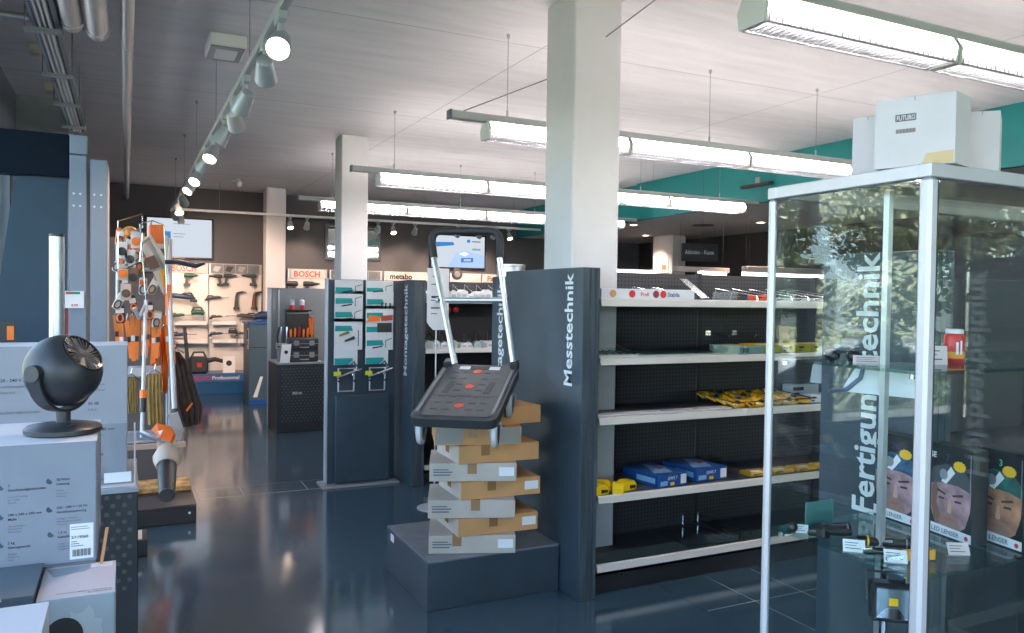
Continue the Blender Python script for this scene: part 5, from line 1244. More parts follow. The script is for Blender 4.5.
# U bracket around the ball
ax = Vector((0.60, 0.80, 0)).normalized()
pts = []
for i in range(19):
    a = math.pi*(1.02+0.96*i/18); pts.append(FC+ax*math.cos(a)*(FR+0.009)+Vector((0,0,1))*math.sin(a)*(FR+0.012))
bk = MB(); side = ax.cross(Vector((0,0,1))).normalized()*0.021
vs = []
for p in pts:
    nrm = (p-FC).normalized()*0.004
    vs += [p-side-nrm, p+side-nrm, p+side+nrm, p-side+nrm]
fs = []
for i in range(18): fs += [(i*4+j, i*4+(j+1) % 4, i*4+4+(j+1) % 4, i*4+4+j) for j in range(4)]
fs += [(3,2,1,0), tuple(18*4+j for j in range(4))]
bk.add(vs, fs).build('bracket', FANM, fn, smooth=True)
for s_ in (-1, 1): MB().cyl(FC+ax*s_*(FR-0.004), FC+ax*s_*(FR+0.016), 0.0235, n=20).build('pivot_disc', FANM, fn, smooth=True)
MB().cyl((FC.x, FC.y, 1.222), (FC.x, FC.y, 1.258), 0.019, n=16).build('neck', FANM, fn)
MB().lathe((FC.x, FC.y, 1.1915), (0,0,1), [(0.092,0.0),(0.101,0.004),(0.101,0.016),(0.094,0.022),(0.045,0.031),(0.0,0.033)], 40).build('base', FANM, fn, smooth=True)
MB().cyl((FC.x+0.02, FC.y-0.062, 1.2195), (FC.x+0.02, FC.y-0.062, 1.2225), 0.010, n=14).build('button', mat('fan_ring', (0.02, 0.02, 0.022), 0.2), fn)

# low cartons in front
lowst = thing('low_plinth', 'dark low plinth under the small cartons at the lower left', 'plinth', (-0.3, 2.0, 0))
B(-0.72, 1.4, 0.0, -0.02, 2.455, 0.415, b=0.004).build('body', mat('pedestal_black', (0.028, 0.031, 0.036), 0.45), lowst)
B(-0.722, 1.398, 0.415, -0.018, 2.457, 0.4195, b=0.001).build('top_board', PANEL, lowst)
wb = thing('window_carton', 'white carton with a round dark hole in front of the specification carton', 'box', (-0.1, 2.3, 0.42), 'low cartons at the lower left')
wy, wt = 2.19, 0.852
B(-0.194, wy, 0.42, -0.024, 2.448, wt, b=0.003).build('carton', mat('slate_white_carton', (0.33, 0.38, 0.42), 0.5, var=0.06), wb)
B(-0.194, wy+0.002, wt, -0.024, 2.446, wt+0.0012).build('top_flap', mat('flap_white', (0.60, 0.58, 0.62), 0.5, var=0.04), wb)
MB().slab([(-0.19,2.43,wt+0.0014),(-0.06,2.43,wt+0.0014),(-0.10,2.38,wt+0.002),(-0.17,2.36,wt+0.002)], 0.0008).build('flap_sheet', mat('flap_blue', (0.30, 0.36, 0.42), 0.5), wb)
B(-0.085, 2.405, wt+0.0013, -0.032, 2.438, wt+0.002).build('label_patch', PAPER, wb)
text('TURBINIX 10MM-CROWN', 0.0105, (-0.030, 2.225, wt+0.0015), (-1,0,0), (0,-1,0), INKGREY, wb, bold=0.01, th=0.0004)
text('GALONT IK', 0.0105, (-0.030, 2.212, wt+0.0015), (-1,0,0), (0,-1,0), INK, wb, bold=0.01, th=0.0004)
MB().add([(-0.135+0.042*math.cos(i*math.pi/12), wy-0.0008, 0.76+0.045*math.sin(i*math.pi/12)) for i in range(24)], [tuple(range(24))]).build('round_hole', mat('hole_black', (0.01, 0.01, 0.012), 0.6), wb)
MB().add([(-0.095+(0.04+0.008*math.sin(i*2.1))*math.cos(i*math.pi/10), wy-0.0005, 0.775+(0.045+0.012*math.cos(i*1.7))*math.sin(i*math.pi/10)) for i in range(20)], [tuple(range(20))]).build('print', mat('map_grey', (0.42, 0.46, 0.49), 0.5), wb)
db = thing('slate_carton', 'dark slate carton between the white holed carton and the pale blue one', 'box', (-0.28, 2.3, 0.42), 'low cartons at the lower left')
B(-0.36, 2.19, 0.42, -0.199, 2.448, 0.868, b=0.003).build('carton', mat('slate_carton', (0.10, 0.14, 0.17), 0.45), db)
B(-0.36, 2.192, 0.868, -0.199, 2.446, 0.8692).build('top_flap', mat('slate_flap', (0.12, 0.16, 0.19), 0.45), db)
bb = thing('pale_carton', 'pale blue-white carton nearest the camera at the lower left', 'box', (-0.25, 1.85, 0.42), 'low cartons at the lower left')
B(-0.40, 1.60, 0.42, -0.158, 2.085, 0.885, b=0.003).build('carton', mat('pale_carton', (0.55, 0.62, 0.70), 0.45), bb)
B(-0.40, 1.602, 0.885, -0.158, 2.083, 0.8862).build('top_flap', mat('pale_flap', (0.60, 0.66, 0.74), 0.45), bb)
MB().slab([(-0.262,1.65,0.8866),(-0.258,1.65,0.8866),(-0.262,2.083,0.8866),(-0.266,2.083,0.8866)], 0.0005).build('flap_seam', INKGREY, bb)
lf = thing('white_leaflet', 'white folded leaflet leaning at the far lower left edge', 'leaflet', (-0.33, 2.14, 0.87))
MB().slab([(-0.36,2.10,0.8702),(-0.262,2.10,0.8702),(-0.31,2.14,1.0),(-0.36,2.14,1.0)], 0.002).build('sheet', PAPER, lf)
MB().slab([(-0.36,2.175,0.8702),(-0.262,2.175,0.8702),(-0.31,2.143,1.0),(-0.36,2.143,1.0)], 0.002).build('sheet', PAPER, lf)
# ------------------------------------------------------------------ garden tool display at the left
NAVY = mat('navy_panel', (0.004, 0.010, 0.018), 0.8, spec=0.15)
BLUEP = mat('steel_blue_panel', (0.012, 0.040, 0.070), 0.45, var=0.12, vscale=2)
UPR = mat('upright_grey', (0.21, 0.25, 0.31), 0.45)
nv = thing('partition_panel', 'dark blue partition with navy header at the left edge', 'partition', (-0.6, 5.1, 0))
B(-0.87, 5.02, 2.232, -0.286, 5.12, 2.47, b=0.004).build('header', NAVY, nv)
x1_, x0_ = -0.292, -0.544
MB().prism([(x0_, 2.224), (x1_, 2.244), (x1_-0.02, 0.0), (x0_-0.28, 0.0)], 'xz', 5.05, 5.09).build('panel', BLUEP, nv)
for k, (xa, xb, zt, yd) in enumerate(((-0.282, -0.200, 2.466, 5.0), (-0.181, -0.097, 2.338, 5.0))):
    t = thing('display_upright', 'flat grey steel upright of the garden tool display, '+['left, with price tag','right, beside the wire rack'][k], 'upright', ((xa+xb)/2, yd, 0), 'steel uprights of the garden tool display')
    B(xa, yd, 0, xb, yd+(0.06 if k == 0 else 0.42), zt-0.11 if k == 0 else zt, b=0.003).build('post', UPR, t)
    if k == 0: B(xa, yd-0.002, zt-0.105, xb+0.004, yd+0.06, zt, b=0.004).build('head_plate', UPR, t)
    if k == 1: B(xb, yd+0.01, 0, xb+0.004, yd+0.41, zt-0.02).build('pink_lit_side', mat('side_pink_light', (0.55, 0.50, 0.48), 0.5), t)  # pink light on the upright's right face, put into this sheet's colour
    for zz in (2.143, 2.076):
        for xx in (xa+0.02, xb-0.03):
            MB().cyl((xx, yd-0.004, zz), (xx, yd, zz), 0.006, n=8).build('bolt', ALU, t)
tg = thing('price_tag', 'white price tag with green bar and red print on the left upright', 'price tag', (-0.25, 4.99, 1.55))
B(-0.303, 4.985, 1.51, -0.211, 4.988, 1.604, b=0.001).build('sheet', PAPER, tg)
B(-0.3, 4.9835, 1.587, -0.23, 4.985, 1.601).build('green_bar', mat('tag_green', (0.0, 0.25, 0.15), 0.5), tg)
B(-0.298, 4.9825, 1.587, -0.269, 4.9835, 1.598).build('red_bar', RED, tg)
text('4,99', 0.02, (-0.274, 4.984, 1.519), (1,0,0), (0,0,1), RED, tg, bold=0.02, th=0)
B(-0.302, 5.02, 1.30, -0.290, 5.03, 1.55).build('red_strip', mat('maroon', (0.30, 0.03, 0.03), 0.5), tg)
tp = thing('silver_post', 'round silver post with dark cap behind the fan', 'post', (-0.29, 4.2, 0))
MB().cyl((-0.291, 4.25, 0.006), (-0.291, 4.25, 1.855), 0.032, n=24).build('tube', ALU, tp, smooth=True)
MB().cyl((-0.291, 4.25, 1.855), (-0.291, 4.25, 1.868), 0.033, n=24).build('cap', DARKP, tp); MB().lathe((-0.291,4.25,0),(0,0,1),[(0.09,0),(0.09,0.008),(0.0,0.01)],20).build('foot', DARKP, tp)
t = thing('leaflet_holder', 'small dark leaflet holder with orange sheet at the far left', 'leaflet', (-0.55, 4.6, 1.2))
a_, b__ = (-0.492, 4.05, 1.386), (-0.436, 4.05, 1.469)
B(a_[0]-0.05, 4.05, a_[2]-0.02, b__[0], 4.06, b__[2], b=0.001).build('holder', DARKP, t); B(-0.466, 4.046, a_[2], -0.44, 4.05, 1.447).build('orange_sheet', ORANGE, t)
B(a_[0]-0.05, 4.06, 0.812, a_[0]-0.03, 4.08, b__[2]-0.02).build('stand', DARKP, t)

DY = 6.3
base = thing('display_plinth', 'low dark wooden plinth under the garden tools', 'plinth', (0.1, 6.2, 0))
B(-0.45, 5.90, 0.0, 0.445, 6.62, 0.115, b=0.004).build('body', mat('plinth_dark', (0.035, 0.03, 0.03), 0.5), base)
B(-0.452, 5.898, 0.115, 0.447, 6.622, 0.127, b=0.002).build('top_board', mat('plinth_top', (0.09, 0.07, 0.065), 0.4, var=0.3, stretch=(1,8,1)), base)
MB().cyl((0.40, 5.895, 0.07), (0.40, 5.90, 0.07), 0.008, n=10).build('cable_grommet', ALU, base)
t = thing('floor_box', 'small black box on the floor beside the plinth with a white label', 'box', (0.0, 5.3, 0))
B(-0.15, 5.25, 0, 0.12, 5.50, 0.10, b=0.004).build('body', mat('pedestal_black', (0.028, 0.031, 0.036), 0.45), t); MB().slab([(0.02,5.27,0.1004),(0.09,5.27,0.1004),(0.09,5.33,0.14),(0.02,5.33,0.14)], 0.002).build('label', PAPER, t)
fbx = thing('flame_carton', 'flat carton printed in orange flames under the leaf blower', 'box', (0.12, 6.4, 0.127))
B(-0.10, 6.28, 0.1275, 0.435, 6.60, 0.175, b=0.003).build('carton', mat('flame_print', (0.75, 0.30, 0.06), 0.5, var=0.7, vscale=14, col2=(0.95, 0.55, 0.2)), fbx)
B(-0.10, 6.2795, 0.13, 0.435, 6.2798, 0.145).build('base_print', mat('flame_dark', (0.12, 0.05, 0.02), 0.5), fbx)
# wire rack
rk = thing('wire_rack', 'silver wire rack carrying the orange garden tools', 'rack', (0.1, 6.6, 0.127))
for xx, yy in ((-0.06, 6.70), (0.31, 6.70), (-0.06, 7.2), (0.31, 7.2)): MB().cyl((xx, yy, 0.0 if yy > 6.62 else 0.127), (xx, yy, 2.02), 0.012, n=8).build('post', ALUP, rk)
for zz in (1.784, 0.988, 0.45, 2.0):
    MB().tube([(-0.06, 6.70, zz), (0.31, 6.70, zz), (0.31, 7.2, zz), (-0.06, 7.2, zz)], 0.009, 6, closed=True).build('shelf_frame', ALUP, rk)
    w_ = MB()
    for k in range(12): w_.cyl((-0.06, 6.73+k*0.04, zz), (0.31, 6.73+k*0.04, zz), 0.003, n=5)
    w_.build('shelf_wires', ALUP, rk)['kind'] = 'stuff'
B(-0.06, 6.685, 0.957, 0.31, 6.70, 1.027, b=0.002).build('front_bar', ALUP, rk)
B(-0.20, 7.22, 0.0, 0.33, 7.26, 2.05, b=0.003).build('back_sheet', mat('rack_back', (0.16, 0.12, 0.10), 0.6), rk)
MB().tube([(-0.056, 6.6, 2.021), (0.106, 6.6, 2.088), (0.106, 6.6, 2.194), (-0.056, 6.6, 2.132)], 0.005, 6, closed=True).build('top_basket', CHROME, rk)
bm_ = mat('beam_tan', (0.5, 0.36, 0.28), 0.5)
B(-0.10, 6.63, 0.40, 0.42, 6.67, 0.44, b=0.003).build('lower_bar', bm_, rk)
# orange packs / guides hanging in a bundle
rnd = random.Random(21)
for k in range(11):
    x = -0.074+k*0.038; zt = 1.43-0.02*(k % 3); zb = zt-rnd.uniform(0.26, 0.36)
    t = thing('orange_guide_bar', 'orange guide sleeve hanging in the wire rack, '+ORDW[k]+' from the left', 'tool sleeve', (x, 6.55, zb), 'orange sleeves hanging in the rack')
    lean = rnd.uniform(-0.03, 0.05)
    MB().hexa([(x-0.014+lean, 6.53, zb), (x+0.016+lean, 6.53, zb), (x+0.016+lean, 6.56, zb), (x-0.014+lean, 6.56, zb)], [(x-0.016, 6.55, zt), (x+0.016, 6.55, zt), (x+0.016, 6.58, zt), (x-0.016, 6.58, zt)]).build('sleeve', mat('orange_cloth', (0.90, 0.22, 0.03), 0.5, var=0.15), t)
    MB().tube([(x, 6.565, zt), (x+0.005, 6.60, zt+0.05), (x, 6.66, zt+0.06)], 0.003, 5).build('hook', CHROME, t)
    MB().box(x-0.012+lean*0.5, 6.534, (zt+zb)/2-0.02, x+0.012+lean*0.5, 6.54, (zt+zb)/2+0.02).build('label_patch', PAPER if k % 2 else INK, t)
# chainsaw standing in the rack top
def W6(px, py): return None
cs = thing('chainsaw', 'orange and white chainsaw standing upright on the wire rack', 'chainsaw', (0.192, 6.45, 1.622), None)
pp = [(0.097, 6.45, 1.952), (0.157, 6.45, 1.991), (0.28, 6.45, 1.818), (0.302, 6.45, 1.548), (0.247, 6.45, 1.6)]
MB().slab(pp, 0.10).build('housing', mat('tool_offwhite', (0.62, 0.58, 0.54), 0.45), cs)
pp = [(0.225, 6.42, 1.756), (0.279, 6.42, 1.802), (0.294, 6.42, 1.564), (0.252, 6.42, 1.637)]
MB().slab(pp, 0.03).build('cover', mat('amber_orange', (0.85, 0.36, 0.02), 0.35), cs)
MB().tube([(0.097, 6.42, 1.965), (0.156, 6.38, 2.016), (0.243, 6.38, 1.858), (0.293, 6.42, 1.757)], 0.016, 8).build('handle', mat('tool_offwhite', (0.62, 0.58, 0.54), 0.45), cs, smooth=True)
MB().slab([(0.13, 6.4, 1.855), (0.183, 6.4, 1.879), (0.224, 6.4, 1.799), (0.157, 6.4, 1.768)], 0.06).build('engine', mat('tool_brown', (0.12, 0.06, 0.04), 0.5), cs)
op = thing('orange_case', 'bright orange ribbed case on top of the wire rack', 'case', (0.2, 6.5, 1.936))
a_, b__ = (0.152, 6.5, 1.934), (0.261, 6.5, 2.112)
B(a_[0], 6.5, a_[2], b__[0], 6.62, b__[2], b=0.012).build('body', ORANGE, op)
for k in range(5):
    xx = a_[0]+0.012+k*(b__[0]-a_[0]-0.024)/4; B(xx-0.006, 6.49, a_[2]+0.04, xx+0.006, 6.5, b__[2]-0.01, b=0.002).build('rib', ORANGE, op)
B(a_[0], 6.488, a_[2], b__[0], 6.50, a_[2]+0.035, b=0.002).build('label', PAPER, op)
hb = thing('orange_helmet', 'small orange safety helmet in the top basket', 'helmet', (0.024, 6.6, 2.054))
c_ = (0.024, 6.62, 2.048)
MB().ball(c_, 0.055, 16, 10, (1, 1.1, 0.95)).build('shell', mat('helmet_orange', (0.85, 0.33, 0.05), 0.35), hb, smooth=True); MB().lathe((c_[0], c_[1], c_[2]-0.02), (0,0,1), [(0.058,-0.004),(0.066,-0.002),(0.066,0.003),(0.055,0.006)], 18).build('brim', mat('helmet_orange', (0.85, 0.33, 0.05), 0.35), hb)
yb_ = thing('yellow_bottle', 'small yellow oil bottle beside the orange case on the rack', 'bottle', (0.111, 6.5, 1.918))
c_ = (0.111, 6.5, 1.94)
MB().lathe(c_, (0,0,1), [(0.02,0.0),(0.022,0.004),(0.022,0.07),(0.01,0.085),(0.01,0.10),(0.0,0.10)], 14).build('bottle', YELLOW, yb_, smooth=True); MB().cyl((c_[0],c_[1],c_[2]+0.1),(c_[0],c_[1],c_[2]+0.115),0.011,n=10).build('cap', DARKP, yb_)
# clear hanging packs at the left of the rack
for k, (px, py) in enumerate(((122, 250), (130, 258), (123, 272), (133, 276), (126, 292), (136, 240))):
    P0 = (((-0.028, 6.35, 1.905), (0.024, 6.35, 1.85), (-0.021, 6.35, 1.747), (0.044, 6.35, 1.72), (-0.002, 6.35, 1.604), (0.063, 6.35, 1.981)))[k]
    t = thing('blister_pack', ['clear spool pack hanging top left in the rack', 'clear pack with black spool hanging in the rack', 'pale pack hanging left of the chainsaw', 'brown pack hanging right below the spool packs', 'pale pack lowest of the hanging packs', 'clear pack nearest the yellow bottle'][k], 'package', P0, 'packs hanging at the left of the rack')
    x, y, z_ = P0
    B(x-0.035, y, z_-0.06, x+0.035, y+0.004, z_+0.06, b=0.002).build('card', (CARD, CARD, BEIGE, mat('pack_brown', (0.2, 0.11, 0.07), 0.5), BEIGE, CARD)[k], t)
    MB().lathe((x, y-0.022, z_-0.01), (0,1,0), [(0.014,0.0),(0.03,0.003),(0.03,0.019),(0.014,0.022)], 16).build('spool', (DARKP, DARKP, ORANGE, DARKP, mat('tool_brown', (0.12, 0.06, 0.04), 0.5), ORANGE)[k], t)
    MB().tube([(x, y+0.002, z_+0.05), (x, y+0.15, z_+0.055), (x, 6.72, z_+0.06)], 0.003, 5).build('hook', CHROME, t)
# trimmer shafts
t = thing('grass_trimmer', 'long grass trimmer with silver shaft standing right on the plinth', 'trimmer', (0.37, 6.4, 0.13))
a, b_ = Vector((0.32, 6.2, 0.695)), Vector((0.269, 6.45, 2.026))
MB().tube([a, b_], 0.019, 10).build('shaft', ALUP, t, smooth=True)
MB().slab([(0.271, 6.15, 0.726), (0.337, 6.15, 0.744), (0.377, 6.15, 0.612), (0.351, 6.15, 0.534), (0.298, 6.15, 0.559)], 0.04).build('guard', mat('guard_grey', (0.42, 0.44, 0.46), 0.5), t)
MB().tube([a.lerp(b_, 0.0), a.lerp(b_, 0.05)], 0.026, 10).build('collar', DARKP, t)
MB().tube([(0.254, 6.3, 1.826), (0.341, 6.3, 1.829), (0.464, 6.3, 1.804), (0.527, 6.3, 1.828)], [0.016, 0.02, 0.018, 0.010], 8).build('side_handle', mat('navy_plastic', (0.02, 0.03, 0.05), 0.4), t)
MB().tube([(0.278, 6.38, 1.66), (0.287, 6.34, 1.365)], 0.024, 10).build('orange_sleeve', ORANGE, t)
t = thing('grass_trimmer', 'grass trimmer with orange joint standing left on the plinth', 'trimmer', (0.15, 6.4, 0.13))
a, b_ = Vector((0.102, 6.15, 0.572)), Vector((0.131, 6.4, 1.547))
MB().tube([a, b_], 0.014, 10).build('shaft', ALUP, t, smooth=True)
MB().tube([a.lerp(b_, 0.28), a.lerp(b_, 0.34)], 0.024, 10).build('orange_joint', ORANGE, t); MB().tube([a.lerp(b_, 0.18), a.lerp(b_, 0.28)], 0.022, 10).build('joint', DARKP, t)
MB().tube([(0.102, 6.15, 0.614), (0.153, 6.12, 0.587), (0.204, 6.1, 0.559)], [0.022, 0.026, 0.018], 8).build('gear_head', ALU, t, smooth=True)
MB().tube([(0.131, 6.4, 1.517), (0.083, 6.3, 1.417), (0.05, 6.25, 1.49)], 0.014, 8).build('loop_handle', ALUP, t, smooth=True)
og = thing('orange_guard', 'bright orange blade guard lying over the leaf blower', 'guard', (0.222, 6.05, 0.609))
MB().slab([(0.158, 6.05, 0.641), (0.196, 6.05, 0.688), (0.273, 6.05, 0.662), (0.299, 6.05, 0.604), (0.278, 6, 0.557), (0.214, 6, 0.589)], 0.05).build('shell', ORANGE, og); MB().slab([(0.201, 6.02, 0.636), (0.233, 6.02, 0.641), (0.214, 6, 0.603)], 0.012).build('mark', PAPER, og)
# leaf blower pointing at the camera
lb = thing('leaf_blower', 'beige leaf blower with black nozzle pointing forward on the plinth', 'leaf blower', (0.26, 6.1, 0.13))
n0, n1 = Vector((0.254, 5.86, 0.218)), Vector((0.27, 6.25, 0.339))
MB().tube([n0, n0.lerp(n1, 0.5), n1], [0.052, 0.060, 0.066], 18).build('nozzle', DARKP, lb, smooth=True)
MB().lathe(n0, n0-n1, [(0.045,-0.004),(0.053,-0.004),(0.053,0.004),(0.045,0.004)], 18).build('nozzle_rim', mat('rim_grey', (0.1, 0.1, 0.1), 0.4), lb)
n2 = Vector((0.276, 6.4, 0.429))
MB().tube([n1, n1.lerp(n2, 0.5), n2], [0.075, 0.10, 0.07], 12).build('body', BEIGE, lb, smooth=True)
MB().tube([n2+Vector((-0.05,0,0)), n2+Vector((-0.06,-0.02,0.10)), n2+Vector((0.02,-0.04,0.13)), n2+Vector((0.06,0,0.02))], 0.018, 8).build('handle', BEIGE, lb, smooth=True)
MB().ball(n1.lerp(n2, 0.7)+Vector((0,-0.09,0.02)), 0.02, 10, 6).build('cap', mat('tool_brown', (0.12, 0.06, 0.04), 0.5), lb)
# clothes
def garment(name, label, top_w, pts, m, thick, cat, extra=None):
    t = thing(name, label, cat, pts[0], None)
    # pts: left/right pairs from top to bottom (world), folded cloth with pleats
    L = pts[0::2]; Rr = pts[1::2]; n = 15; vs = []; fs = []
    for i, (a, b_) in enumerate(zip(L, Rr)):
        a = Vector(a); b_ = Vector(b_)
        for j in range(n):
            p = a.lerp(b_, j/(n-1)); p.y += thick*math.sin(j*1.9+i*0.35)*(0.35+0.65*i/len(L)); vs.append(p)
    for i in range(len(L)-1):
        for j in range(n-1): fs.append((i*n+j, i*n+j+1, (i+1)*n+j+1, (i+1)*n+j))
    k = len(vs); vs += [v+Vector((0, 0.05, 0)) for v in vs]
    fs += [tuple(q+k for q in reversed(f)) for f in fs]
    for i in range(len(L)-1): fs += [(i*n, (i+1)*n, (i+1)*n+k, i*n+k), (i*n+n-1, i*n+n-1+k, (i+1)*n+n-1+k, (i+1)*n+n-1)]
    r = len(L)-1
    for j in range(n-1): fs += [(j, j+k, j+1+k, j+1), (r*n+j, r*n+j+1, r*n+j+1+k, r*n+j+k)]
    MB().add(vs, fs).build('cloth', m, t, smooth=True)
    tp_ = (Vector(pts[0])+Vector(pts[1]))/2+Vector((0,0.03,0))
    MB().tube([tp_+Vector((-0.06,0,-0.01)), tp_+Vector((0,0,0.03)), tp_+Vector((0.06,0,-0.01))], 0.006, 6).tube([tp_+Vector((0,0,0.03)), tp_+Vector((0.01,0.0,0.07)), tp_+Vector((0.0,0.04,0.08))], 0.004, 5).build('hanger', CHROME, t)
    if extra: extra(t)
    return t
garment('work_jacket', 'dark brown work jacket hanging at the right end of the rack', 0.2, [(0.317, 6.6, 1.147), (0.374, 6.6, 1.146), (0.311, 6.6, 1.024), (0.446, 6.6, 1.036), (0.318, 6.6, 0.893), (0.498, 6.6, 0.847), (0.34, 6.6, 0.737), (0.542, 6.6, 0.704), (0.391, 6.6, 0.556), (0.521, 6.6, 0.579)], BROWNC, 0.02, 'jacket',
    lambda t: MB().slab([(0.417, 6.57, 0.699), (0.46, 6.57, 0.759), (0.467, 6.57, 0.743), (0.424, 6.57, 0.683)], 0.004).build('orange_piping', ORANGE, t))
garment('work_trousers', 'khaki work trousers hanging between the trimmer shafts', 0.2, [(0.141, 6.5, 0.992), (0.244, 6.5, 0.989), (0.141, 6.5, 0.887), (0.244, 6.5, 0.868), (0.142, 6.5, 0.759), (0.251, 6.5, 0.746), (0.149, 6.5, 0.608), (0.259, 6.5, 0.61)], KHAKI, 0.015, 'trousers')
garment('work_gloves', 'olive work gloves hanging at the left under the rack bar', 0.2, [(-0, 6.65, 0.952), (0.068, 6.65, 0.95), (-0, 6.65, 0.823), (0.075, 6.65, 0.812), (0.014, 6.65, 0.677), (0.076, 6.65, 0.69)], KHAKI, 0.012, 'gloves')
garment('orange_vest', 'orange vest edge hanging between the trousers and the dark jacket', 0.2, [(0.232, 6.6, 1.317), (0.288, 6.6, 1.317), (0.24, 6.6, 1.087), (0.296, 6.6, 1.071), (0.248, 6.6, 0.841), (0.283, 6.6, 0.825)], mat('orange_cloth', (0.90, 0.22, 0.03), 0.5), 0.01, 'vest')
garment('orange_harness', 'orange harness straps hanging right of the sleeves', 0.2, [(0.149, 6.6, 1.257), (0.219, 6.6, 1.256), (0.163, 6.6, 1.165), (0.233, 6.6, 1.149), (0.164, 6.6, 1.043), (0.219, 6.6, 1.042)], mat('orange_cloth', (0.90, 0.22, 0.03), 0.5), 0.01, 'harness')

# more goods crowding the rack
rnd = random.Random(33)
spots = [((-0.042, 6.5, 2.015),'o'), ((0.011, 6.45, 1.956),'b'), ((0.07, 6.4, 1.897),'w'), ((-0.048, 6.4, 1.82),'w'), ((0.09, 6.42, 1.825),'o'), ((0.005, 6.42, 1.669),'o'), ((0.111, 6.45, 1.657),'w'), ((-0.041, 6.4, 1.545),'t'), ((0.045, 6.45, 1.523),'b'), ((0.16, 6.5, 1.472),'b'), ((0.208, 6.5, 1.412),'t'), ((-0.041, 6.45, 1.449),'b'), ((0.187, 6.5, 1.659),'t')]
wl = ['beside the helmet', 'under the helmet', 'left of the chainsaw handle', 'far left of the rack, upper', 'behind the chainsaw handle', 'middle of the left packs', 'below the chainsaw body', 'far left above the sleeves', 'above the sleeves, middle', 'above the sleeves, right', 'right above the orange harness', 'far left just above the sleeves', 'between chainsaw and trimmer shaft']
for k, (p, c) in enumerate(spots):
    x, y, z_ = p
    t = thing('hanging_accessory', {'o': 'orange', 'b': 'black', 'w': 'pale', 't': 'tan'}[c]+' accessory pack hanging in the wire rack, '+wl[k], 'accessory', p, 'accessories crowding the wire rack')
    m_ = {'o': ORANGE, 'b': STOOL, 'w': CARD, 't': BEIGE}[c]
    a = rnd.uniform(-0.5, 0.5)
    M = Matrix.Translation(p) @ Matrix.Rotation(a, 4, 'Y')
    q_ = rnd.uniform(0.7, 1.15)
    MB(M).box(-0.03*q_, -0.012, -0.075, 0.03*q_, 0.012, 0.055, b=0.01).build('pack', m_, t)
    MB(M).box(-0.026*q_, -0.014, 0.0, 0.026*q_, -0.0122, 0.035).build('label_patch', PAPER if c != 'w' else ORANGE, t)
    MB(M).tube([(0.02*math.cos(i*math.pi/7), -0.02, -0.035+0.03*math.sin(i*math.pi/7)) for i in range(14)], 0.005, 6, closed=True).build('loop', STOOL if c != 'b' else ORANGE, t)
    MB().tube([(x, y, z_+0.05), (x, y+0.10, z_+0.07), (x, 6.72, z_+0.07)], 0.003, 5).build('hook', CHROME, t)
for k, (a, b_) in enumerate((((-0.054, 6.3, 2.03), (-0.053, 6.3, 1.774)), ((0.088, 6.3, 2.094), (0.13, 6.35, 1.547)))):
    t = thing('wire_hanger', 'bent chrome display wire in front of the hanging packs, '+['left','right'][k]+' one', 'wire', a, 'bent display wires')
    a = Vector(a); b_ = Vector(b_)
    MB().tube([a, a+Vector((0.08,0,0.03)), a+Vector((0.16,0,0.0)), b_+Vector((0.14,0,0.05)), b_+Vector((0.06,0,0)), b_], 0.005, 6, closed=True).build('loop', CHROME, t)
    MB().tube([a+Vector((0.08,0,0.03)), a+Vector((0.08,0.4,0.03))], 0.005, 6).build('arm', CHROME, t)
# ------------------------------------------------------------------ back wall tool displays
BY = 13.9
def wall_bay(xa, xb, zt, label, header, hm=None, photos=False, ledges=()):
    t = thing('tool_wall_bay', label, 'display wall', ((xa+xb)/2, BY+0.1, 0), 'display bays on the back wall')
    B(xa, BY+0.06, 0.0, xb, BY+0.195, zt-0.17, b=0.003).build('backboard', CREAM, t)
    B(xa, BY+0.05, zt-0.17, xb, BY+0.195, zt, b=0.003).build('header_board', mat('header_grey_board', (0.40, 0.40, 0.41), 0.5), t)
    B(xa, BY+0.045, 0.0, xa+0.025, BY+0.06, zt, b=0.002).build('side_rail', ALUP, t)
    if header:
        hw = min(xb-xa-0.1, 0.85)
        B(xa+0.06, BY+0.04, zt-0.165, xa+0.06+hw, BY+0.05, zt-0.01, b=0.002).build('header_sign', mat('header_cream', (0.62, 0.56, 0.52), 0.5), t)
        text(header, 0.14, (xa+0.10, BY+0.036, zt-0.135), (1,0,0), (0,0,1), hm, t, bold=0.03, th=0)
    if photos:
        n = 4; w_ = (xb-xa-0.06)/n
        for k in range(n):
            x0 = xa+0.03+k*w_; B(x0, BY+0.044, zt-0.16, x0+w_*0.96, BY+0.05, zt-0.01, b=0.001).build('photo_panel', mat('photo_grey', (0.14, 0.145, 0.15), 0.4), t)
            MB().slab([(x0+w_*0.15, BY+0.0435, zt-0.12), (x0+w_*0.55, BY+0.0435, zt-0.14), (x0+w_*0.85, BY+0.0435, zt-0.05), (x0+w_*0.3, BY+0.0435, zt-0.04)], 0.0005).build('photo_shape', (mat('photo_light', (0.4, 0.4, 0.4), 0.4), INK, mat('photo_mid', (0.3, 0.28, 0.27), 0.4), INKGREY)[k], t)
    for (lx0, lx1, lz) in ledges:
        s_ = B(lx0, BY-0.12, lz-0.012, lx1, BY+0.06, lz, b=0.002).build('ledge', WHITEP, t)
        B(lx0, BY-0.124, lz-0.06, lx1, BY-0.118, lz, b=0.001).build('price_strip', PAPER, s_)
    return t
ZT = 2.102
L3, L4 = 1.149, 0.85
xA0, xA1, xB1 = 0.312, 1.218, 2.068
wall_bay(xA0, xA1, ZT, 'cream tool wall bay with red BOSCH header left of the photo header bay', None, RED, ledges=((xA0+0.4, xA1-0.03, L3), (xA0+0.4, xA1-0.03, L4)))
bs = thing('brand_sign', 'grey header sign with red BOSCH lettering over the left tool bay', 'sign', (xA0+0.6, BY, ZT-0.1), 'brand signs on the back wall')
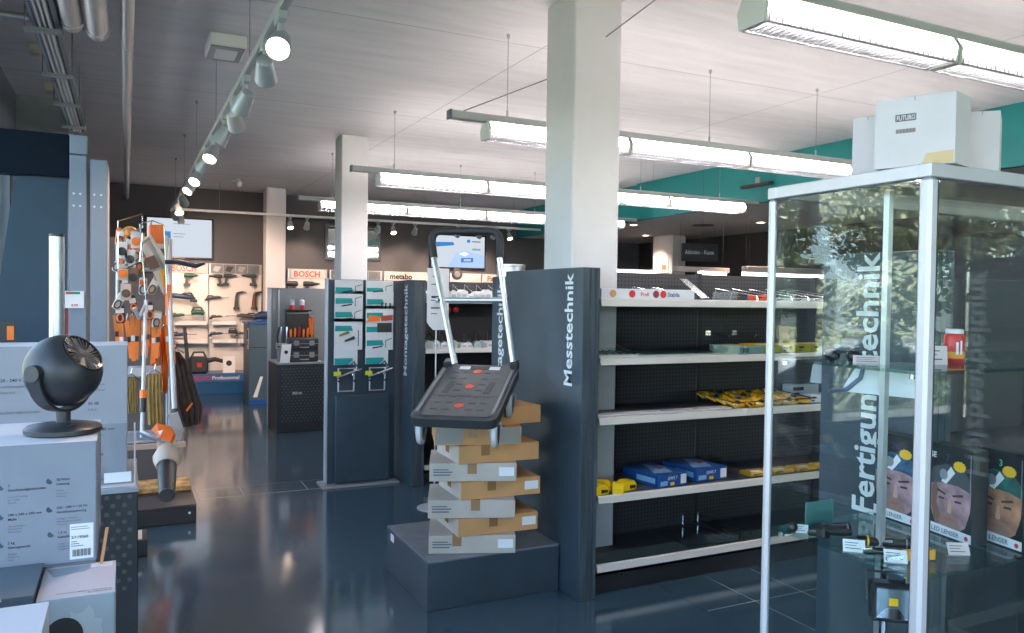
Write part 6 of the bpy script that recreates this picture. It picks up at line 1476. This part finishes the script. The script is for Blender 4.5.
B(0.634, BY+0.036, ZT-0.165, 1.132, BY+0.0495, ZT-0.01, b=0.002).build('board', mat('header_grey_board', (0.40, 0.40, 0.41), 0.5), bs)
text('BOSCH', 0.15, (0.656, BY+0.035, ZT-0.14), (1,0,0), (0,0,1), RED, bs, bold=0.02, th=0, sx=0.78)
wall_bay(xA1+0.01, xB1, ZT, 'cream tool wall bay with grey photo header left of the third column', None, None, True, ((xA1+0.05, xA1+0.42, L3), (xA1+0.5, xB1-0.02, L3), (xA1+0.05, xA1+0.42, L4), (xA1+0.45, xB1-0.1, L4)))
wall_bay(2.499, 3.186, ZT-0.05, 'cream tool wall bay with BOSCH sign right of the third column', 'BOSCH', mat('brick', (0.5, 0.08, 0.04), 0.4))
wall_bay(3.221, 4.182, ZT-0.05, 'tool wall bay with photo header behind the second column', None, None, True)
wall_bay(4.219, 5.483, ZT-0.05, 'cream tool wall bay with black metabo lettering', 'metabo', INK)
wall_bay(5.503, 6.142, ZT-0.05, 'cream tool wall bay with a round black emblem', None, None)
t = thing('round_emblem', 'round black emblem on the wall bay under the trolley screen', 'emblem', (5.642, BY, 2.037))
MB().lathe((5.642, BY+0.05, 2.037), (0,-1,0), [(0.11,0.0),(0.11,0.012),(0.09,0.016),(0.0,0.017)], 24).build('disc', INK, t); MB().lathe((5.642, BY+0.033, 2.037), (0,-1,0), [(0.06,0.0),(0.06,0.004),(0.05,0.005),(0.0,0.005)], 20).build('inner_disc', INKGREY, t)
wall_bay(6.163, 7.861, ZT-0.05, 'cream tool wall bay with dark Parkside style lettering right of the emblem'.replace('Parkside style', 'cropped'), 'Pa', mat('maroon', (0.30, 0.03, 0.03), 0.5))

# prototypes of hanging machines (local: along +X, hanging plane XZ)
def proto_drill(m, label):
    t = thing('cordless_drill', label, 'drill', (0,0,0), 'machines on the tool wall')
    MB().tube([(-0.09,0,0.06), (-0.07,0,0.06), (0.03,0,0.06), (0.06,0,0.06)], [0.028, 0.036, 0.034, 0.024], 10).build('motor_body', m, t, smooth=True)
    MB().tube([(0.06,0,0.06), (0.10,0,0.06), (0.14,0,0.06)], [0.020, 0.018, 0.006], 8).build('chuck', STOOL, t, smooth=True)
    MB().hexa([(-0.075,-0.018,-0.07),(-0.035,-0.018,-0.07),(-0.035,0.018,-0.07),(-0.075,0.018,-0.07)], [(-0.055,-0.018,0.045),(-0.012,-0.018,0.045),(-0.012,0.018,0.045),(-0.055,0.018,0.045)]).build('handle', STOOL, t)
    MB().box(-0.10,-0.03,-0.115,0.0,0.03,-0.07,b=0.006).build('battery', STOOL, t)
    MB().box(-0.02,-0.008,0.005,-0.008,0.008,0.03).build('trigger', RED, t)
    return t
def proto_long(m, label):
    t = thing('reciprocating_saw', label, 'power saw', (0,0,0), 'machines on the tool wall')
    MB().tube([(-0.22,0,-0.03), (-0.16,0,0.0), (-0.05,0,0.01), (0.05,0,0.02), (0.12,0,0.015)], [0.025, 0.036, 0.034, 0.036, 0.022], 10).build('motor_body', m, t, smooth=True)
    MB().box(0.12,-0.004,0.0,0.30,0.004,0.022).build('blade', GREYM, t)
    MB().tube([(-0.20,0,0.0), (-0.17,0,0.055), (-0.08,0,0.055), (-0.05,0,0.03)], 0.014, 8).build('handle', STOOL, t, smooth=True)
    MB().box(-0.25,-0.03,-0.07,-0.16,0.03,-0.03,b=0.006).build('battery', STOOL, t)
    return t
def proto_jig(m, label):
    t = thing('jigsaw', label, 'jigsaw', (0,0,0), 'machines on the tool wall')
    MB().tube([(-0.10,0,0.02), (-0.04,0,0.03), (0.05,0,0.03), (0.09,0,0.0)], [0.03, 0.04, 0.042, 0.03], 10).build('motor_body', m, t, smooth=True)
    MB().tube([(-0.09,0,0.03), (-0.06,0,0.095), (0.04,0,0.10), (0.08,0,0.04)], 0.016, 8).build('handle', m, t, smooth=True)
    MB().box(-0.06,-0.03,-0.045,0.12,0.03,-0.035).build('sole_plate', ALU, t); MB().box(0.075,-0.003,-0.10,0.09,0.003,-0.03).build('blade', GREYM, t)
    return t
def proto_stick(m, label):
    t = thing('upright_machine', label, 'power tool', (0,0,0), 'machines on the tool wall')
    MB().tube([(0,0,-0.16), (0.0,0,-0.05), (0.005,0,0.08), (0.03,0,0.15)], [0.045, 0.038, 0.03, 0.032], 10).build('motor_body', m, t, smooth=True)
    MB().tube([(0.02,0,0.14), (0.12,0,0.17), (0.20,0,0.165)], [0.025, 0.018, 0.008], 8).build('tool_head', STOOL, t, smooth=True)
    MB().box(-0.06,-0.035,-0.20,0.06,0.035,-0.15,b=0.006).build('battery', STOOL, t)
    return t
MY = BY-0.02
items = [
 (proto_drill, TGREEN, (0.933, 13.88, 1.834), 0, 1.0, 'dark green cordless drill under the left BOSCH sign'),
 (proto_drill, STOOL, (1.347, 13.88, 1.836), 3.14, 0.92, 'black drill, leftmost under the photo header'),
 (proto_drill, STOOL, (1.535, 13.88, 1.848), 0, 0.95, 'black drill, middle of the row under the photo header'),
 (proto_drill, TGREEN, (1.869, 13.88, 1.856), 3.14, 1.0, 'dark green drill, rightmost under the photo header'),
 (proto_long, STOOL, (1.333, 13.88, 1.53), 0.0, 0.7, 'black angled saw below the leftmost drill of the photo bay'),
 (proto_stick, STOOL, (1.655, 13.88, 1.5), 0, 0.8, 'black upright machine in the middle of the photo bay'),
 (proto_stick, mat('tool_rust', (0.12, 0.05, 0.03), 0.45), (1.936, 13.88, 1.503), 0, 0.8, 'black and rust upright machine beside the third column'),
 (proto_long, TNAVY, (0.747, 13.75, 1.539), 3.14, 1.15, 'long black saw at the left of the tool wall'),
 (proto_jig, TGREEN, (1.051, 13.8, 1.266), 0, 1.05, 'green jigsaw on the upper ledge of the left bay'),
 (proto_long, TGREEN, (0.766, 13.82, 1.24), 0, 0.7, 'small dark machine at the left end of the upper ledge'),
 (proto_long, STOOL, (1.36, 13.82, 1.217), 0, 0.55, 'black machine on the upper ledge of the photo bay, left'),
 (proto_long, STOOL, (1.769, 13.82, 1.226), 3.14, 0.95, 'long grey machine on the upper ledge reaching to the third column'),
 (proto_long, TNAVY, (0.797, 13.82, 0.925), 0, 0.8, 'navy machine on the lower ledge of the left bay'),
 (proto_long, TNAVY, (1.361, 13.82, 0.937), 0, 0.6, 'navy machine on the lower ledge of the photo bay, left'),
 (proto_jig, STOOL, (1.596, 13.82, 0.952), 0, 0.75, 'black jigsaw on the lower ledge of the photo bay, middle'),
 (proto_long, STOOL, (1.754, 13.82, 0.942), 0, 0.5, 'black machine on the lower ledge of the photo bay, right'),
 (proto_drill, STOOL, (2.545, 13.88, 1.717), 3.14, 1.25, 'black drill under the right BOSCH sign, left one'),
 (proto_drill, STOOL, (2.868, 13.88, 1.722), 0, 1.25, 'black drill under the right BOSCH sign, right one'),
 (proto_drill, TGREEN, (4.401, 13.88, 1.75), 0, 1.1, 'dark drill under the metabo lettering'),
]
for pf, m_, loc, rz, sc, lb in items:
    t = pf(m_, lb); t.location = loc; t.rotation_euler = (0, 0, rz); t.scale = (sc,)*3
    MB().cyl((0, 0.0, 0.05), (0, (0.13 if rz == 0 else -0.13), 0.05), 0.005, n=6).build('wall_pin', CHROME, t)
# plinth with lettering in front of the tool wall
bp = thing('tool_plinth', 'blue plinth lettered BOSCH Professional under the tool wall', 'plinth', (1.5, 13.4, 0))
px0, px1 = 0.641, 1.801
B(px0, 13.3, 0.0, px1, 13.9, 0.33, b=0.004).build('body', mat('plinth_blue', (0.02, 0.09, 0.22), 0.25), bp)
B(px0-0.003, 13.292, 0.20, px1+0.003, 13.30, 0.335, b=0.002).build('fascia', mat('fascia_blue', (0.03, 0.13, 0.34), 0.35), bp)
text('BOSCH', 0.09, (0.958, 13.29, 0.235), (1,0,0), (0,0,1), RED, bp, bold=0.02, th=0)
text('Professional', 0.085, (1.224, 13.29, 0.238), (1,0,0), (0,0,1), PAPER, bp, bold=0.015, th=0)
vc = thing('backpack_vacuum', 'black backpack vacuum with tall back plate on the blue plinth', 'vacuum', (1.028, 13.45, 0.352))
c_ = (1.028, 13.45, 0.352); z0 = 0.336; x = c_[0]
B(x-0.13, 13.36, z0, x+0.15, 13.58, z0+0.26, b=0.03).build('tank', STOOL, vc)
MB().hexa([(x-0.16,13.50,z0),(x-0.10,13.50,z0),(x-0.10,13.60,z0),(x-0.16,13.60,z0)], [(x-0.22,13.52,z0+0.72),(x-0.17,13.52,z0+0.72),(x-0.17,13.60,z0+0.72),(x-0.22,13.60,z0+0.72)]).build('back_plate', DARKP, vc)
MB().tube([(x-0.10,13.46,z0+0.25), (x-0.06,13.46,z0+0.33), (x+0.08,13.46,z0+0.33), (x+0.12,13.46,z0+0.25)], 0.018, 8).build('handle', STOOL, vc, smooth=True)
MB().tube([(x+0.14,13.42,z0+0.2), (x+0.25,13.40,z0+0.22), (x+0.38,13.42,z0+0.18)], [0.04, 0.035, 0.03], 10).build('hose', DARKP, vc, smooth=True)
B(x-0.02, 13.355, z0+0.10, x+0.05, 13.36, z0+0.17).build('red_label', RED, vc)
t = thing('info_card', 'white info card with dark emblem standing on the blue plinth', 'card', (1.7, 13.34, 0.336))
ia, ib = 1.392, 1.574
MB().slab([(ia,13.33,0.3365),(ib,13.33,0.3365),(ib,13.38,0.60),(ia,13.38,0.60)], 0.004).build('sheet', PAPER, t); MB().lathe(((ia+ib)/2, 13.352, 0.49), (0,-1,0.2), [(0.045,0.0),(0.045,0.006),(0.0,0.007)], 12).build('emblem', INK, t)
MB().box(ia, 13.375, 0.336, ib, 13.42, 0.342).build('foot', PAPER, t)

# screens
def screen(xa, za, xb, zb, y, label, kind):
    t = thing('wall_screen', label, 'screen', ((xa+xb)/2, y, za), 'screens on the back wall')
    B(xa, y, za, xb, y+0.06, zb, b=0.006).build('bezel', mat('bezel', (0.015, 0.015, 0.018), 0.25), t)
    b_ = 0.028
    B(xa+b_, y-0.002, za+b_, xb-b_, y, zb-b_).build('display', emis('screen_white', (0.80, 0.88, 1.0), 0.72), t)
    w_, h_ = xb-xa-2*b_, zb-za-2*b_
    def pc(pts, m_, nm, k=1): MB().slab([(xa+b_+u*w_, y-0.003-0.0005*k, za+b_+v*h_) for u, v in pts], 0.0003).build(nm, m_, t)
    eb = emis('screen_blue', (0.06, 0.30, 0.72), 0.75); el = emis('screen_pale', (0.45, 0.62, 0.95), 0.95); ed = emis('screen_grey', (0.3, 0.34, 0.42), 0.6)
    if kind == 0:
        pc([(0.23,0.28),(0.36,0.28),(0.36,0.66),(0.23,0.66)], eb, 'picture'); pc([(0.24,0.32),(0.35,0.40),(0.35,0.48),(0.24,0.38)], emis('screen_bright', (0.9,0.95,1.0), 1.1), 'picture_shape', 2)
        for v in (0.86, 0.60, 0.52): pc([(0.40,v),(0.40+0.3*v,v),(0.40+0.3*v,v+0.015),(0.40,v+0.015)], ed, 'text_line')
    else:
        pc([(0.0,0.62),(0.42,0.70),(0.40,0.80),(0.0,0.78)], eb, 'title_bar'); pc([(0.30,0.0),(1.0,0.0),(1.0,0.40),(0.62,0.55),(0.46,0.48)], el, 'picture')
        pc([(0.55,0.16),(0.78,0.18),(0.78,0.32),(0.55,0.30)], emis('screen_stamp', (0.10, 0.22, 0.65), 0.8), 'stamp', 2); pc([(0.60,0.20),(0.74,0.21),(0.74,0.28),(0.60,0.27)], el, 'stamp_inner', 3)
        pc([(0.76,0.56),(0.92,0.56),(0.92,0.62),(0.76,0.62)], emis('screen_green', (0.2, 0.5, 0.45), 0.8), 'logo', 2); pc([(0.66,0.80),(0.72,0.80),(0.72,0.90),(0.66,0.90)], eb, 'logo', 2); pc([(0.75,0.82),(0.92,0.82),(0.92,0.86),(0.75,0.86)], ed, 'text_line', 2)
        pc([(0.5,0.44),(0.62,0.50),(0.7,0.44),(0.62,0.36)], emis('screen_bright', (0.9,0.95,1.0), 1.1), 'picture_shape', 2)
    return t
a_, b__ = (0.27, 14.03, 2.167), (1.302, 14.03, 2.843)
screen(a_[0], a_[2], b__[0], b__[2], 14.03, 'wall screen with blue picture above the left BOSCH bay', 0)
a_, b__ = (5.127, 14.03, 2.139), (6.269, 14.03, 2.793)
screen(a_[0], a_[2], b__[0], b__[2], 14.03, 'wall screen with blue slide seen through the trolley handle', 1)
a_, b__ = (3.162, 14.05, 2.233), (4.177, 14.05, 2.878)
t = thing('framed_glass', 'dark framed glass panel behind the second column', 'picture', ((a_[0]+b__[0])/2, 14.05, a_[2]))
B(a_[0], 14.05, a_[2], b__[0], 14.099, b__[2], b=0.004).build('frame', mat('bezel', (0.015, 0.015, 0.018), 0.25), t)
B(a_[0]+0.05, 14.045, a_[2]+0.05, b__[0]-0.05, 14.05, b__[2]-0.05).build('pane', mat('mirror_pane', (0.35, 0.38, 0.37), 0.03, metal=0.8), t)

# counter block and second pedestal with tool cases
ct_ = thing('slate_counter', 'slate blue counter block left of the tool case pedestal', 'counter', (1.8, 12.2, 0))
B(1.60, 11.95, 0.0, 2.25, 12.55, 1.16, b=0.004).build('body', mat('counter_slate', (0.06, 0.10, 0.13), 0.4), ct_)
B(1.58, 11.94, 1.16, 2.27, 12.57, 1.19, b=0.003).build('top_board', mat('counter_blue', (0.03, 0.09, 0.25), 0.35), ct_)
B(1.597, 11.948, 0.82, 2.24, 11.95, 0.83).build('groove', INK, ct_)
B(1.594, 11.96, 0.80, 1.60, 12.10, 1.10, b=0.001).build('side_label', PAPER, ct_); B(1.592, 11.965, 0.86, 1.594, 12.09, 0.92).build('red_mark', RED, ct_); B(1.592, 11.97, 0.94, 1.594, 12.08, 1.08).build('black_mark', INK, ct_)
MB().slab([(1.66,11.946,0.10),(1.72,11.946,0.10),(1.80,11.946,0.40),(1.76,11.946,0.40)], 0.001).build('white_print', PAPER, ct_)
B(1.60, 11.947, 0.0, 2.25, 11.95, 0.06).build('blue_kick', BLUE, ct_)
t = thing('blue_machine', 'blue bench machine with black motor on the slate counter', 'power tool', (1.95, 12.2, 1.19))
B(1.75, 12.08, 1.191, 2.05, 12.38, 1.22, b=0.008).build('base', BLUE, t); MB().tube([(1.70,12.2,1.26), (1.80,12.2,1.29), (1.95,12.2,1.28), (2.04,12.2,1.26)], [0.03,0.06,0.07,0.045], 12).build('motor', TNAVY, t, smooth=True); MB().box(1.82,12.17,1.21,1.90,12.23,1.26).build('bracket', STOOL, t)
p3 = pedestal(1.565, 9.36, 2.12, 9.98, 0.81, 'dark dotted pedestal carrying the open tool case', (0.12, 0.74))
mb = MB(); o = MB().box(1.74, 9.355, 0.44, 1.80, 9.3595, 0.47).box(1.81, 9.355, 0.44, 1.85, 9.3595, 0.465).build('logo', mat('logo_tan', (0.45, 0.42, 0.30), 0.4), p3)
bk = thing('backdrop_board', 'grey backdrop board behind the open tool case', 'board', (1.9, 10.05, 0))
B(1.56, 10.02, 0.0, 2.30, 10.07, 1.684, b=0.003).build('board', mat('backdrop_grey', (0.22, 0.23, 0.245), 0.5), bk)
B(1.555, 10.0, 0.0, 1.60, 10.02, 1.684-0.01, b=0.002).build('edge_rail', ALUP, bk); B(1.68, 10.0, 0.82, 1.70, 10.02, 1.659, b=0.002).build('edge_rail', ALUP, bk)
def tcase(label, z0, h, open_=False):
    t = thing('tool_case', label, 'tool case', (1.88, 9.65, z0), 'black tool cases on the pedestal')
    B(1.72, 9.45, z0, 2.06, 9.72, z0+h, b=0.012).build('shell', STOOL, t)
    for xx in (1.80, 1.98): B(xx-0.03, 9.44, z0+h*0.35, xx+0.03, 9.45, z0+h*0.8, b=0.003).build('latch', GREYM, t)
    B(1.72, 9.446, z0+h*0.5, 2.06, 9.452, z0+h*0.55).build('seam', GREYM, t)
    MB().tube([(1.84,9.45,z0+h*0.2),(1.85,9.42,z0+h*0.2),(1.93,9.42,z0+h*0.2),(1.94,9.45,z0+h*0.2)], 0.009, 6).build('handle', GREYM, t, smooth=True)
    if open_:
        B(1.72, 9.70, z0+h+0.002, 2.06, 9.76, z0+h+0.30, b=0.012).build('lid', STOOL, t)
    return t
tcase('black tool case, bottom one of the stack on the pedestal', 0.8105, 0.145)
tcase('open black tool case on top of the stack, lid raised', 0.957, 0.13, True)
rnd = random.Random(3)
for k in range(6):
    x = 1.76+k*0.05; z0 = 1.088
    t = thing('orange_screwdriver', 'orange handled hand tool in the open case, '+ORDW[k]+' from the left', 'hand tool', (x, 9.6, z0), 'orange hand tools in the open case')
    MB().tube([(x,9.60,z0+0.01), (x+0.005,9.62,z0+0.07), (x+0.008,9.63,z0+0.10+0.015*(k % 3))], [0.012, 0.014, 0.010], 8).build('handle', ORANGE if k != 2 else RED, t, smooth=True)
    MB().tube([(x,9.60,z0+0.01), (x-0.01,9.56,z0+0.0)], 0.004, 5).build('shaft', CHROME, t)
t = thing('pliers', 'large orange pliers clipped to the raised case lid', 'pliers', (2.01, 9.69, 1.2))
MB().tube([(2.0,9.685,1.12), (2.005,9.68,1.22), (2.0,9.685,1.32)], 0.015, 8).tube([(2.035,9.685,1.12), (2.03,9.68,1.22), (2.035,9.685,1.34)], 0.015, 8).build('handle', ORANGE, t, smooth=True); MB().box(1.99,9.67,1.335,2.045,9.69,1.37).build('jaw', CHROME, t)
t = thing('metal_tool_rack', 'stainless tool rack with black grips beside the open case', 'tool rack', (1.64, 9.55, 0.81))
for k in range(4): MB().tube([(1.61+k*0.03,9.52,0.95),(1.60+k*0.035,9.55,1.10),(1.62+k*0.03,9.56,1.22)], 0.011, 6).build('tool', CHROME if k % 2 else STOOL, t, smooth=True)
B(1.585, 9.48, 0.955, 1.715, 9.60, 1.03, b=0.01).build('tray', GREYM, t); B(1.60, 9.50, 0.8105, 1.70, 9.58, 0.955).build('foot', GREYM, t)
for k in range(4): MB().cyl((1.605+k*0.03,9.478,0.99),(1.605+k*0.03,9.482,0.99),0.012,n=10).build('knob', INK, t)
t = thing('info_card', 'white leaning info card in front of the tool cases', 'card', (1.68, 9.42, 0.81))
MB().slab([(1.60,9.38,0.8115),(1.71,9.38,0.8115),(1.74,9.435,1.02),(1.63,9.435,1.02)], 0.003).build('sheet', PAPER, t); MB().lathe((1.675, 9.407, 0.93), (0,-1,0.25), [(0.022,0.0),(0.022,0.004),(0.0,0.0045)], 10).build('emblem', INK, t)
B(1.61, 9.382, 0.8105, 1.71, 9.43, 0.8135).build('foot', PAPER, t)
t = thing('spray_can', 'white and red spray can row on the backdrop edge, left one', 'can', (1.80, 9.9, 1.5), 'red and white cans above the open case')
for k, xx in enumerate((1.83, 1.95)):
    if k: t = thing('spray_can', 'white and red spray can above the open case, right one', 'can', (xx, 9.9, 1.4), 'red and white cans above the open case')
    MB().lathe((xx, 9.90, 1.4205), (0,0,1), [(0.03,0.0),(0.03,0.05),(0.031,0.052)], 14).build('red_band', RED, t); MB().lathe((xx, 9.90, 1.4205), (0,0,1), [(0.03,0.053),(0.03,0.11),(0.012,0.125),(0.0,0.126)], 14).build('body', CARD, t, smooth=True)
t = thing('can_shelf', 'thin black shelf carrying the two spray cans', 'shelf', (1.89, 9.9, 1.40))
B(1.76, 9.84, 1.405, 2.06, 10.02, 1.42, b=0.002).build('board', BLACKM, t); B(1.77, 10.0, 1.32, 2.05, 10.02, 1.405).build('bracket', BLACKM, t)

# ------------------------------------------------------------------ pick-up counter area at the back right
sg = thing('hanging_sign', 'dark hanging sign lettered Abholen - Kasse at the back right', 'sign', (8.6, 10.6, 2.4))
a_, b__ = (8.316, 10.6, 2.253), (9.084, 10.6, 2.551)
MB().hexa([(a_[0],10.6,a_[2]),(b__[0],10.6,a_[2]+0.015),(b__[0],10.63,a_[2]+0.015),(a_[0],10.63,a_[2])], [(a_[0],10.6,b__[2]),(b__[0],10.6,b__[2]+0.015),(b__[0],10.63,b__[2]+0.015),(a_[0],10.63,b__[2])]).build('board', mat('sign_slate', (0.05, 0.055, 0.065), 0.4), sg)
text('Abholen - Kasse', 0.10, (a_[0]+0.055, 10.598, (a_[2]+b__[2])/2-0.03), (1,0,0.02), (0,0,1), LETTER, sg, bold=0.01, th=0, sx=0.93)
for xx in (a_[0]+0.08, b__[0]-0.08): MB().cyl((xx, 10.615, b__[2]), (xx, 10.615, 2.80), 0.0015, n=5).build('wire', DARKP, sg)
PINK = mat('lamp_housing_pale', (0.50, 0.42, 0.39), 0.5)
for k, (pa, pb, pz, yy) in enumerate((((7.44, 9.6, 2.083), (8.465, 9.6, 2.113), 0, 9.6), ((8.167, 8.9, 2.085), (9.85, 8.9, 2.134), 0, 8.9))):
    t = thing('pendant_bar', 'pale unlit pendant light bar at the back right, '+['below the hanging sign','behind the cabinet post'][k], 'pendant lamp', ((pa[0]+pb[0])/2, yy, pa[2]), 'pale pendant bars')
    B(pa[0], yy, pa[2]-0.05, pb[0], yy+0.12, pa[2]+0.03, b=0.008).build('housing', PINK, t)
    for xx in (pa[0]+0.1, pb[0]-0.1): MB().cyl((xx, yy+0.06, pa[2]+0.03), (xx, yy+0.06, 2.80), 0.0015, n=5).build('wire', DARKP, t)
GLOWS = emis('shelf_lamp_glow', (1.0, 0.94, 0.9), 4.0)
for k, (pa, pb, yy) in enumerate((((5.235, 8, 1.933), (5.88, 8, 1.95), 8.0), ((6.564, 8, 1.95), (7.006, 8, 1.961), 8.0), ((7.292, 8, 1.956), (8.895, 8, 1.997), 8.0))):
    t = thing('slim_lamp', 'slim glowing light strip above the shelves, '+['right of the thick column','under the pale pendant bar','behind the cabinet post'][k], 'lamp', ((pa[0]+pb[0])/2, yy, pa[2]), 'slim light strips behind the shelves')
    B(pa[0], yy, pa[2]-0.02, pb[0], yy+0.05, pa[2]+0.022, b=0.004).build('diffuser', GLOWS, t)
    B(pa[0], yy-0.002, pa[2]+0.022, pb[0], yy+0.052, pa[2]+0.035, b=0.002).build('housing', LAMPW, t)
    for xx in (pa[0]+0.05, pb[0]-0.05): MB().cyl((xx, yy+0.025, pa[2]+0.03), (xx, yy+0.025, ZC if xx < 6.9 else 2.80), 0.0012, n=5).build('wire', DARKP, t)
t = thing('wall_poster', 'small framed red and white poster on the back right column', 'poster', (8.99, 11.95, 2.1))
pa, pb = (8.99, 12.106, 2.104), (8.99, 11.871, 2.376)
B(8.985, min(pa[1],pb[1]), pa[2], 8.999, max(pa[1],pb[1]), pb[2], b=0.002).build('frame', PAPER, t); B(8.983, min(pa[1],pb[1])+0.05, pa[2]+0.06, 8.985, max(pa[1],pb[1])-0.05, pb[2]-0.12).build('print', mat('poster_red', (0.55, 0.14, 0.06), 0.5), t)
kc = thing('service_counter', 'dark service counter at the back right behind the shelves', 'counter', (8.2, 11, 0))
B(7.6, 10.9, 0, 9.5, 11.4, 1.05, b=0.005).build('body', PANEL, kc); B(7.55, 10.85, 1.05, 9.55, 11.45, 1.09, b=0.004).build('top_board', WALLB, kc)
